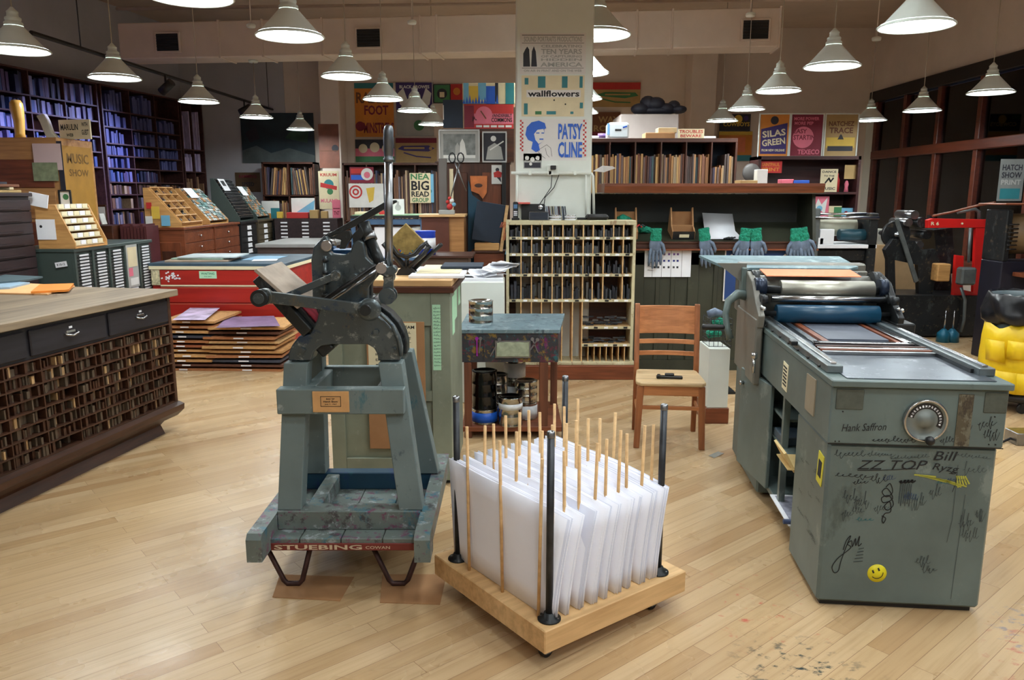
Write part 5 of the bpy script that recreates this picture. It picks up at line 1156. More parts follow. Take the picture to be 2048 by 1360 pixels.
tag(ct.build('ink_test_chart'), 'white hand-ruled chart of ink swatches taped to the green cabinet', 'chart')
def poster_sheet(name, px0, px1, py0, py1, y, m, label, cat='poster', th=.002, rz=0):
    """empty poster sheet in the plane at distance y; returns builder, transform, width, height"""
    a = at_y(px0, py0, y); c = at_y(px1, py1, y); w = c.x - a.x; h = a.z - c.z
    b = MB(); b.bb(-w / 2, w / 2, 0, th, -h / 2, h / 2, m)
    return b, w, h, ((a.x + c.x) / 2, y - th, (a.z + c.z) / 2)
def finish(b, name, loc, label, cat='poster', rot=None):
    o = b.build(name, None, loc, rot or (0, 0, 0)); return tag(o, label, cat)
M_pnavy = plain('poster_navy', (28, 62, 120), .55, 0, .1); M_pcoral = plain('poster_coral', (226, 92, 74), .55, 0, .06); M_off = plain('poster_offwhite', (214, 210, 206), .6, 0, .03)
b, w, h, loc = poster_sheet('p', 1451, 1577, 486, 602, KY, M_off, '')
b.bb(-w / 2 + .012, w / 2 - .012, -.001, 0, -h / 2 + .012, h / 2 - .055, M_pnavy)
b.lathe([(.15, 0), (.15, .001), (0, .001)], M_off, M=Matrix.Translation((0, -.0012, -.03)) @ Matrix.Rotation(D(90), 4, 'X'), seg=40); b.lathe([(.143, 0), (.143, .001), (0, .001)], M_pcoral, M=Matrix.Translation((0, -.0022, -.03)) @ Matrix.Rotation(D(90), 4, 'X'), seg=40)
Mt = Matrix.Translation((0, -.001, 0)); letters(b, 'FRIEND OF', -.02, h / 2 - .03, .16, .022, M_ink, Mt, .0012); letters(b, 'HATCH SHOW', -.2, h / 2 - .03, .13, .02, M_pcoral, Mt, .0012); letters(b, 'ROCK', .18, h / 2 - .03, .16, .02, M_pcoral, Mt, .0012)
letters(b, 'HATCH', 0, .045, .17, .035, M_off, Mt, .0034); letters(b, 'SHOW PRINT', 0, -.0, .19, .025, M_off, Mt, .0034)
for s in (-1, 1):
    b.stroke([(s * .1, .07), (s * .2, .13), (s * .24, .11)], .014, M_off, Matrix.Translation((0, -.0025, 0))); b.stroke([(s * .22, .13), (s * .25, .16)], .02, M_off, Matrix.Translation((0, -.0025, 0)))
for k in range(10): b.bb(-w / 2 + .03 + .05 * k, -w / 2 + .036 + .05 * k, -.0016, -.001, .1 - .03 * (k % 3), .106 - .03 * (k % 3), M_off)
finish(b, 'printed_poster', loc, 'blue poster with coral circle and shop lettering behind the proof press')
tag(MB().bb(at_y(1420, 700, 6.6).x, at_y(1455, 700, 6.6).x, 6.3, 6.75, 0, .02, M_dark).build('floor_mat'), 'small dark mat by the green cabinet foot', 'mat')

# ================= SHELF OF UPRIGHT BOARDS BEHIND =================
RY = 8.0
rs = thing('board_shelf', 'dark wooden shelf packed with upright thin printing boards behind the column', 'shelf', (0, 0, 0))
sx0, sx1 = at_y(1170, 300, RY).x, at_y(1475, 300, RY).x
b = MB(); b.bb(sx0, sx1, RY, RY + .42, 2.16, 2.20, M_dkwood, .003); b.bb(sx0, sx1, RY, RY + .42, 1.38, 1.41, M_dkwood); b.bb(sx0, sx1, RY + .40, RY + .42, 0, 2.16, M_navy); b.bb(sx0, sx0 + .02, RY, RY + .42, 0, 2.16, M_dkwoodz); b.bb(sx1 - .02, sx1, RY, RY + .42, 0, 2.16, M_dkwoodz); b.bb(sx0, sx1, RY, RY + .42, .0, .08, M_dkwood); b.build('shelf_carcass', rs)
b = MB()
xs_d = [at_y(px, 300, RY).x for px in (1220, 1271, 1323, 1373, 1424)]
for x in xs_d: b.bb(x - .006, x + .006, RY, RY + .38, 1.41, 2.16, M_dkwoodz)
b.build('divider', rs)
M_bd = assorted('printing_board', [(176, 134, 86), (120, 76, 56), (196, 160, 104), (84, 58, 52), (66, 60, 80), (150, 104, 66), (110, 90, 84), (186, 142, 96), (60, 84, 88), (134, 92, 70), (90, 78, 74), (170, 150, 120)], .6)
bp = MB(); bp.bb(-.5, .5, -.5, .5, 0, 1, M_bd); bp = bp.build('printing_board'); r6 = random.Random(21); x = sx0 + .03; n = 0
while x < sx1 - .03:
    t = r6.choice((.014, .018, .02, .024)); xm = x + t / 2
    if any(abs(xm - d) < .006 + t / 2 for d in xs_d): x += .004; continue
    o = bp if n == 0 else bp.copy()
    if n: COL.objects.link(o)
    n += 1; big_ = at_y(1425, 300, RY).x < x < at_y(1450, 300, RY).x
    o.location = (xm, RY + .17 + r6.uniform(0, .03), 1.412); o.scale = (t * .86, .30, r6.uniform(.60, .64) * (.82 if big_ else 1)); tag(o, 'thin upright printing board in the long shelf behind the column', 'board', 'upright boards on the long shelf'); x += t
for k, (px, w, h, m, lb) in enumerate(((1190, .10, .03, M_paper, 'white roll of tape'), (1205, .08, .055, plain('violet_tape', (110, 80, 130), .5), 'violet roll of tape'))):
    p = at_y(px, 270, RY); b = MB(); b.lathe([(.025, 0), (w / 2, 0), (w / 2, h), (.025, h), (.025, 0)], m, seg=20); tag(b.build('tape_roll', None, (p.x + .01, RY + .15 + .0 * k, 2.2001)), lb + ' on top of the board shelf', 'tape')
dp = thing('towel_dispenser', 'white plastic dispenser box with black slot on the board shelf', 'dispenser', (at_y(1238, 260, RY).x, RY + .18, 2.2)); b = MB(); b.bb(-.1, .115, -.1, .1, 0, .16, plain('white_plastic', (214, 224, 232), .35, 0, 0), .02); b.build('housing', dp); b = MB(); b.bb(-.03, .035, -.103, -.098, .075, .095, M_black, .003); b.box((.07, -.102, .115), (.045, .004, .014), M_blue, (0, -.3, 0)); b.bb(-.105, -.085, -.103, -.06, .04, .15, plain('light_blue_plastic', (120, 170, 220), .4)); b.build('slot', dp)
T('cardboard_box', at_y(1324, 270, RY).x, RY + .2, 2.2, (.30, .22, .06), M_card, 'low brown cardboard box on the board shelf', 'box'); T('cardboard_box', at_y(1340, 260, RY).x, RY + .2, 2.261, (.19, .16, .05), plain('tan_box', (186, 160, 120), .8), 'small tan box stacked on the low cardboard box', 'box')
b, w, h, loc = poster_sheet('p', 1356, 1408, 256, 275, RY + .05, M_cream, ''); Mt = Matrix.Translation((0, 0, 0)); letters(b, 'TROUBLES', 0, .02, w * .9, h * .35, M_red, Mt, .001); letters(b, 'BEWARE', 0, -.022, w * .8, h * .3, M_red, Mt, .001); finish(b, 'printed_card', (loc[0], loc[1], 2.2 + h / 2 + .001), 'cream card with red block letters standing on the board shelf', 'card')
T('paper_roll', at_y(1428, 272, RY).x, RY + .2, 2.2, (.12, .08, .03), M_paper, 'flat white paper pad at the right end of the board shelf top', 'paper')

b = MB(); x0, x1 = at_y(842, 500, 6.55).x, at_y(936, 500, 6.55).x; b.bb(x0, x1, 6.55, 7.0, 0, 1.12, wood('weathered_crate', (70, 50, 42), (112, 86, 68), 'x', 8, .6), .004); b.bb(x1 - .12, x1 - .02, 6.546, 6.55, .93, 1.07, M_green); b.bb(x0 - .02, x1 + .04, 6.52, 7.02, 1.12, 1.14, M_dkwood, .003); tag(b.build('weathered_crate'), 'weathered brown wooden crate behind the grey-green cabinet', 'crate')
t = thing('blue_tin', 'bright blue tin with white label on the weathered crate', 'tin', (at_y(851, 470, 6.7).x, 6.7, 1.141)); b = MB(); b.lathe([(0, 0), (.085, 0), (.085, .19), (.088, .195), (.088, .2), (0, .2)], plain('tin_blue', (30, 70, 200), .4), seg=28); b.build('tin_body', t); b = MB(); b.lathe([(.086, .05), (.0865, .05), (.0865, .14), (.086, .14)], M_paper, seg=28); b.build('paper_label', t)
# ================= POSTERS: one-line definitions =================
def pc(n, c): return plain('poster_' + n, c, .6, 0, .08)
K_red = pc('red', (184, 46, 44)); K_or = pc('orange', (206, 128, 48)); K_ma = pc('maroon', (122, 30, 50)); K_pu = pc('purple', (58, 44, 104)); K_te = pc('teal', (44, 120, 128)); K_ye = pc('yellow', (212, 178, 70)); K_br = pc('brown', (110, 66, 42)); K_pk = pc('pink', (214, 110, 130)); K_bl = pc('blue', (40, 92, 190)); K_gy = pc('grey', (164, 164, 160)); K_dk = pc('dark', (40, 40, 50)); K_cr = pc('cream', (214, 200, 164)); K_wh = pc('white', (214, 214, 210)); K_gn = pc('green', (60, 120, 76)); K_tan = pc('tan', (170, 140, 90)); K_lb = pc('light_blue', (110, 170, 200))
def poster(px0, px1, py0, py1, y, bg, label, items=(), th=.002, name='printed_poster', cat='poster', rot=None, frame=None):
    b, w, h, loc = poster_sheet('p', px0, px1, py0, py1, y, bg, '', th=th); k = 0
    for it in items:
        k += 1; t = .00015 * k + .0004
        if it[0] == 'r': _, x0, x1, z0, z1, m = it; b.add([(x0 * w, -t, z0 * h), (x1 * w, -t, z0 * h), (x1 * w, -t, z1 * h), (x0 * w, -t, z1 * h)], [(0, 1, 2, 3)], m)
        elif it[0] == 'c':
            _, cx, cz, r, m = it; n = 28; b.add([(cx * w + r * h * math.cos(2 * math.pi * i / n), -t, cz * h + r * h * math.sin(2 * math.pi * i / n)) for i in range(n)], [tuple(range(n))], m)
        elif it[0] == 'p': b.add([(x * w, -t, z * h) for x, z in it[1]], [tuple(range(len(it[1])))], it[2])
        elif it[0] == 's': b.stroke([(x * w, z * h) for x, z in it[1]], it[2], it[3], None, t)
        elif it[0] == 't':
            _, s, cx, cz, ww, hh, m = it[:7]; letters(b, s, cx * w, cz * h, ww * w, hh * h, m, None, t, .028, 0, it[7] if len(it) > 7 else 0)
    if frame:
        for q in ((-w / 2 - .012, w / 2 + .012, h / 2, h / 2 + .014), (-w / 2 - .012, w / 2 + .012, -h / 2 - .014, -h / 2), (-w / 2 - .014, -w / 2, -h / 2, h / 2), (w / 2, w / 2 + .014, -h / 2, h / 2)): b.bb(q[0], q[1], -.012, th, q[2], q[3], frame)
        b.bb(-w / 2, w / 2, th, th + .006, -h / 2, h / 2, frame)
    return finish(b, name, loc, label, cat, rot)
CY = 7.1
poster(1040, 1171, 66, 148, CY, M_off, 'white letterpress poster at the top of the column reading ten years america', [('r', -.47, .47, .44, .455, M_ink), ('r', -.47, .47, -.36, -.35, M_ink), ('r', -.47, .47, .25, .26, M_ink), ('t', 'SOUND PORTRAITS PRODUCTIONS', 0, .35, .88, .13, K_gy), ('r', -.46, -.22, -.33, .2, K_wh), ('p', [(-.45, -.32), (-.45, .0), (-.42, .1), (-.39, .17), (-.36, .1), (-.345, -.32)], K_dk), ('p', [(-.33, -.32), (-.32, .05), (-.29, .18), (-.26, .05), (-.24, -.32)], K_dk), ('t', 'CELEBRATING', .13, .18, .62, .07, K_gy), ('t', 'TEN YEARS', .13, .05, .62, .13, K_gy), ('t', 'OF CAPTURING', .13, -.07, .62, .06, K_gy), ('t', 'HIDDEN', .13, -.15, .62, .06, K_gy), ('t', 'AMERICA', .13, -.27, .64, .11, K_gy), ('t', 'ON AIR IN PRINT AND ON THE WEB', 0, -.42, .88, .06, K_gy)])
poster(1043, 1168, 151, 233, CY, K_cr, 'cream wallflowers poster with teal blocks, middle of the column', [('r', -.45, -.39, .28, .44, K_te), ('r', -.24, -.12, .2, .48, K_te), ('r', .14, .23, .2, .48, K_te), ('r', .42, .47, .2, .48, K_te), ('r', -.42, .44, -.03, .15, M_off), ('t', 'wallflowers', .01, .06, .82, .15, M_ink), ('r', -.46, -.4, -.45, -.18, K_te), ('r', .43, .48, -.3, -.16, K_te), ('r', -.28, -.18, -.45, -.37, K_gn), ('r', -.1, .05, -.45, -.37, K_te), ('r', .28, .33, -.44, -.38, K_te), ('c', .02, -.1, .02, M_ink), ('c', .2, -.2, .02, M_ink)])
it = [('r', -.5, -.45, -.3, .48, K_wh), ('r', .44, .49, -.48, .48, K_wh)]
for i in range(16): it += [('r', -.5 + .025 * (i % 2), -.475 + .025 * (i % 2), .43 - .047 * i, .477 - .047 * i, K_red), ('r', .44 + .025 * (i % 2), .465 + .025 * (i % 2), .43 - .055 * i, .477 - .055 * i, K_red)]
it += [('p', [(-.42, .12), (-.40, .3), (-.33, .42), (-.22, .46), (-.13, .4), (-.11, .28), (-.14, .25), (-.13, .08), (-.17, -.05), (-.22, -.12), (-.2, -.25), (-.26, -.3), (-.33, -.22), (-.31, -.05), (-.38, .0)], K_bl), ('p', [(-.29, .14), (-.24, .24), (-.15, .26), (-.125, .1), (-.15, -.03), (-.22, -.1), (-.27, .0)], M_off), ('r', -.26, -.21, .15, .175, K_bl), ('r', -.18, -.14, .15, .175, K_bl), ('r', -.21, -.15, .0, .03, K_bl), ('s', [(-.2, -.22), (-.1, -.12), (-.04, -.2), (-.02, -.4)], .003, M_ink), ('s', [(-.24, -.25), (-.2, -.35), (-.12, -.45)], .003, M_ink), ('s', [(-.12, -.2), (-.1, -.35), (-.06, -.42)], .003, M_ink), ('t', 'PATSY', .25, .2, .36, .38, K_bl), ('t', 'CLINE', .25, -.24, .36, .38, K_bl)]
poster(1040, 1173, 238, 321, CY, M_off, 'patsy cline poster with blue portrait and red checked borders on the column', it)
poster(1047, 1083, 307, 337, CY, K_gy, 'small black and white group photo on the column under the blue portrait poster', [('c', -.3, .2, .14, K_wh), ('c', 0, .1, .15, K_wh), ('c', .28, .2, .14, K_wh), ('r', -.45, .45, -.45, -.1, K_dk), ('c', -.1, -.2, .1, K_wh)], name='photo_print', cat='photo')
# conduit on the column
p = lambda px, py, y=CY - .04: at_y(px, py, y)
b = MB(); b.tube([p(1022, 346), p(1182, 346)], .014, M_white, 8); b.tube([p(1182, 346), p(1186, 352), p(1188, 430)], .012, M_white, 8); b.tube([p(1035, 350), p(1035, 430)], .008, M_white, 8); b.tube([p(1172, 350), p(1172, 430)], .008, M_white, 8)
for px in (1060, 1100, 1150): q = p(px, 346); b.box(q, (.03, .03, .04), M_white, None, .004)
tag(b.build('conduit_pipe'), 'white electrical conduit around the column below the posters', 'pipe')
b = MB(); q = at_y(1106, 340, CY - .03); b.box(q, (.10, .05, .09), M_white, None, .006); b.box(q + Vector((.0, -.045, .02)), (.05, .04, .035), M_black, None, .004); tag(b.build('power_outlet'), 'white outlet box with a black plug adapter on the column', 'outlet')
b = MB(); b.tube([p(1104, 350), p(1102, 375), p(1085, 400), p(1077, 412)], .004, M_black, 6); b.tube([p(1118, 350), p(1108, 375), p(1090, 395), p(1088, 410)], .004, M_black, 6); tag(b.build('hanging_cable'), 'pair of thin black cords hanging from the column outlet', 'cable')
b = MB(); a1 = p(1186, 342, CY - .03); b.add([a1, a1 + Vector((.08, -.02, .045)), a1 + Vector((.17, -.03, .04)), a1 + Vector((.2, -.02, .025)), a1 + Vector((.1, .02, -.01))], [(0, 1, 2, 3, 4)], M_paper); o = b.build('draped_paper'); o.modifiers.new('t', 'SOLIDIFY').thickness = .002; tag(o, 'curling white paper poking out right of the column conduit', 'paper')
# ================= LEFT WALL BOOKCASES =================
WV = Matrix.Translation((-5.45, BACK_Y, 0)) @ Matrix.Rotation(-D(9.5), 4, 'Z')
bpy.data.objects['wall_left'].matrix_world = WV
M_bka = assorted('stored_plate_blue', [(52, 64, 120), (90, 96, 150), (38, 44, 84), (120, 118, 168), (60, 84, 140), (84, 70, 110), (150, 150, 190), (44, 50, 70)], .5)
M_bkb = assorted('stored_plate_brown', [(120, 84, 62), (150, 116, 88), (84, 60, 56), (66, 72, 96), (176, 150, 120), (96, 70, 60), (130, 120, 130), (60, 44, 44)], .55)
M_bkc = assorted('tall_sheet_pale', [(150, 156, 210), (196, 184, 222), (84, 110, 190), (170, 170, 200), (120, 130, 190)], .5)
M_shelfp = wood('bookcase_wood', (60, 34, 34), (96, 62, 58), 'y', 6, .5)
def bookcase(label, y0, y1, ncol, zs, seed, tall=None, group='plates'):
    """stands against the left wall, opens towards +x of the wall frame"""
    r = random.Random(seed); t = thing('bookcase', label, 'bookcase', WV @ Vector((0, y0, 0)), -D(9.5)); L = y1 - y0; H = zs[-1]; dd = .36
    b = MB(); b.bb(.005, .02, 0, L, 0, H, M_dkwoodz); b.bb(.02, dd, 0, .025, 0, H, M_shelfp); b.bb(.02, dd, L - .025, L, 0, H, M_shelfp); b.bb(.02, dd, 0, L, H - .02, H, M_shelfp); b.bb(.02, dd, 0, L, 0, .08, M_shelfp); b.build('carcass', t)
    cw = (L - .05) / ncol; bks = []
    for z in zs[:-1]: b = MB(); b.bb(.02, dd - .005, .025, L - .025, z - .009, z + .009, M_shelfp); b.build('shelf', t)
    for c in range(1, ncol): b = MB(); b.bb(.02, dd - .01, .025 + c * cw - .008, .025 + c * cw + .008, zs[0], H - .02, M_shelfp); b.build('upright', t)
    n = 0
    for i, (za, zb) in enumerate(zip(zs[:-1], zs[1:])):
        for c in range(ncol):
            y = .04 + c * cw; ye = .02 + (c + 1) * cw; q = r.random()
            if q < .12: continue
            m = (M_bkc if tall and za > 1.9 else M_bka) if za > 1.75 else M_bkb; y = y + (.15 * cw if q > .8 else 0)
            while y < ye - .03:
                w = r.choice((.034, .045, .055, .065)) * (1 if not tall else .8); hh = (zb - za) * r.uniform(.62, .86)
                if r.random() < .13: y += w; continue
                if y + w > ye - .012: break
                bks.append((m, y + w / 2, za + .0095, w * .85, hh, r.uniform(0, .04))); y += w
    for (m, y, z, w, hh, dx) in bks:
        if len(PLN) >= 300:
            PREST.box(t.location + Matrix.Rotation(-D(9.5), 3, 'Z') @ Vector((.20 - dx, y, z + hh / 2)), (.27, w, hh), m, (0, 0, -D(9.5))); continue
        PLN.append(1)
        key = m.name
        if key not in BKP:
            pb = MB(); pb.bb(-.5, .5, -.5, .5, 0, 1, m); BKP[key] = pb.build('printing_plate'); o = BKP[key]
        else: o = BKP[key].copy(); COL.objects.link(o)
        o.location = t.location + Matrix.Rotation(-D(9.5), 3, 'Z') @ Vector((.20 - dx, y, z)); o.rotation_euler = (0, 0, -D(9.5)); o.scale = (.27, w, hh)
        tag(o, 'narrow upright plate or book shelved in the ' + group, 'plate', 'plates in the ' + group)
    return t
BKP = {}; PLN = []; PREST = MB()
zsB = [.9, 1.2, 1.44, 1.64, 1.81, 2.0, 2.17, 2.33, 2.55, 2.77, 3.1]
bookcase('long dark bookcase at the left edge behind the light wood cabinet', -4.9, -2.54, 4, [2.0, 2.2, 2.4, 2.6, 2.8, 3.1], 8, None, 'left edge bookcase')
bookcase('tall dark bookcase in three columns behind the sloping type cases', -2.48, -.68, 3, zsB, 5, None, 'three column left bookcase')
bookcase('tallest narrow bookcase at the far left corner holding long upright sheets', -.64, -.02, 2, [.6, 1.0, 1.45, 2.0, 2.35, 3.1], 6, True, 'narrow corner bookcase')

if PREST.v: tag(PREST.build('printing_plates'), 'remaining narrow plates and books filling the far left bookcases', 'plates', None, 'stuff')

# ================= LEFT MID ROWS =================
M_blkw = wood('black_wood', (30, 20, 24), (54, 38, 40), 'y', 8, .5); M_mgreen = plain('cabinet_grey_green', (66, 78, 74), .5, .1, .05)
M_lightw = wood('light_veneer', (150, 96, 50), (196, 146, 92), 'x', 5, .4)
def drawer_cab(label, x0, x1, y0, y1, z1, rows, cols, body, front, pull, lab=M_paper, name='type_cabinet', zb=.06, knob=False, mid=False):
    """drawers on the side facing +x"""
    t = thing(name, label, 'cabinet', (x0, y0, 0)); W_, L = x1 - x0, y1 - y0
    b = MB(); b.bb(0, W_ - .02, 0, L, 0, z1 - .03, body, .003); b.bb(-.01, W_ + .01, -.01, L + .01, z1 - .03, z1, body, .004); b.build('carcass', t)
    ch_, cl = (z1 - .03 - zb - .02) / rows, L / cols; pm = None
    for c in range(cols):
        b = MB(); b.bb(W_ - .02, W_ + .003, c * cl, c * cl + .03, 0, z1 - .03, body); b.build('stile', t)
        for r in range(rows):
            loc = (W_ - .02, c * cl + .035, zb + r * ch_)
            if pm is None:
                b = MB(); b.bb(0, .016, 0, cl - .045, 0, ch_ - .008, front, .001); pm = b.build('drawer', t, loc); b = MB()
                if knob: b.sph((.028, (cl - .045) / 2, ch_ / 2), .014, pull, 10, 6)
                else: f0, f1 = ((.2, .8) if not mid else (.38, .62)); b.bb(.016, .022, (cl - .045) * f0, (cl - .045) * f1, ch_ * .25, ch_ * .8, lab, .001); b.bb(.016, .028, (cl - .045) * f0, (cl - .045) * f1, ch_ * .12, ch_ * .24, pull, .001)
                ph_ = b.build('pull_handle', pm)
            else:
                d2 = pm.copy(); COL.objects.link(d2); d2.location = loc; g = ph_.copy(); COL.objects.link(g); g.parent = d2
    return t
drawer_cab('tall dark type cabinet at the far left edge behind the bench', -4.75, -4.0, 5.0, 6.55, 1.66, 16, 2, M_blkw, M_blkw, M_blkw, M_blkw, zb=.1)
drawer_cab('grey metal cabinet with rows of white labelled drawers behind the bench', -4.33, -3.73, 6.62, 8.05, 1.19, 20, 5, M_mgreen, plain('galley_front', (50, 54, 52), .45, .3), M_dark, name='galley_cabinet', zb=.58)
b = MB(); b.box((-3.84, 6.605, 1.06), (.10, .004, .045), M_paper, (0, -.15, 0)); letters(b, '8 10-12', 0, 0, .07, .02, M_ink, Matrix.Translation((-3.84, 6.6025, 1.06)) @ Matrix.Rotation(-.15, 4, 'Y'), .0006); o = b.build('paper_tag'); tag(o, 'small white tag stuck on the end of the grey metal cabinet', 'label')
b = MB(); b.bb(-3.725, -3.720, 7.5, 7.72, .75, 1.17, K_gy); b.bb(-3.7195, -3.718, 7.52, 7.7, .95, 1.14, K_cr); b.bb(-3.7195, -3.718, 7.52, 7.6, .86, .94, K_pk); b.bb(-3.7195, -3.718, 7.54, 7.7, .77, .84, K_wh); tag(b.build('pinned_print'), 'pink and cream print pinned over the labelled metal drawers', 'print')
def type_case(label, x0, x1, y0, y1, z0, z1, side, style, parent_kw=None):
    t = thing('type_case', label, 'type case', (x0, y0, z0)); W_, L, H = x1 - x0, y1 - y0, z1 - z0; bk_ = .14 if style == 'shelves' else .02
    for yy in (0, L - .015): b = MB(); b.prism([(-bk_, 0), (W_, 0), (W_, .05), (.03, H), (-bk_, H)], yy, yy + .015, side, 'xz'); b.build('side_panel', t)
    b = MB(); b.bb(-bk_, -bk_ + .01, .015, L - .015, 0, H, side); b.bb(-bk_, W_, .015, L - .015, 0, .015, side); b.bb(-bk_, .03, .015, L - .015, H - .015, H, side); b.build('back_panel', t)
    ang = math.atan2(H - .05, W_ - .05); SL = math.hypot(H - .05, W_ - .05)
    Ms = Matrix.Translation((W_, .015, .05)) @ Matrix.Rotation(math.pi, 4, 'Z') @ Matrix.Rotation(-ang, 4, 'Y')   # local x climbs the slope, y runs towards -y
    r = random.Random(int(y0 * 100)); b = MB()
    def q(a0, a1, b0, b1, c0, c1, m): b.add([(x, y, z) for x in (a0, a1) for y in (b0, b1) for z in (c0, c1)], [(0, 1, 3, 2), (4, 6, 7, 5), (0, 4, 5, 1), (2, 3, 7, 6), (0, 2, 6, 4), (1, 5, 7, 3)], m, False, Ms)
    l = -(L - .03)
    if style == 'tray':
        for k in range(6): q(SL * k / 5 - .006, SL * k / 5 + .006, l, 0, -.05, .012, M_tan)
        q(0, SL, l, 0, -.06, -.05, M_dkwood)
        for yy in (0, -.22 * 0 + l / 3, 2 * l / 3, l): q(0, SL, yy - .004, yy + .004, -.05, .01, M_tan)
        for k in range(60): a = r.uniform(.03, SL - .04); y = r.uniform(l + .03, -.03); q(a, a + .03, y, y + .014, -.05, -.02 + r.uniform(0, .015), r.choice((M_bkb, M_dark, M_card, M_gy2)))
    elif style == 'metal':
        for k in range(24): q(SL * k / 24, SL * k / 24 + .014, l, 0, -.01, .012, M_steel if k % 2 else M_dark)
        q(0, SL, l, 0, -.05, -.01, M_dark)
    elif style == 'sorts':
        q(0, SL, l, 0, -.02, -.012, M_dkwood)
        for i in range(14):
            for j in range(9): q(SL * i / 14 + .003, SL * (i + 1) / 14 - .003, l * (j + 1) / 9 + .003, l * j / 9 - .003, -.012, r.uniform(-.008, .006), r.choice((M_gy2, M_gy3, M_teal2, M_card)))
    else:
        for k in range(6):
            f = k / 5; zz = .02 + (H - .06) * f; xx = W_ - .02 - (W_ - .06) * f
            b.bb(-bk_ + .01, xx, .016, L - .016, zz, zz + .008, M_cream)
            for j in range(5): b.bb(xx - .01, xx + .006, .03 + j * (L - .06) / 5, .03 + (j + .8) * (L - .06) / 5, zz + .009, zz + .045, (M_cream, M_paper)[j % 2])
    if style in ('sorts', 'metal'): q(SL * .68, SL * .98, l * .45, -.02, .014, .017, M_paper); q(SL * .8, SL * .93, l * .35, l * .12, .0175, .0185, M_dark if style == 'metal' else M_paper)
    b.build('trays', t); return t
M_gy2 = plain('type_metal', (120, 128, 126), .4, .5, .3, 60); M_gy3 = plain('type_metal_light', (168, 174, 170), .4, .4, .3, 60); M_teal2 = plain('type_tarnish', (92, 128, 124), .5, .3, .3, 60)
type_case('tan sloped type case with labelled trays on the grey metal cabinet', -3.88, -3.71, 6.62, 7.15, 1.192, 1.56, M_tan, 'shelves')
b = MB(); b.bb(-4.02, -3.86, 6.612, 6.616, 1.27, 1.44, M_paper); b.lathe([(.012, 0), (0, .001)], M_ink, M=Matrix.Translation((-3.98, 6.611, 1.38)) @ Matrix.Rotation(D(90), 4, 'X'), seg=12); tag(b.build('white_notice'), 'white sheet pinned on the tan side of the nearest sloped type case', 'paper')
b = MB(); b.box((-3.97, 6.6, 1.60), (.16, .01, .11), M_paper, (0, .2, 0)); tag(b.build('white_card'), 'white card propped on the top left of the nearest tan type case', 'card')
# light wood cabinet with the boot last on top
lw = thing('wood_cabinet', 'tall light wood cabinet with an ochre printed side at the left', 'cabinet', (-5.75, 7.75, 0)); b = MB(); b.bb(0, 1.33, 0, .65, 0, 2.19, M_lightw, .006); b.build('carcass', lw)
for k in range(3): b = MB(); b.bb(.03, 1.27, -.012, 0, 1.98 - .3 * k - .27, 1.98 - .3 * k, M_redwood if k % 2 == 0 else M_lightw, .004); b.build('drawer_front', lw)
b = MB(); b.bb(1.33, 1.336, .06, .6, 1.05, 2.12, plain('ochre_poster', (164, 118, 38), .6, 0, .12)); Mt = Matrix.Translation((1.337, .33, 0)) @ Matrix.Rotation(D(90), 4, 'Z')
for k, (s, z, w, h) in enumerate((('MUSIC', 2.0, .4, .10), ('SHOW', 1.86, .36, .07), ('TONIGHT', 1.25, .42, .07), ('8 PM', 1.14, .3, .05))): letters(b, s, 0, z, w, h, plain('dark_ochre', (112, 78, 24), .6), Mt, .001)
b.build('printed_panel', lw)
q = at_y(40, 268, 7.95); b = MB(); b.tube([(q.x, 7.95, 2.192), (q.x, 7.95, 2.24), (q.x + .005, 7.95, 2.36), (q.x - .005, 7.95, 2.48), (q.x - .005, 7.95, 2.53), (q.x - .005, 7.95, 2.56)], [.05, .045, .05, .062, .058, .04], plain('varnished_boot_last', (206, 158, 60), .3, 0, .08), 20); tag(b.build('boot_last'), 'varnished yellow wooden boot form standing on the light wood cabinet', 'boot form')
q = at_y(95, 268, 7.95); b = MB(); b.prism([(0, 0), (.12, 0), (.06, .06), (.03, .18), (.0, .24), (-.08, .22), (-.05, .16), (-.02, .06)], -.03, .03, plain('ivory_paint', (206, 200, 178), .5), 'xz'); tag(b.build('shoe_form', None, (q.x, 7.95, 2.1905), None, .01), 'ivory curved shoe form standing beside the yellow boot form', 'shoe form')
q = at_y(152, 255, 8.05); b = MB(); w, h = .36, .19; b.bb(-w / 2, w / 2, 0, .015, 0, h, K_cr); b.bb(-w / 2, w / 2, -.001, 0, 0, .0, K_cr); letters(b, 'MARULIN', -.06, h * .62, .2, .06, M_ink, None, .0012); letters(b, 'WEB', -.06, h * .22, .08, .03, M_ink, None, .0012); letters(b, 'WITH', .12, h * .75, .07, .04, M_ink, None, .0012); letters(b, 'GUEST', .12, h * .35, .08, .05, M_ink, None, .0012); tag(b.build('lettered_sign', None, (q.x, 8.02, 2.1905), (0, 0, -D(12))), 'cream lettered sign beside the ivory shoe form on the light wood cabinet', 'sign')
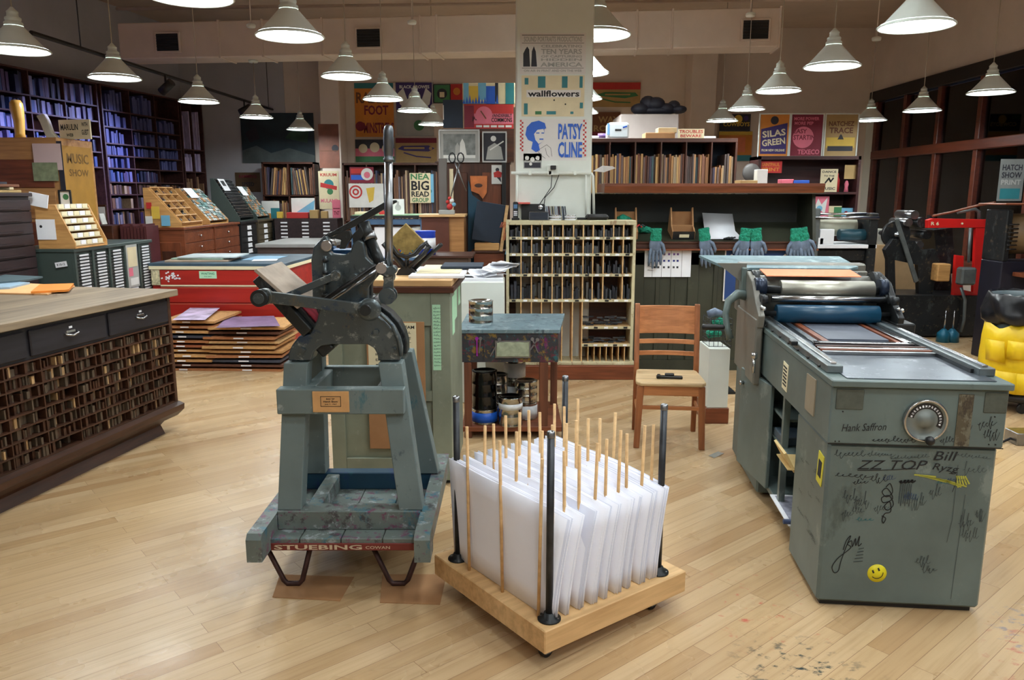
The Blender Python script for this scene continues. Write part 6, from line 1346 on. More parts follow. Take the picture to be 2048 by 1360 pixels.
# on top of the dark cabinet: boards, cards
for k, (x0, x1, y0, y1, z, th, m, l) in enumerate(((-4.72, -4.04, 5.9, 6.5, 1.661, .022, K_tan, 'lowest pale board on the dark type cabinet at the left edge'), (-4.7, -4.1, 5.95, 6.5, 1.684, .02, K_cr, 'second pale board on the dark type cabinet'), (-4.68, -4.02, 6.0, 6.45, 1.705, .022, K_br, 'brown board in the pile on the dark type cabinet'), (-4.7, -4.15, 6.0, 6.5, 1.728, .02, K_dk, 'dark board topmost in the pile on the dark type cabinet'), )): tag(MB().bb(x0, x1, y0, y1, z, z + th, m, .003).build('flat_board'), l, 'board')
poster(112, 133, 282, 385, 7.734, K_dk, 'dark teal board standing behind the pink card on the dark cabinet', name='dark_board', cat='board', th=.003)
poster(64, 126, 287, 340, 7.73, plain('pale_pink_card', (206, 180, 176), .7, 0, .03), 'pale pink card leaning upright on the dark type cabinet', name='card_sheet', cat='card'); poster(64, 118, 325, 362, 7.728, plain('sage_card', (134, 142, 108), .7, 0, .25, 20), 'sage green mottled card in front of the pale pink card', name='card_sheet', cat='card')
poster(120, 142, 383, 410, 6.9, K_wh, 'small framed white card with green star above the nearest type case', [('c', .05, .1, .22, K_gn)], name='framed_card', cat='picture', frame=M_black)
# small desk and portfolios
T('low_bookstand', -4.62, 8.74, 0, (.54, .46, 1.31), M_dkwood, 'dark wooden stand with postcards right of the ochre panel', 'stand')
for k, (px, m, l) in enumerate(((167, K_gy, 'grey framed picture standing behind the postcards'), (187, K_pk, 'dark framed pink picture standing behind the postcards'))): q = at_y(px, 405, 8.75); b = MB(); b.box((0, 0, .11), (.12, .012, .22), M_dkwood, None, .004); b.box((0, -.008, .11), (.09, .004, .17), K_wh); tag(b.build('framed_picture', None, (q.x - .0, 8.9, 1.312)), l, 'picture')
for k in range(7): tag(MB().box((0, 0, .06), (.012, .1, .12), (K_lb, K_wh, K_pu, K_pk, K_lb, K_pk, K_wh)[k], (0, -.25, 0)).build('postcard', None, (-4.83 + .05 * k, 8.68, 1.318)), 'postcard in the leaning row on the dark wooden stand', 'postcard', 'postcards on the dark stand')
M_pf = plain('portfolio_leather', (84, 40, 44), .5, 0, .25)
for k in range(8): tag(MB().bb(0, .03, 0, .3, 0, .44 - .02 * (k % 3), M_pf).build('portfolio', None, (-4.32 + .037 * k, 8.62, .881)), 'maroon leather portfolio standing upright beside the wooden cabinet end', 'portfolio', 'maroon portfolios')
T('low_shelf', -4.17, 8.78, 0, (.34, .42, .88), M_dkwood, 'low dark shelf carrying the maroon portfolios', 'shelf')
# wooden and metal cabinets under the sloped cases
wc = drawer_cab('reddish wooden cabinet with panelled end under the first two sloped cases', -4.5, -3.78, 9.0, 10.85, 1.27, 7, 2, M_redwood, M_redwood, M_bright, name='type_cabinet', zb=.3, knob=True)
b = MB()
for x0 in (.06, .40): b.bb(x0, x0 + .28, -.012, 0, .2, 1.1, M_redwoodz, .005); b.bb(x0 + .06, x0 + .22, -.016, -.012, .3, 1.0, M_dkwoodz, .004)
b.build('end_panel', wc)
drawer_cab('near dark metal cabinet with bright pull column under the third sloped case', -4.4, -3.78, 10.9, 11.6, 1.27, 14, 1, M_dark, M_black, M_paper, M_paper, mid=True)
drawer_cab('olive metal cabinet with bright pull column under the fourth sloped case', -4.4, -3.78, 11.65, 12.35, 1.27, 14, 1, plain('olive_cabinet', (84, 74, 56), .5), plain('olive_cabinet'), M_paper, M_paper, mid=True)
drawer_cab('farthest dark cabinet with bright pull column at the end of the left row', -4.4, -3.78, 12.4, 12.8, 1.27, 14, 1, M_dark, M_black, M_paper, M_paper, mid=True)
type_case('light wood sloped type case with open divided trays', -4.19, -3.80, 9.0, 9.62, 1.272, 1.72, M_tan, 'tray'); type_case('light wood sloped type case filled with grey metal sorts', -4.19, -3.80, 9.85, 10.5, 1.272, 1.72, M_tan, 'sorts'); type_case('steel sloped case of thin dark trays with a photo sheet on top', -4.16, -3.80, 10.95, 11.55, 1.272, 1.86, M_mgreen, 'metal'); type_case('grey sloped case of sorts farthest along the left row', -4.16, -3.80, 11.7, 12.3, 1.272, 1.76, M_mgreen, 'sorts')
for k, (x, z, w, h, m, l) in enumerate(((-4.24, 1.36, .03, .17, K_pu, 'violet narrow book beside the flyer covered case end'), (-4.15, 1.52, .06, .07, K_red, 'tiny red flyer on the end of the open divided case'), (-4.08, 1.44, .09, .14, K_ye, 'yellow green cut-out flyer on the end of the open divided case'), (-4.16, 1.34, .08, .12, K_wh, 'white card at the bottom left of the open divided case end'), (-3.97, 1.35, .10, .12, K_lb, 'pale blue card on the end of the open divided case'))): tag(MB().box((0, 0, 0), (w, .004, h), m).build('flyer', None, (x, 8.99 - .002 * k, max(z, 1.272 + h / 2))), l, 'flyer')
# ================= BACK LEFT WALL =================
FY = BACK_Y - .03
poster(480, 631, 226, 326, FY, plain('mural_dark_teal', (30, 48, 56), .6, 0, .5, 2.5), 'large dark teal mural on the back wall at the left', [('p', [(-.5, -.5), (-.5, -.25), (-.3, -.15), (-.1, -.3), (.15, -.2), (.5, -.35), (.5, -.5)], plain('mural_grey', (78, 88, 88), .6, 0, .4, 3)), ('p', [(-.45, .1), (-.3, .25), (-.25, .0), (-.38, -.1)], K_dk), ('p', [(.1, .0), (.3, .35), (.45, .3), (.4, -.1)], plain('mural_green', (40, 70, 52), .6, 0, .3))], th=.01, name='mural_panel', cat='mural')
poster(470, 522, 345, 384, FY, plain('brown_print', (96, 74, 48), .6, 0, .3, 8), 'brown printed board low on the back left wall', [('t', 'RAMMING', 0, .3, .7, .18, K_ma), ('t', 'SPEED', 0, -.1, .5, .2, K_dk)])
def back_shelf(px0, px1, py0, py1, y, rows, cols, label, pal, seed, grp, dist=.34):
    a = at_y(px0, py0, y); c = at_y(px1, py1, y); t = thing('board_shelf', label, 'shelf', (a.x, y, 0)); L = c.x - a.x; z0, z1 = c.z, a.z; r = random.Random(seed)
    b = MB(); b.bb(0, L, 0, dist, z1 - .03, z1, M_dkwood); b.bb(0, .025, 0, dist, 0, z1, M_dkwoodz); b.bb(L - .025, L, 0, dist, 0, z1, M_dkwoodz); b.bb(0, L, dist - .01, dist, 0, z1, M_dkwood)
    for k in range(rows): zz = z0 + (z1 - z0) * k / rows; b.bb(0, L, 0, dist, zz - .02, zz, M_dkwood)
    for k in range(1, cols): b.bb(L * k / cols - .01, L * k / cols + .01, 0, dist, z0, z1 - .03, M_dkwoodz)
    b.build('shelf_carcass', t); pr = None
    for k in range(rows):
        zz = z0 + (z1 - z0) * k / rows + .001; H = (z1 - z0) / rows - .04
        for cc in range(cols):
            x = L * cc / cols + .035; lean = r.choice((0, 0, .12, -.12))
            while x < L * (cc + 1) / cols - .04:
                w = r.choice((.018, .024, .03)); 
                if pr is None: pb = MB(); pb.bb(-.5, .5, -.5, .5, 0, 1, pal); pr = pb.build('printing_board'); o = pr
                else: o = pr.copy(); COL.objects.link(o)
                o.location = (a.x + x + w / 2, y + .15, zz + (.004 if lean else 0)); o.scale = (w * .85, .26, H * r.uniform(.78, .92)); o.rotation_euler = (0, lean, 0) if x < L * (cc + 1) / cols - .1 and x > L * cc / cols + .09 else (0, 0, 0)
                tag(o, 'upright printing board shelved in the ' + grp, 'board', 'boards in the ' + grp); x += w * (1.05 if not lean else 1.25)
    return t
back_shelf(522, 634, 324, 455, 12.85, 2, 2, 'dark shelf of leaning boards under the mural', M_bd, 31, 'shelf under the mural')
back_shelf(684, 880, 326, 440, 12.3, 1, 4, 'long dark shelf of upright brown boards behind the hand press lever', M_bkb, 32, 'shelf behind the hand press lever')
PY = 12.795
poster(636, 680, 248, 336, PY, plain('rust_print', (126, 78, 62), .6, 0, .25, 5), 'rust coloured print at the top of the back pilaster', [('c', .3, -.05, .08, K_dk), ('r', -.45, .45, -.12, -.1, K_br)])
poster(636, 680, 342, 418, PY, K_cr, 'cream poster with red banner and green emblem on the back pilaster', [('t', 'KRUUM', 0, .4, .8, .08, K_red), ('c', 0, .15, .13, K_te), ('p', [(-.4, .2), (.4, .1), (.38, .0), (-.42, .08)], K_red), ('c', .05, -.04, .08, K_gn), ('t', 'MULAND', 0, -.28, .85, .1, K_pk)])
poster(664, 682, 400, 440, PY - .004, K_pk, 'small pink poster at the foot of the back pilaster', [('r', -.4, .4, .05, .1, K_ma), ('t', 'TNT', 0, -.15, .7, .2, K_ma)])
poster(708, 789, 166, 274, FY, K_or, 'orange rabbit foot minstrels poster on the back wall', [('r', -.5, .5, .4, .5, K_te), ('t', 'RABBIT', 0, .23, .92, .2, K_br), ('t', 'FOOT', .05, -.0, .62, .18, K_ma), ('t', 'MINSTRELS', .1, -.33, .78, .2, K_ma), ('c', -.38, -.3, .09, K_ma)])
poster(710, 789, 279, 324, FY, K_dk, 'red and black crowd poster below the orange minstrels poster', [('r', -.5, .5, -.3, .1, K_pk), ('c', -.3, .1, .2, K_cr), ('c', 0, .15, .22, K_cr), ('c', .3, .1, .2, K_cr), ('r', -.5, .5, -.5, -.25, K_gn)])
poster(791, 868, 165, 272, FY, K_pu, 'purple poster with white lion crest on the back wall', [('t', 'BLACK CROWES', 0, .42, .8, .06, K_wh), ('c', 0, .22, .12, K_wh), ('c', 0, .22, .08, K_pu), ('p', [(-.45, .3), (-.3, .4), (-.2, .2), (-.1, .1), (-.25, .0), (-.4, .1)], K_wh), ('p', [(.45, .3), (.3, .4), (.2, .2), (.1, .1), (.25, .0), (.4, .1)], K_wh), ('r', -.5, .5, -.5, -.05, K_gy), ('c', .1, -.3, .1, K_gn)])
poster(791, 874, 276, 325, FY, K_tan, 'tan aeroplane poster beside the crowd poster', [('r', -.5, .5, .3, .5, K_ma), ('p', [(-.45, .05), (-.35, .18), (.3, .2), (.45, .08), (.3, -.05), (-.3, -.02)], K_pu), ('r', -.3, .2, .05, .13, K_tan), ('c', .35, .08, .07, K_tan), ('s', [(-.3, -.1), (.0, -.25), (.35, -.3)], .02, K_pu)])
poster(868, 900, 170, 205, FY, K_gn, 'small green framed poster on the back wall', [('c', 0, .0, .3, K_dk), ('r', -.15, .15, -.2, .1, K_cr)], frame=M_dark); poster(901, 926, 168, 205, FY, K_red, 'red poster beside the green framed poster', [('c', 0, .1, .2, K_or)])
poster(699, 748, 334, 366, 12.295, K_ma, 'maroon and blue small poster with a white face on the long back shelf', [('r', -.45, .1, .1, .4, K_red), ('r', -.45, .1, -.3, .0, K_bl), ('c', .22, .05, .38, K_wh), ('c', .22, .0, .2, K_pk)]); poster(697, 768, 367, 415, 12.29, K_wh, 'white sheet with red and white target and yellow figure', [('c', -.3, .15, .28, K_red), ('c', -.3, .15, .21, K_wh), ('c', -.3, .15, .14, K_red), ('c', -.3, .15, .07, K_wh), ('p', [(.0, .3), (.25, .35), (.2, -.2), (.08, -.3)], K_ye)])
poster(819, 862, 346, 406, 12.29, K_cr, 'pale green big block letter poster hung on the long back shelf', [('t', 'NEA', .0, .38, .9, .2, K_gn), ('t', 'BIG', .0, .08, .85, .32, M_ink), ('t', 'READ', 0, -.2, .85, .18, M_ink), ('t', 'GROUP', 0, -.4, .8, .15, K_gn)], th=.01); poster(846, 868, 348, 405, 12.296, K_lb, 'light blue narrow poster beside the block letter poster', [('c', 0, .2, .08, K_te), ('c', .1, -.1, .08, K_te)])
# blue framed work counter with cartons
M_blm = plain('blue_steel_frame', (74, 104, 138), .45, .2)
bt = thing('work_counter', 'blue steel framed counter with a green mat top behind the hand press', 'table', (at_y(700, 428, 9.6).x, 9.6, 0)); L = at_y(848, 428, 9.6).x - bt.location.x
b = MB(); b.bb(0, L, 0, .7, 1.36, 1.39, M_dark); b.build('worktop', bt); b = MB(); b.bb(.02, L - .02, .02, .68, 1.39, 1.398, plain('cutting_mat_green', (126, 156, 120), .6)); b.build('green_mat', bt)
for x in (0, L - .05):
    for y in (.02, .63): b = MB(); b.bb(x, x + .05, y, y + .05, 0, 1.36, M_blm, .003); b.build('leg', bt)
b = MB(); b.bb(.05, L - .05, .02, .05, 1.28, 1.35, M_blm); b.build('frame_rail', bt); b = MB(); b.bb(.05, L - .05, .02, .68, .84, .87, M_blm); b.build('frame_rail', bt)
q = at_y(737, 500, 9.55)
for k, (x0, x1, z0, z1, m, l) in enumerate(((.28, .62, .871, 1.25, M_paper, 'tall white carton of paper on the blue counter lower shelf'), (.64, .84, .871, 1.24, K_wh, 'white carton with pale green edge on the blue counter shelf'))): tag(MB().bb(bt.location.x + x0, bt.location.x + x1, 9.66, 10.0, z0, z1, m, .004).build('paper_carton'), l, 'carton')
poster(783, 809, 398, 429, 9.75, K_wh, 'white card with a grey jug print standing on the green mat', [('c', 0, -.05, .2, K_gy), ('r', -.1, .1, .1, .35, K_gy)], name='card_sheet', cat='card')
tag(MB().bb(at_y(758, 420, 9.8).x, at_y(800, 420, 9.8).x, 9.8, 10.0, 1.3985, 1.44, K_red, .004).build('red_box'), 'flat red box on the green mat of the blue counter', 'box'); tag(MB().bb(at_y(712, 420, 9.9).x, at_y(752, 420, 9.9).x, 9.8, 10.1, 1.3985, 1.43, K_cr, .004).build('paper_ream'), 'cream ream of paper at the left of the green mat', 'paper')
# grey flat file
gf = thing('flat_file', 'low dark flat-file cabinet with a grey steel top behind the red cabinet', 'cabinet', (-3.14, 9.6, 0)); b = MB(); b.bb(0, .86, 0, 1.3, 0, 1.0, plain('flat_file_brown', (70, 56, 52), .5, 0, .15)); b.build('carcass', gf); b = MB(); b.bb(-.02, .9, -.02, 1.32, 1.0, 1.045, plain('flat_file_top', (150, 150, 148), .4, .1, .1), .004); b.build('steel_top', gf)
for k in range(6): b = MB(); z = .95 - .15 * k; b.bb(.02, .84, -.012, 0, z - .14, z, plain('flat_file_brown')); o = b.build('drawer', gf); c = MB(); c.sph((.25, -.02, z - .07), .014, M_bright, 8, 6); c.sph((.6, -.02, z - .07), .014, M_bright, 8, 6); c.build('knob', o)
# little things on the back counter by the pilaster
for k, (px, py, y, w, d, h, m, n, l, c) in enumerate(((598, 432, 12.4, .34, .2, .09, K_red, 'red_box', 'red box on the far cabinets below the leaning boards', 'box'), (560, 432, 12.4, .08, .08, .10, K_ye, 'yellow_cup', 'yellow cup left of the far red box', 'cup'), (630, 445, 12.3, .13, .12, .13, K_tan, 'wicker_box', 'tan wicker box right of the far red box', 'box'), (650, 446, 12.3, .1, .1, .11, K_tan, 'wicker_box', 'smaller tan wicker box by the pilaster foot', 'box'))): p = at_y(px, py, y); T(n, p.x, y, 1.275, (w, d, h), m, l, c)
tag(MB().bb(-3.7, -2.72, 12.2, 12.6, 0, 1.274, M_blkw).build('low_counter'), 'dark low counter under the red box at the back', 'counter')
for k in range(3):
    b = MB(); x = -3.55 + .33 * k
    for j in range(11): b.bb(x - .05, x + .05, 12.18, 12.199, 1.2 - .055 * j, 1.222 - .055 * j, M_paper)
    tag(b.build('pull_column'), '%s column of bright drawer pulls on the dark low counter' % ('left', 'middle', 'right')[k], 'drawer pulls')
poster(582, 631, 396, 437, 12.45, K_wh, 'white sheet fanned out above the far red box', [('p', [(-.5, -.5), (-.3, -.2), (.5, .4), (.4, -.5)], K_lb)], name='paper_sheet', cat='paper'); poster(523, 560, 402, 437, 12.5, K_wh, 'white and teal print propped left of the yellow cup', [('r', 0, .5, -.5, .1, K_te), ('r', -.3, 0, -.5, -.2, K_or)], name='paper_sheet', cat='print')
# ================= CENTRE BACK: CUPBOARD, PICTURES, BOXES =================
HY = 7.9
hx = lambda px, y=HY: at_y(px, 400, y).x
hz = lambda py, y=HY: at_y(1000, py, y).z
cu = thing('tall_cupboard', 'tall brown cupboard with a blue painted stripe left of the column', 'cupboard', (0, 0, 0))
b = MB(); b.bb(hx(893), hx(1020), HY, HY + .45, 0, hz(326), M_dkwoodz, .004); b.build('cupboard_body', cu)
b = MB(); b.bb(hx(965), hx(1003), HY - .02, HY, .1, hz(345), M_redwoodz, .004); b.build('door_panel', cu); b = MB(); b.bb(hx(905), hx(935), HY - .02, HY, .1, hz(345), M_dkwoodz, .004); b.build('door_panel', cu)
b = MB(); b.prism([(hx(935), hz(560)), (hx(968), hz(560)), (hx(972), hz(410)), (hx(945), hz(390)), (hx(937), hz(360))], HY - .03, HY - .021, plain('blue_paint_stripe', (20, 74, 102), .5, 0, .15), 'xz'); b.build('blue_stripe', cu)
b = MB(); b.bb(hx(1004), hx(1012), HY - .1, HY, .9, hz(326), M_black, .003); b.build('black_stile', cu)
b = MB(); b.bb(hx(945), hx(1012), HY - .35, HY - .03, hz(497) - .02, hz(497), M_dkwood, .003); b.bb(hx(950), hx(1008), HY - .33, HY - .03, hz(497) - .32, hz(497) - .02, M_redwood, .003); b.build('ledge_shelf', cu)
b = MB(); b.prism([(hx(941), hz(352)), (hx(975), hz(352)), (hx(974), hz(385)), (hx(966), hz(398)), (hx(958), hz(388)), (hx(943), hz(382))], HY - .045, HY - .031, plain('orange_cut_wood', (206, 118, 62), .45, 0, .2, 12), 'xz'); c2 = at_y(957, 371, HY - .046); b.lathe([(.04, 0), (0, .001)], M_dkwood, M=Matrix.Translation(c2) @ Matrix.Scale(.5, 4, (0, 0, 1)) @ Matrix.Rotation(D(90), 4, 'X'), seg=18); tag(b.build('jigsaw_board'), 'orange cut wooden piece with an oval hole on the cupboard front', 'board')
poster(983, 1009, 330, 368, HY - .04, K_wh, 'white card with a figure in red pinned to the cupboard', [('c', -.05, .25, .1, K_dk), ('p', [(-.35, .1), (0, .2), (.3, .1), (.25, -.15), (-.3, -.15)], K_red), ('p', [(-.1, -.15), (.2, -.15), (.25, -.42), (.1, -.3)], K_dk)], name='picture_card', cat='card')
b = MB(); b.box((0, 0, .19), (.28, .03, .38), M_navy, (0, .16, 0), .004); tag(b.build('black_portfolio', None, (hx(978), HY - .22, hz(497) + .08)), 'dark blue-black portfolio leaning on the cupboard ledge', 'portfolio'); T('wooden_box', hx(975), HY - .22, hz(497) + .001, (.24, .16, .07), M_tan, 'small tan wooden box on the cupboard ledge', 'box')
b = MB()
b.box((0, 0, .22), (.03, .05, .44), M_pine, (0, .14, 0)); b.box((.05, 0, .12), (.01, .1, .3), M_lb if 'M_lb' in globals() else K_lb, (0, .25, 0)); tag(b.build('yard_stick', None, (hx(1009), HY - .4, hz(497) + .0)), 'pale wooden stick and blue sheet leaning beside the pigeonhole cabinet', 'stick')
b = MB(); r8 = random.Random(8)
for k in range(5): q = at_y(1000 + 3 * k, 455, HY - .45); b.tube([q, q + Vector((.02, 0, .05)), q + Vector((.05 + .01 * k, 0, .03)), q + Vector((.03, 0, -.12))], .004, plain('orange_wire', (214, 110, 70), .5), 6)
tag(b.build('orange_cable'), 'loops of orange cable beside the pigeonhole cabinet top left', 'cable')
# wooden cabinet and grey post
wm = thing('wood_cabinet', 'brown wooden cabinet with a lighter right side behind the book cradle', 'cabinet', (0, 0, 0)); WY = 7.45
b = MB(); b.bb(hx(842, WY), hx(897, WY), WY, WY + .41, 0, hz(434, WY), plain('reddish_panel', (92, 48, 34), .45, 0, .15)); b.bb(hx(897, WY), hx(927, WY), WY + .02, WY + .41, 0, hz(434, WY), M_lightw); b.build('cabinet_body', wm); b = MB(); b.bb(hx(838, WY), hx(930, WY), WY - .03, WY + .42, hz(434, WY), hz(429, WY), M_pine, .003); b.build('cabinet_top', wm)
zt2 = hz(429, WY)
T('grey_post', hx(885, WY), WY + .1, zt2 + .001, (.075, .07, .52), plain('grey_painted_wood', (98, 92, 88), .6, 0, .1), 'grey painted wooden post standing on the brown cabinet', 'post'); T('grey_block', hx(893, WY), WY + .2 - .18, zt2 + .001, (.15, .08, .04), K_gy, 'grey block at the foot of the grey post', 'block')
b = MB(); b.sph((0, 0, .03), .03, K_red); b.sph((.02, 0, .085), .022, K_wh); b.sph((-.02, -.0, .075), .018, K_red); b.sph((.04, 0, .05), .02, K_lb); b.sph((.0, 0, .11), .016, K_red); tag(b.build('red_ornament', None, (hx(899, WY), WY + .02, zt2 + .043)), 'small red white and blue ornament at the foot of the grey post', 'ornament')
sc = thing('scissors', 'large steel scissors hanging beside the grey post', 'scissors', at_y(913, 335, WY + .05)); b = MB(); b.tube([(.03, 0, .06), (-.09, 0, -.40)], [.010, .004], M_steel, 6); b.build('blade', sc); b = MB(); b.tube([(-.02, .008, .06), (.09, .008, -.22)], [.010, .004], M_steel, 6); b.build('blade', sc)
for s in (-1, 1): b = MB(); b.tube([(s * .04 + .03 * math.cos(a * .7), 0, .09 + .045 * math.sin(a * .7)) for a in range(9)], .007, M_dark, 6, True); b.build('finger_ring', sc)
b = MB(); q = at_y(915, 322, WY + .05); b.tube([q + Vector((0, -.0, .0)), q + Vector((0, .45, 0))], .004, M_steel, 6); tag(b.build('hanging_hook'), 'thin steel hook carrying the large scissors', 'hook')
tag(MB().bb(hx(905), hx(912), WY + .1, WY + .12, zt2, hz(340), K_cr).build('cream_strip'), 'narrow cream board strip behind the scissors', 'board')
# on the cupboard top
zc = hz(326)
tag(MB().bb(hx(872), hx(1022), HY - .02, HY + .46, zc + .001, zc + .015, M_dkwood).build('top_board'), 'dark board across the cupboard top under the framed photographs', 'board')
poster(880, 957, 262, 322, HY - .01, K_gy, 'framed black and white photo of a couple, left of two on the cupboard', [('r', -.42, .42, -.4, .4, plain('photo_mid_grey', (120, 124, 122), .5, 0, .4, 14)), ('p', [(.0, -.4), (.02, .1), (.08, .25), (.14, .1), (.2, -.4)], K_wh), ('p', [(-.12, -.35), (-.1, .0), (-.05, .12), (.0, -.0), (.0, -.35)], K_gy), ('r', -.42, .42, -.4, -.3, K_wh)], frame=plain('silver_frame', (190, 192, 190), .3, .4), name='framed_photo', cat='picture')
poster(967, 1011, 266, 322, HY - .01, K_dk, 'framed photo of a man with guitar, right of two on the cupboard', [('p', [(-.4, -.45), (-.3, .0), (.0, .15), (.3, -.0), (.4, -.45)], K_gy), ('c', -.05, .3, .1, K_wh), ('s', [(-.2, -.1), (.4, .2)], .012, K_wh)], frame=plain('silver_frame'), name='framed_photo', cat='picture')
poster(886, 926, 200, 256, HY + .1, M_navy, 'plain dark blue board standing behind the framed photos', [('s', [(-.48, -.2), (-.48, .3)], .008, K_wh)], name='blue_board', cat='board', th=.02)
tag(MB().bb(hx(884), hx(1028), HY + .09, HY + .40, zc + .016, hz(256, HY) , M_dkwood).build('riser_box'), 'dark riser box behind the framed photographs', 'box')
zr2 = hz(256, HY)
b, w, h, loc = poster_sheet('p', 928, 1027, 206, 255, HY + .1, K_red, '', th=.28)
for it in (('r', -.5, -.3, -.45, .45, K_ma), ('r', -.3, .5, -.3, .12, K_pk)): b.add([(it[1] * w, -.001, it[3] * h), (it[2] * w, -.001, it[3] * h), (it[2] * w, -.001, it[4] * h), (it[1] * w, -.001, it[4] * h)], [(0, 1, 2, 3)], it[5])
letters(b, 'VANDERBILT', .26 * w, .04 * h, .42 * w, .13 * h, M_ink, None, .003); letters(b, 'COMMONS', .26 * w, -.14 * h, .42 * w, .18 * h, M_ink, None, .003); letters(b, 'JAZZ', -.26 * w, -.1 * h, .16 * w, .2 * h, M_ink, None, .003); b.lathe([(.085, 0), (0, .001)], K_pk, M=Matrix.Translation((-.1 * w, -.003, .05 * h)) @ Matrix.Rotation(D(90), 4, 'X'), seg=28); b.stroke([(-.16 * w, .22 * h), (-.06 * w, -.08 * h)], .012, K_br, None, .005)
for k in range(5): b.box((-.2 * w + .15 * w * k, -.001, -.4 * h), (.06, .002, .02), K_wh)
o = b.build('printed_box', None, (loc[0], HY + .1, zr2 + h / 2 + .001)); tag(o, 'red box with poster lettering vanderbilt commons on the cupboard', 'box')
b = MB(); x0, x1 = hx(926), hx(1030); zz = zr2 + h + .004; hh = .20; b.bb(x0, x1, HY + .1, HY + .38, zz, zz + hh, K_cr, .003)
for k, (f0, f1, m) in enumerate(((.02, .12, K_lb), (.12, .3, K_ye), (.3, .45, K_lb), (.45, .62, K_bl), (.62, .68, K_dk), (.7, .8, K_cr), (.82, .98, K_te))): b.bb(x0 + (x1 - x0) * f0, x0 + (x1 - x0) * f1, HY + .098, HY + .1, zz + .02 * (k % 3), zz + hh - .03 * (k % 2), m)
for k in range(12): b.prism([(x0 + .03 * k, zz + .003), (x0 + .03 * k + .028, zz + .003), (x0 + .03 * k + .014, zz + .05 + .02 * (k % 3))], HY + .096, HY + .098, K_bl, 'xz')
tag(b.build('printed_box'), 'colourful blue and yellow printed box topmost above the red box', 'box')
# behind, right of the column
poster(1180, 1280, 164, 214, FY, K_tan, 'red topped aeroplane poster just right of the column', [('r', -.45, .5, .2, .48, K_red), ('p', [(-.4, -.02), (-.2, .1), (.4, .08), (.46, -.05), (.2, -.15), (-.2, -.08)], K_gn), ('r', -.2, .3, -.03, .03, K_tan), ('s', [(-.3, -.15), (.0, -.3), (.3, -.32)], .02, K_gn)])
poster(1182, 1240, 224, 274, FY, K_br, 'brown poster with large pale letters under the aeroplane poster', [('t', 'WAY', .1, .2, .7, .25, K_tan), ('t', 'ROW', .0, -.15, .8, .25, K_tan), ('r', -.5, .0, -.5, -.3, K_ma)])
tag(MB().bb(at_y(1240, 260, 9.6).x, at_y(1357, 260, 9.6).x, 9.6, 10.3, 0, at_y(1300, 228, 9.6).z, plain('off_white_partition', (168, 156, 150), .7, 0, .05), .01).build('storage_crate'), 'tall off-white crate behind the board shelf', 'crate'); q = at_y(1318, 228, 9.8)
b = MB()
for (dx, dy, zz, rx, rz_) in ((-.22, 0, .06, .12, .07), (-.13, .02, .12, .10, .10), (-.04, -.02, .11, .12, .09), (.08, .0, .06, .14, .07), (.19, .03, .09, .08, .075), (.24, -.03, .05, .10, .05), (.0, 0, .04, .26, .05)): b.sph((dx, dy, zz), (rx, .14, rz_), plain('black_cloth_bag', (28, 28, 40), .7, 0, .2))
tag(b.build('cloth_bundle', None, (q.x, 9.85, q.z + .003)), 'black cloth bundle lying on the tall off-white crate', 'bundle')
poster(1440, 1500, 228, 262, FY - .01, K_dk, 'dark cowboys poster with yellow lettering right of the chase', [('c', .1, .2, .25, K_ye), ('t', 'COWBOYS', .05, -.1, .85, .25, K_ye), ('r', -.5, -.2, .2, .45, K_gn), ('c', .35, .25, .15, K_pu)])
poster(1438, 1502, 263, 322, FY - .01, K_or, 'orange poster under the cowboys poster', [('r', -.5, .5, .38, .5, K_ye), ('r', -.3, .3, -.2, .3, plain('poster_salmon', (214, 120, 80), .6)), ('r', -.5, .5, -.5, -.3, K_te)])
# poster cabinet at the right
RYY = 10.3; rx_ = lambda px: at_y(px, 400, RYY).x; rz = lambda py: at_y(1600, py, RYY).z
rc2 = thing('open_bookcase', 'dark maroon open bookcase carrying three posters beside the window', 'bookcase', (0, 0, 0)); M_mar = wood('maroon_wood', (44, 20, 22), (74, 36, 34), 'x', 6, .5)
b = MB(); b.bb(rx_(1513), rx_(1716), RYY, RYY + .4, rz(319), rz(312), M_mar); b.bb(rx_(1513), rx_(1716), RYY + .38, RYY + .4, 0, rz(312), M_mar); b.bb(rx_(1513), rx_(1518), RYY, RYY + .4, 0, rz(312), M_mar); b.bb(rx_(1711), rx_(1716), RYY, RYY + .4, 0, rz(312), M_mar); b.build('carcass', rc2)
for py in (384, 434, 500): b = MB(); b.bb(rx_(1518), rx_(1711), RYY, RYY + .38, rz(py) - .03, rz(py), M_mar); b.build('shelf', rc2)
zz0 = rz(312) + .002
def onshelf(px0, px1, py0, py1, bg, label, items, y=RYY + .06, **k): return poster(px0, px1, py0, py1, y, bg, label, items, **k)
onshelf(1521, 1574, 229, 312, K_or, 'silas green poster with blue diagonal, left of three on the maroon bookcase', [('p', [(-.45, -.45), (-.45, .15), (.45, .3), (.45, -.45)], K_pu), ('c', .0, .36, .1, K_dk), ('t', 'SILAS', .0, .05, .8, .16, K_cr, .12), ('t', 'GREEN', .0, -.16, .8, .16, K_cr, .12), ('t', 'FROM NEW ORLEANS', 0, -.36, .8, .06, K_cr)], frame=M_white)
onshelf(1584, 1641, 229, 312, K_ma, 'red easy starting poster, middle of three on the maroon bookcase', [('t', 'MORE POWER', -.02, .4, .8, .08, K_pk), ('t', 'MORE PEP', -.1, .29, .6, .08, K_pk), ('c', -.1, -.05, .26, K_pk), ('t', 'EASY', -.2, .1, .42, .11, K_ma), ('t', 'STARTING', .0, -.05, .82, .12, K_ma), ('t', 'TEXECO', .1, -.4, .7, .12, K_pk)], frame=M_white)
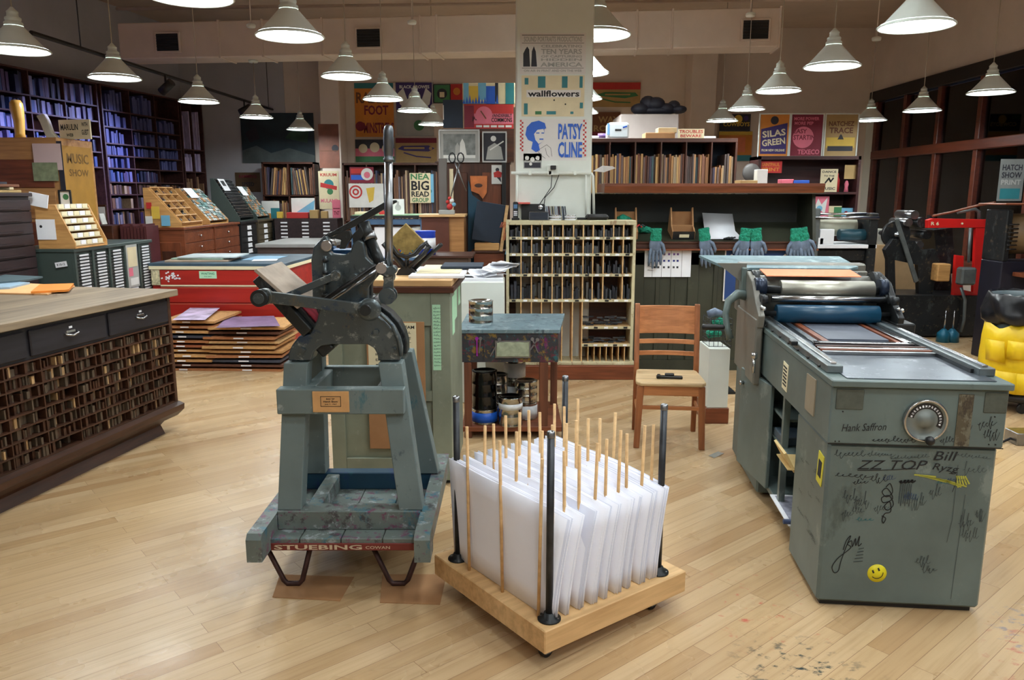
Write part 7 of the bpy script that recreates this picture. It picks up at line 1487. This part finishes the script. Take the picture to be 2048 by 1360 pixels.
onshelf(1653, 1710, 229, 312, K_tan, 'tan poster with yellow field and boat, right of three on the maroon bookcase', [('t', 'NATCHEZ', 0, .28, .8, .12, K_br), ('t', 'TRACE', 0, .12, .75, .14, K_br), ('r', -.45, .45, -.3, -.05, K_ye), ('r', -.4, .4, -.38, -.26, K_dk), ('p', [(-.1, -.1), (.1, -.1), (.02, .02), (-.02, .02)], K_dk)], frame=M_white)
onshelf(1520, 1563, 322, 346, K_red, 'small orange-red lettered sign on the maroon bookcase', [('t', 'SAINT', -.2, .2, .4, .3, K_or), ('t', 'PAUL', .2, .2, .4, .3, K_or), ('t', 'PRINT', 0, -.2, .8, .3, K_or)], cat='sign', name='lettered_sign')
onshelf(1642, 1673, 338, 384, K_cr, 'small white dancing figure poster on the maroon bookcase', [('t', 'DANCE', 0, .38, .8, .1, K_dk), ('t', 'TO THE', 0, .2, .6, .08, K_dk), ('t', 'MUSIC', 0, -.35, .8, .12, K_dk), ('s', [(-.2, -.1), (0, .1), (.1, -.05), (.25, .1)], .02, M_ink)])
onshelf(1690, 1713, 330, 358, K_tan, 'curled tan paper pinned at the right of the maroon bookcase', [], name='paper_sheet', cat='paper'); b = MB(); b.lathe([(0, 0), (.03, 0), (.03, .15), (.012, .2), (.012, .24), (0, .24)], K_red, seg=14); tag(b.build('red_bottle', None, (rx_(1678), RYY + .1, rz(384) + .001)), 'red bottle beside the dancing figure poster', 'bottle'); b = MB(); b.lathe([(0, 0), (.03, 0), (.02, .06), (.028, .1), (.015, .14), (0, .15)], K_pk, seg=14); tag(b.build('pink_figurine', None, (rx_(1697), RYY + .1, rz(384) + .001)), 'small pink figurine on the maroon bookcase right end', 'figurine')
onshelf(1622, 1656, 393, 433, K_pk, 'crumpled pink and silver print on the second shelf of the maroon bookcase', [('p', [(-.4, -.4), (-.1, .4), (.1, .1), (.4, .45), (.3, -.4), (0, -.1)], K_wh), ('c', 0, -.1, .15, K_lb)]); onshelf(1658, 1682, 412, 433, K_cr, 'cream and green card on the second shelf of the maroon bookcase', [('r', -.1, .5, -.5, .4, K_gn)], name='card_sheet', cat='card'); onshelf(1676, 1708, 416, 433, K_lb, 'pale blue card with maroon spot at the bookcase right', [('c', 0, -.1, .25, K_ma)], name='card_sheet', cat='card')
q = at_y(1502, 347, 9.6); b = MB(); b.lathe([(0, 0), (.105, 0), (.11, .01), (.09, .03), (0, .02)], plain('grey_disc', (86, 82, 80), .5, .3), M=Matrix.Translation((0, 0, .11)) @ Matrix.Rotation(D(90), 4, 'X'), seg=28); b.tube([(0, 0, .0), (0, .02, -.26)], .02, M_dark, 8); b.lathe([(0, 0), (.08, 0), (.02, .02), (0, .02)], M_dark, (0, .02, -.28), 18); tag(b.build('table_fan', None, (q.x, 9.6, q.z - .1)), 'round grey table fan at the end of the green cabinet hood', 'fan'); q3 = q
tag(MB().bb(q.x - .3, q.x + .3, 9.45, 9.9, 0, q.z - .1 - .281, M_dkwood).build('plain_stand'), 'dark stand under the round grey fan', 'stand')
# things on the hood shelf right end
for px, w, d, h, m, n, l, c in ((1495, .16, .2, .03, K_tan, 'paper_pad', 'tan paper pad on the hood shelf of the green cabinet', 'paper'), (1524, .10, .1, .13, K_wh, 'white_box', 'small white box on the hood shelf of the green cabinet', 'box'), (1575, .12, .1, .04, K_pk, 'pink_box', 'flat pink box on the hood shelf of the green cabinet', 'box'), (1602, .16, .1, .03, K_bl, 'blue_case', 'flat dark blue case on the hood shelf of the green cabinet', 'case')): T(n, at_y(px, 365, KY + .2).x, KY + .25, 1.746, (w, d, h), m, l, c)

# ================= RIGHT SIDE MACHINES =================
M_ir = worn('black_iron', (44, 46, 48), [(76, 80, 80), (28, 28, 30), (96, 84, 70)], .38, .5, 8, .58); M_irg = plain('grey_machine', (104, 110, 110), .4, .4, .25, 10); M_mred = plain('press_red_paint', (206, 30, 26), .35, 0, .06)
def PX(px, py, y): return at_y(px, py, y)
cyy = 8.3
cp_ = thing('cylinder_press', 'long white and grey cylinder press with a pipe rail behind the proof press', 'press', (0, 0, 0)); xa, xb = PX(1622, 440, cyy).x, PX(1758, 440, cyy).x
b = MB(); b.tube([(xa, cyy, 1.40), (xb, cyy, 1.40)], .018, M_bright, 10); b.tube([(xa, cyy + .1, 1.44), (xb, cyy + .1, 1.44)], .014, M_bright, 10); b.build('pipe_rail', cp_)
b = MB(); b.cyl((xa, cyy + .25, 1.30), (xb - .15, cyy + .25, 1.30), .10, plain('cream_cylinder', (196, 196, 176), .35, .1), seg=28); b.build('impression_cylinder', cp_); b = MB(); b.cyl((xa + .35, cyy + .1, 1.22), (xb, cyy + .1, 1.22), .06, plain('teal_roller', (30, 70, 84), .4), seg=20); b.build('ink_roller', cp_)
b = MB(); b.bb(xa, xb, cyy, cyy + .6, 1.08, 1.12, M_paper, .003); b.build('delivery_table', cp_)
b = MB(); b.bb(xa, xb, cyy + .05, cyy + .6, .94, 1.06, M_ir, .01); b.bb(xa, xa + .1, cyy, cyy + .6, .0, 1.5, M_irg, .01); b.bb(xb - .1, xb, cyy, cyy + .6, 0, 1.45, M_ir, .01); b.bb(xa, xb, cyy + .1, cyy + .5, .3, .42, M_ir); b.build('side_frames', cp_)
for k, (px, w, h, l) in enumerate(((1655, .15, .16, 'tall white stack of cards on the cylinder press table'), (1637, .12, .07, 'low white stack of cards left on the cylinder press table'))): T('card_stack', PX(px, 470, cyy).x, cyy + .05, 1.121, (w, .09, h), M_paper, l, 'cards')
for k in range(5): T('paper_stack', PX(1729, 520, 8.2).x, 8.2, .60 + .042 * k + .0, (.10, .14, .03), (M_paper, M_cream)[k % 2], '%s white card tray in the rack beside the tan crate' % ('lowest', 'second', 'third', 'fourth', 'topmost')[k], 'tray') if k == 0 else T('paper_stack', PX(1729, 520, 8.2).x, 8.2, .60 + .0305 * k, (.10, .14, .03), (M_paper, M_cream)[k % 2], '%s white card tray in the rack beside the tan crate' % ('lowest', 'second', 'third', 'fourth', 'topmost')[k], 'tray')
T('tray_stand', PX(1729, 560, 8.2).x, 8.2, 0, (.14, .2, .599), M_redwood, 'narrow wooden stand under the white card trays', 'stand')
# tan crate with bright metal cases on top
xa, xb = PX(1738, 540, 9.75).x, PX(1835, 540, 9.75).x; z1 = PX(1780, 490, 9.75).z
T('plywood_crate', (xa + xb) / 2, 10.0, 0, (xb - xa, .48, z1), plain('plywood_tan', (204, 168, 124), .6, 0, .08), 'big tan plywood crate behind the iron platen press', 'crate'); T('steel_case', PX(1752, 470, 9.9).x, 9.95, z1 + .001, (.26, .3, .19), plain('silver_case', (190, 188, 176), .35, .3, .15, 12), 'silvery metal case on the tan plywood crate', 'case')
# iron platen press with red guard frame
ip_ = thing('platen_press', 'black iron platen press with bright red guard frame by the window', 'press', (0, 0, 0)); py_ = 9.05
def slab_(name, pts, y, t, m, bv=.004): b = MB(); pl(b, pts, y, t, m); return b.build(name, ip_, bevel=bv)
slab_('platform', [(1765, 603), (1770, 590), (1985, 592), (1990, 655), (1985, 672), (1780, 672), (1765, 640)], py_ - .15, .6, M_ir)
slab_('side_frame', [(1770, 500), (1786, 478), (1830, 482), (1842, 500), (1870, 498), (1880, 520), (1862, 600), (1838, 600), (1836, 530), (1790, 520), (1792, 600), (1776, 600), (1776, 520)], py_, .08, M_ir); slab_('side_frame', [(1860, 430), (1880, 445), (1900, 500), (1905, 600), (1870, 600), (1862, 520)], py_ + .35, .08, M_ir)
slab_('platen', [(1868, 460), (1905, 455), (1912, 545), (1878, 555)], py_ + .1, .3, M_ir); slab_('fly_bar', [(1790, 438), (1798, 438), (1838, 562), (1830, 566)], py_ - .05, .03, M_irg)
b = MB(); q = PX(1802, 470, py_); b.cyl(q + Vector((0, .1, 0)), q + Vector((0, .16, 0)), .16, M_ir, seg=30); b.cyl(q, q + Vector((.0, .5, 0)), .03, M_steel, seg=12); b.build('flywheel', ip_)
for k, (px, py, r) in enumerate(((1830, 430, .05), (1845, 445, .06), (1818, 445, .045), (1855, 470, .05), (1840, 490, .045))): q = PX(px, py, py_ + .05); b = MB(); b.cyl(q, q + Vector((0, .4, 0)), r, M_ir if k % 2 else M_steel, seg=18); b.build('roller', ip_)
slab_('guard_top_bar', [(1856, 440), (1866, 437), (1982, 439), (1982, 455), (1856, 456)], py_ - .1, .07, M_mred); slab_('guard_post', [(1952, 455), (1976, 455), (1972, 560), (1962, 616), (1905, 602), (1912, 510), (1928, 512), (1926, 580), (1946, 584)], py_ - .09, .05, M_mred)
slab_('guard_plate', [(1912, 512), (1928, 512), (1924, 600), (1908, 600)], py_ - .02, .04, M_mred)
b = MB(); letters(b, 'R 6', 0, 0, .09, .04, M_cream, Matrix.Translation(PX(1870, 447, py_ - .101)), .002)
for px in (1924, 1975): q = PX(px, 447, py_ - .1); b.cyl(q, q + Vector((0, -.008, 0)), .012, M_cream, seg=12)
b.build('guard_marking', ip_)
b = MB(); q = PX(1932, 552, py_ - .25); b.box(q, (.17, .14, .20), M_irg, None, .02); b.build('motor_box', ip_)
b = MB(); b.tube([PX(1941, 456, py_ - .2), PX(1937, 525, py_ - .2)], .017, M_irg, 10); b.build('conduit', ip_); b = MB(); b.tube([PX(1922, 575, py_ - .2), PX(1930, 600, py_ - .2), PX(1928, 640, py_ - .2), PX(1922, 664, py_ - .2)], .017, M_irg, 10); b.build('conduit', ip_); b = MB(); b.tube([PX(1915, 425, py_), PX(1950, 418, py_), PX(1958, 424, py_), PX(1958, 440, py_)], .02, M_irg, 10); b.build('conduit', ip_)
b = MB(); b.tube([PX(1865, 432, py_), PX(1900, 425, py_), PX(1960, 410, py_ - .2), PX(1990, 405, py_ - .4)], .014, M_br_ if 'M_br_' in globals() else M_redwood, 8); b.build('feed_lever', ip_)
tag(MB().bb(PX(1876, 540, 8.9).x, PX(1902, 540, 8.9).x, 8.90, 9.05, PX(1880, 563, 8.9).z, PX(1880, 528, 8.9).z, M_tan, .01).build('wood_block'), 'tan wooden block hung inside the red guard frame', 'block')
for k, (px, l) in enumerate(((1888, 'left of two small blue oil cans on the floor by the conduit foot'), (1905, 'right of two small blue oil cans on the floor by the conduit foot'))):
    q = at_z(px, 662, .0); t = thing('oil_can', l, 'oil can', (q.x * .92, q.y * .92, 0)) ; t.location = (at_y(px, 662, 8.65).x, 8.65, 0); b = MB(); b.lathe([(0, 0), (.075, 0), (.07, .1), (.02, .15), (0, .15)], plain('oil_can_blue', (24, 96, 122), .35, .2), seg=20); b.build('can_body', t); b = MB(); b.tube([(0, 0, .15), (.0, 0, .36)], [.01, .004], M_bright, 8); b.build('spout', t)
# big dark machine at the right edge
bm_ = thing('large_press', 'large dark press with a tan drum at the right edge of the picture', 'press', (0, 0, 0)); y0 = 7.6; xa = 4.8
b = MB(); b.bb(xa, xa + .7, y0, y0 + .35, 0, 1.0, plain('navy_machine_paint', (26, 26, 40), .45, .2, .2), .01); b.bb(xa, xa + .06, y0, y0 + .35, 1.0, 1.5, M_ir, .01); b.build('machine_body', bm_)
b = MB(); b.cyl((xa + .08, y0 + .2, 1.26), (xa + .7, y0 + .2, 1.26), .2, plain('tan_drum', (112, 88, 58), .5, 0, .1), seg=36); b.build('drum', bm_); b = MB(); b.bb(xa - .06, xa + .72, y0 - .05, y0 + .4, 1.545, 1.56, M_redwood, .004); b.build('feed_table', bm_)
for k in range(7): b = MB(); b.tube([(xa + .02, y0 - .02, 1.12 + .04 * k), (xa + .12, y0 - .0, 1.12 + .04 * k)], .007, M_black, 6); b.build('gripper_finger', bm_)
b = MB(); b.bb(xa + .1, xa + .6, y0 - .5, y0 - .02, .86, .90, M_redwood, .004); b.tube([(xa + .3, y0 - .15, .86), (xa + .3, y0 - .02, .5)], .015, M_dark, 8); b.build('side_shelf', bm_)
# rubbish bin with yellow caddy bag
wb = thing('waste_bin', 'grey bin with black liner and yellow caddy bag on a wheeled dolly', 'bin', (3.97, 5.9, 0)); wb.scale = (1, 1, 1.13)
M_yb = plain('yellow_vinyl', (226, 190, 22), .45, 0, .08); M_lin = plain('black_liner', (20, 20, 24), .3, 0, .2, 30)
b = MB(); b.lathe([(0, .11), (.20, .11), (.255, .74), (.27, .76), (.27, .79), (.25, .79), (.24, .76), (.19, .13), (0, .13)], plain('bin_grey', (92, 104, 108), .5), seg=36); b.build('bin_body', wb)
b = MB(); vs = []; n = 40; rg2 = random.Random(12); prof = [(.235, .66, .0), (.272, .80, .0), (.285, .795, .01), (.282, .74, .02), (.300, .68, .03), (.295, .62, .04), (.265, .60, .03)]
for (r, z, jit) in prof:
    for k in range(n): a = 2 * math.pi * k / n; rr = r + jit * math.sin(7 * a + z * 30) * .8 + rg2.uniform(-.006, .006); vs.append((rr * math.cos(a), rr * math.sin(a), z + rg2.uniform(-.008, .008)))
b.add(vs, [(i * n + k, i * n + (k + 1) % n, (i + 1) * n + (k + 1) % n, (i + 1) * n + k) for i in range(len(prof) - 1) for k in range(n)], M_lin, True); b.build('black_liner', wb)
b = MB(); vs = []; rows = [(.28, .60), (.285, .50), (.283, .38), (.275, .26), (.262, .15)]; 
for i, (r, z) in enumerate(rows):
    for k in range(31):
        a = D(150 + 8 * k); rr = r + .012 * math.sin(9 * a + i) + (.006 if k % 4 == 0 else 0); vs.append((rr * math.cos(a), rr * math.sin(a), z + (.03 * math.sin(5 * a) if i == 0 else 0)))
b.add(vs, [(i * 31 + k, i * 31 + k + 1, (i + 1) * 31 + k + 1, (i + 1) * 31 + k) for i in range(4) for k in range(30)], M_yb, True); o = b.build('caddy_bag', wb); o.modifiers.new('t', 'SOLIDIFY').thickness = .004
for k, (a, z, h, w) in enumerate(((200, .42, .15, .16), (232, .44, .13, .16), (262, .42, .15, .16), (215, .22, .15, .2), (250, .22, .15, .2), (290, .3, .2, .16))):
    b = MB(); Mq = Matrix.Rotation(D(a) + D(90), 4, 'Z') @ Matrix.Translation((0, -.30, z)); b.add([(-w / 2, .01, -h / 2), (w / 2, .01, -h / 2), (w / 2, -.02, h / 2), (-w / 2, -.02, h / 2), (0, -.028, -h / 3), (0, -.04, h / 2)], [(0, 4, 5, 3), (4, 1, 2, 5), (0, 1, 4)], M_yb, True, Mq); o = b.build('pocket', wb); o.modifiers.new('t', 'SOLIDIFY').thickness = .004
b = MB(); b.lathe([(0, .075), (.23, .075), (.25, .09), (.25, .13), (.2, .10), (0, .10)], M_black, seg=30); b.build('dolly', wb)
for k in range(5): a = D(30 + 72 * k); b = MB(); x, y = .2 * math.cos(a), .2 * math.sin(a); b.cyl((x, y - .012, .035), (x, y + .012, .035), .035, M_black, seg=16); b.bb(x - .015, x + .015, y - .016, y + .016, .035, .08, M_dark); b.build('caster', wb)
T('grey_dustpan', 3.72, 6.35, 0, (.16, .05, .30), plain('grey_plastic', (130, 130, 134), .5), 'grey panel standing on the floor behind the yellow caddy bag', 'dustpan')
q = at_z(2042, 892, 0); ps = thing('power_strip', 'silver metal outlet box on the floor at the right edge', 'outlet', (q.x, q.y, 0)); b = MB(); b.bb(-.03, .10, 0, .14, 0, .085, M_steel, .004); b.build('housing', ps); b = MB(); b.tube([(-.03, .07, .03), (-.1, .05, .008), (-.3, -.12, .008)], .008, M_black, 8); b.build('cord', ps)
tag(MB().prism([(p.x, p.y) for p in (at_z(1417, 912), at_z(1428, 917), at_z(1448, 908), at_z(1436, 904))], .0005, .004, M_bright, 'xy').build('metal_plate'), 'small bright metal plate on the floor left of the proof press', 'plate')
# beside the press: white board box, basket with gloves
T('white_box', at_y(1437, 760, 5.45).x, 5.6, .12, (.15, .3, .44), M_white, 'white upright box between the chair and the proof press', 'box'); T('brown_crate', at_y(1437, 850, 5.4).x, 5.6, 0, (.17, .3, .119), M_redwood, 'brown low crate under the white upright box', 'crate')
bk = thing('wire_basket', 'dark wire basket holding green and blue gloves beside the proof press crank', 'basket', (at_y(1437, 640, 5.6).x, 5.62, .561)); b = MB()
for z in (0, .04, .08, .12, .16, .2): b.tube([(-.08, -.1, z), (.08, -.1, z), (.08, .1, z), (-.08, .1, z)], .003, M_dark, 5, True)
for k in range(6): x = -.08 + .032 * k; b.tube([(x, -.1, 0), (x, -.1, .2)], .002, M_dark, 4); b.tube([(x, .1, 0), (x, .1, .2)], .002, M_dark, 4)
b.build('wire_frame', bk)
for k, (dx, z, m, l) in enumerate(((-.02, .20, M_glb, 'blue-grey glove on top of the wire basket'), (.02, .13, M_glg, 'green glove inside the wire basket'), (-.02, .05, M_glg, 'green glove at the bottom of the wire basket'))): bx_ = bk.location; b = MB(); b.tube([(-.05, 0, 0), (-.01, -.02, .02), (.04, .01, .005)], [.03, .035, .025], m, 10); tag(b.build('work_glove', None, (bx_.x + dx, bx_.y, bx_.z + z + .02)), l, 'glove')
# seen through and at the window
poster(2002, 2042, 318, 402, 8.45, plain('glass_dimmed_print', (120, 124, 122), .7), 'hatch print in white and teal standing by the window at the right edge', [('t', 'HATCH', 0, .3, .8, .14, K_dk), ('t', 'SHOW', 0, .12, .8, .14, K_dk), ('t', 'PRINT', 0, -.05, .8, .12, K_gy), ('r', -.4, .4, -.45, -.2, K_te)])  # print greyed: its dimness behind glass is put into the colour
for k, (y, z, w, h, m, l) in enumerate(((12.4, 1.55, .5, .9, K_bl, 'blue banner outside the far window pane'), (11.4, 1.4, .3, .8, K_dk, 'dark banner outside the second window pane'), (10.4, 1.45, .5, .7, K_bl, 'blue banner outside the third window pane'), (9.5, 1.5, .4, .7, K_te, 'teal banner outside the fourth window pane'))): tag(MB().bb(RIGHT_X + .6, RIGHT_X + .62, y - w / 2, y + w / 2, -.12, z + h / 2, m).build('street_banner'), l, 'banner')
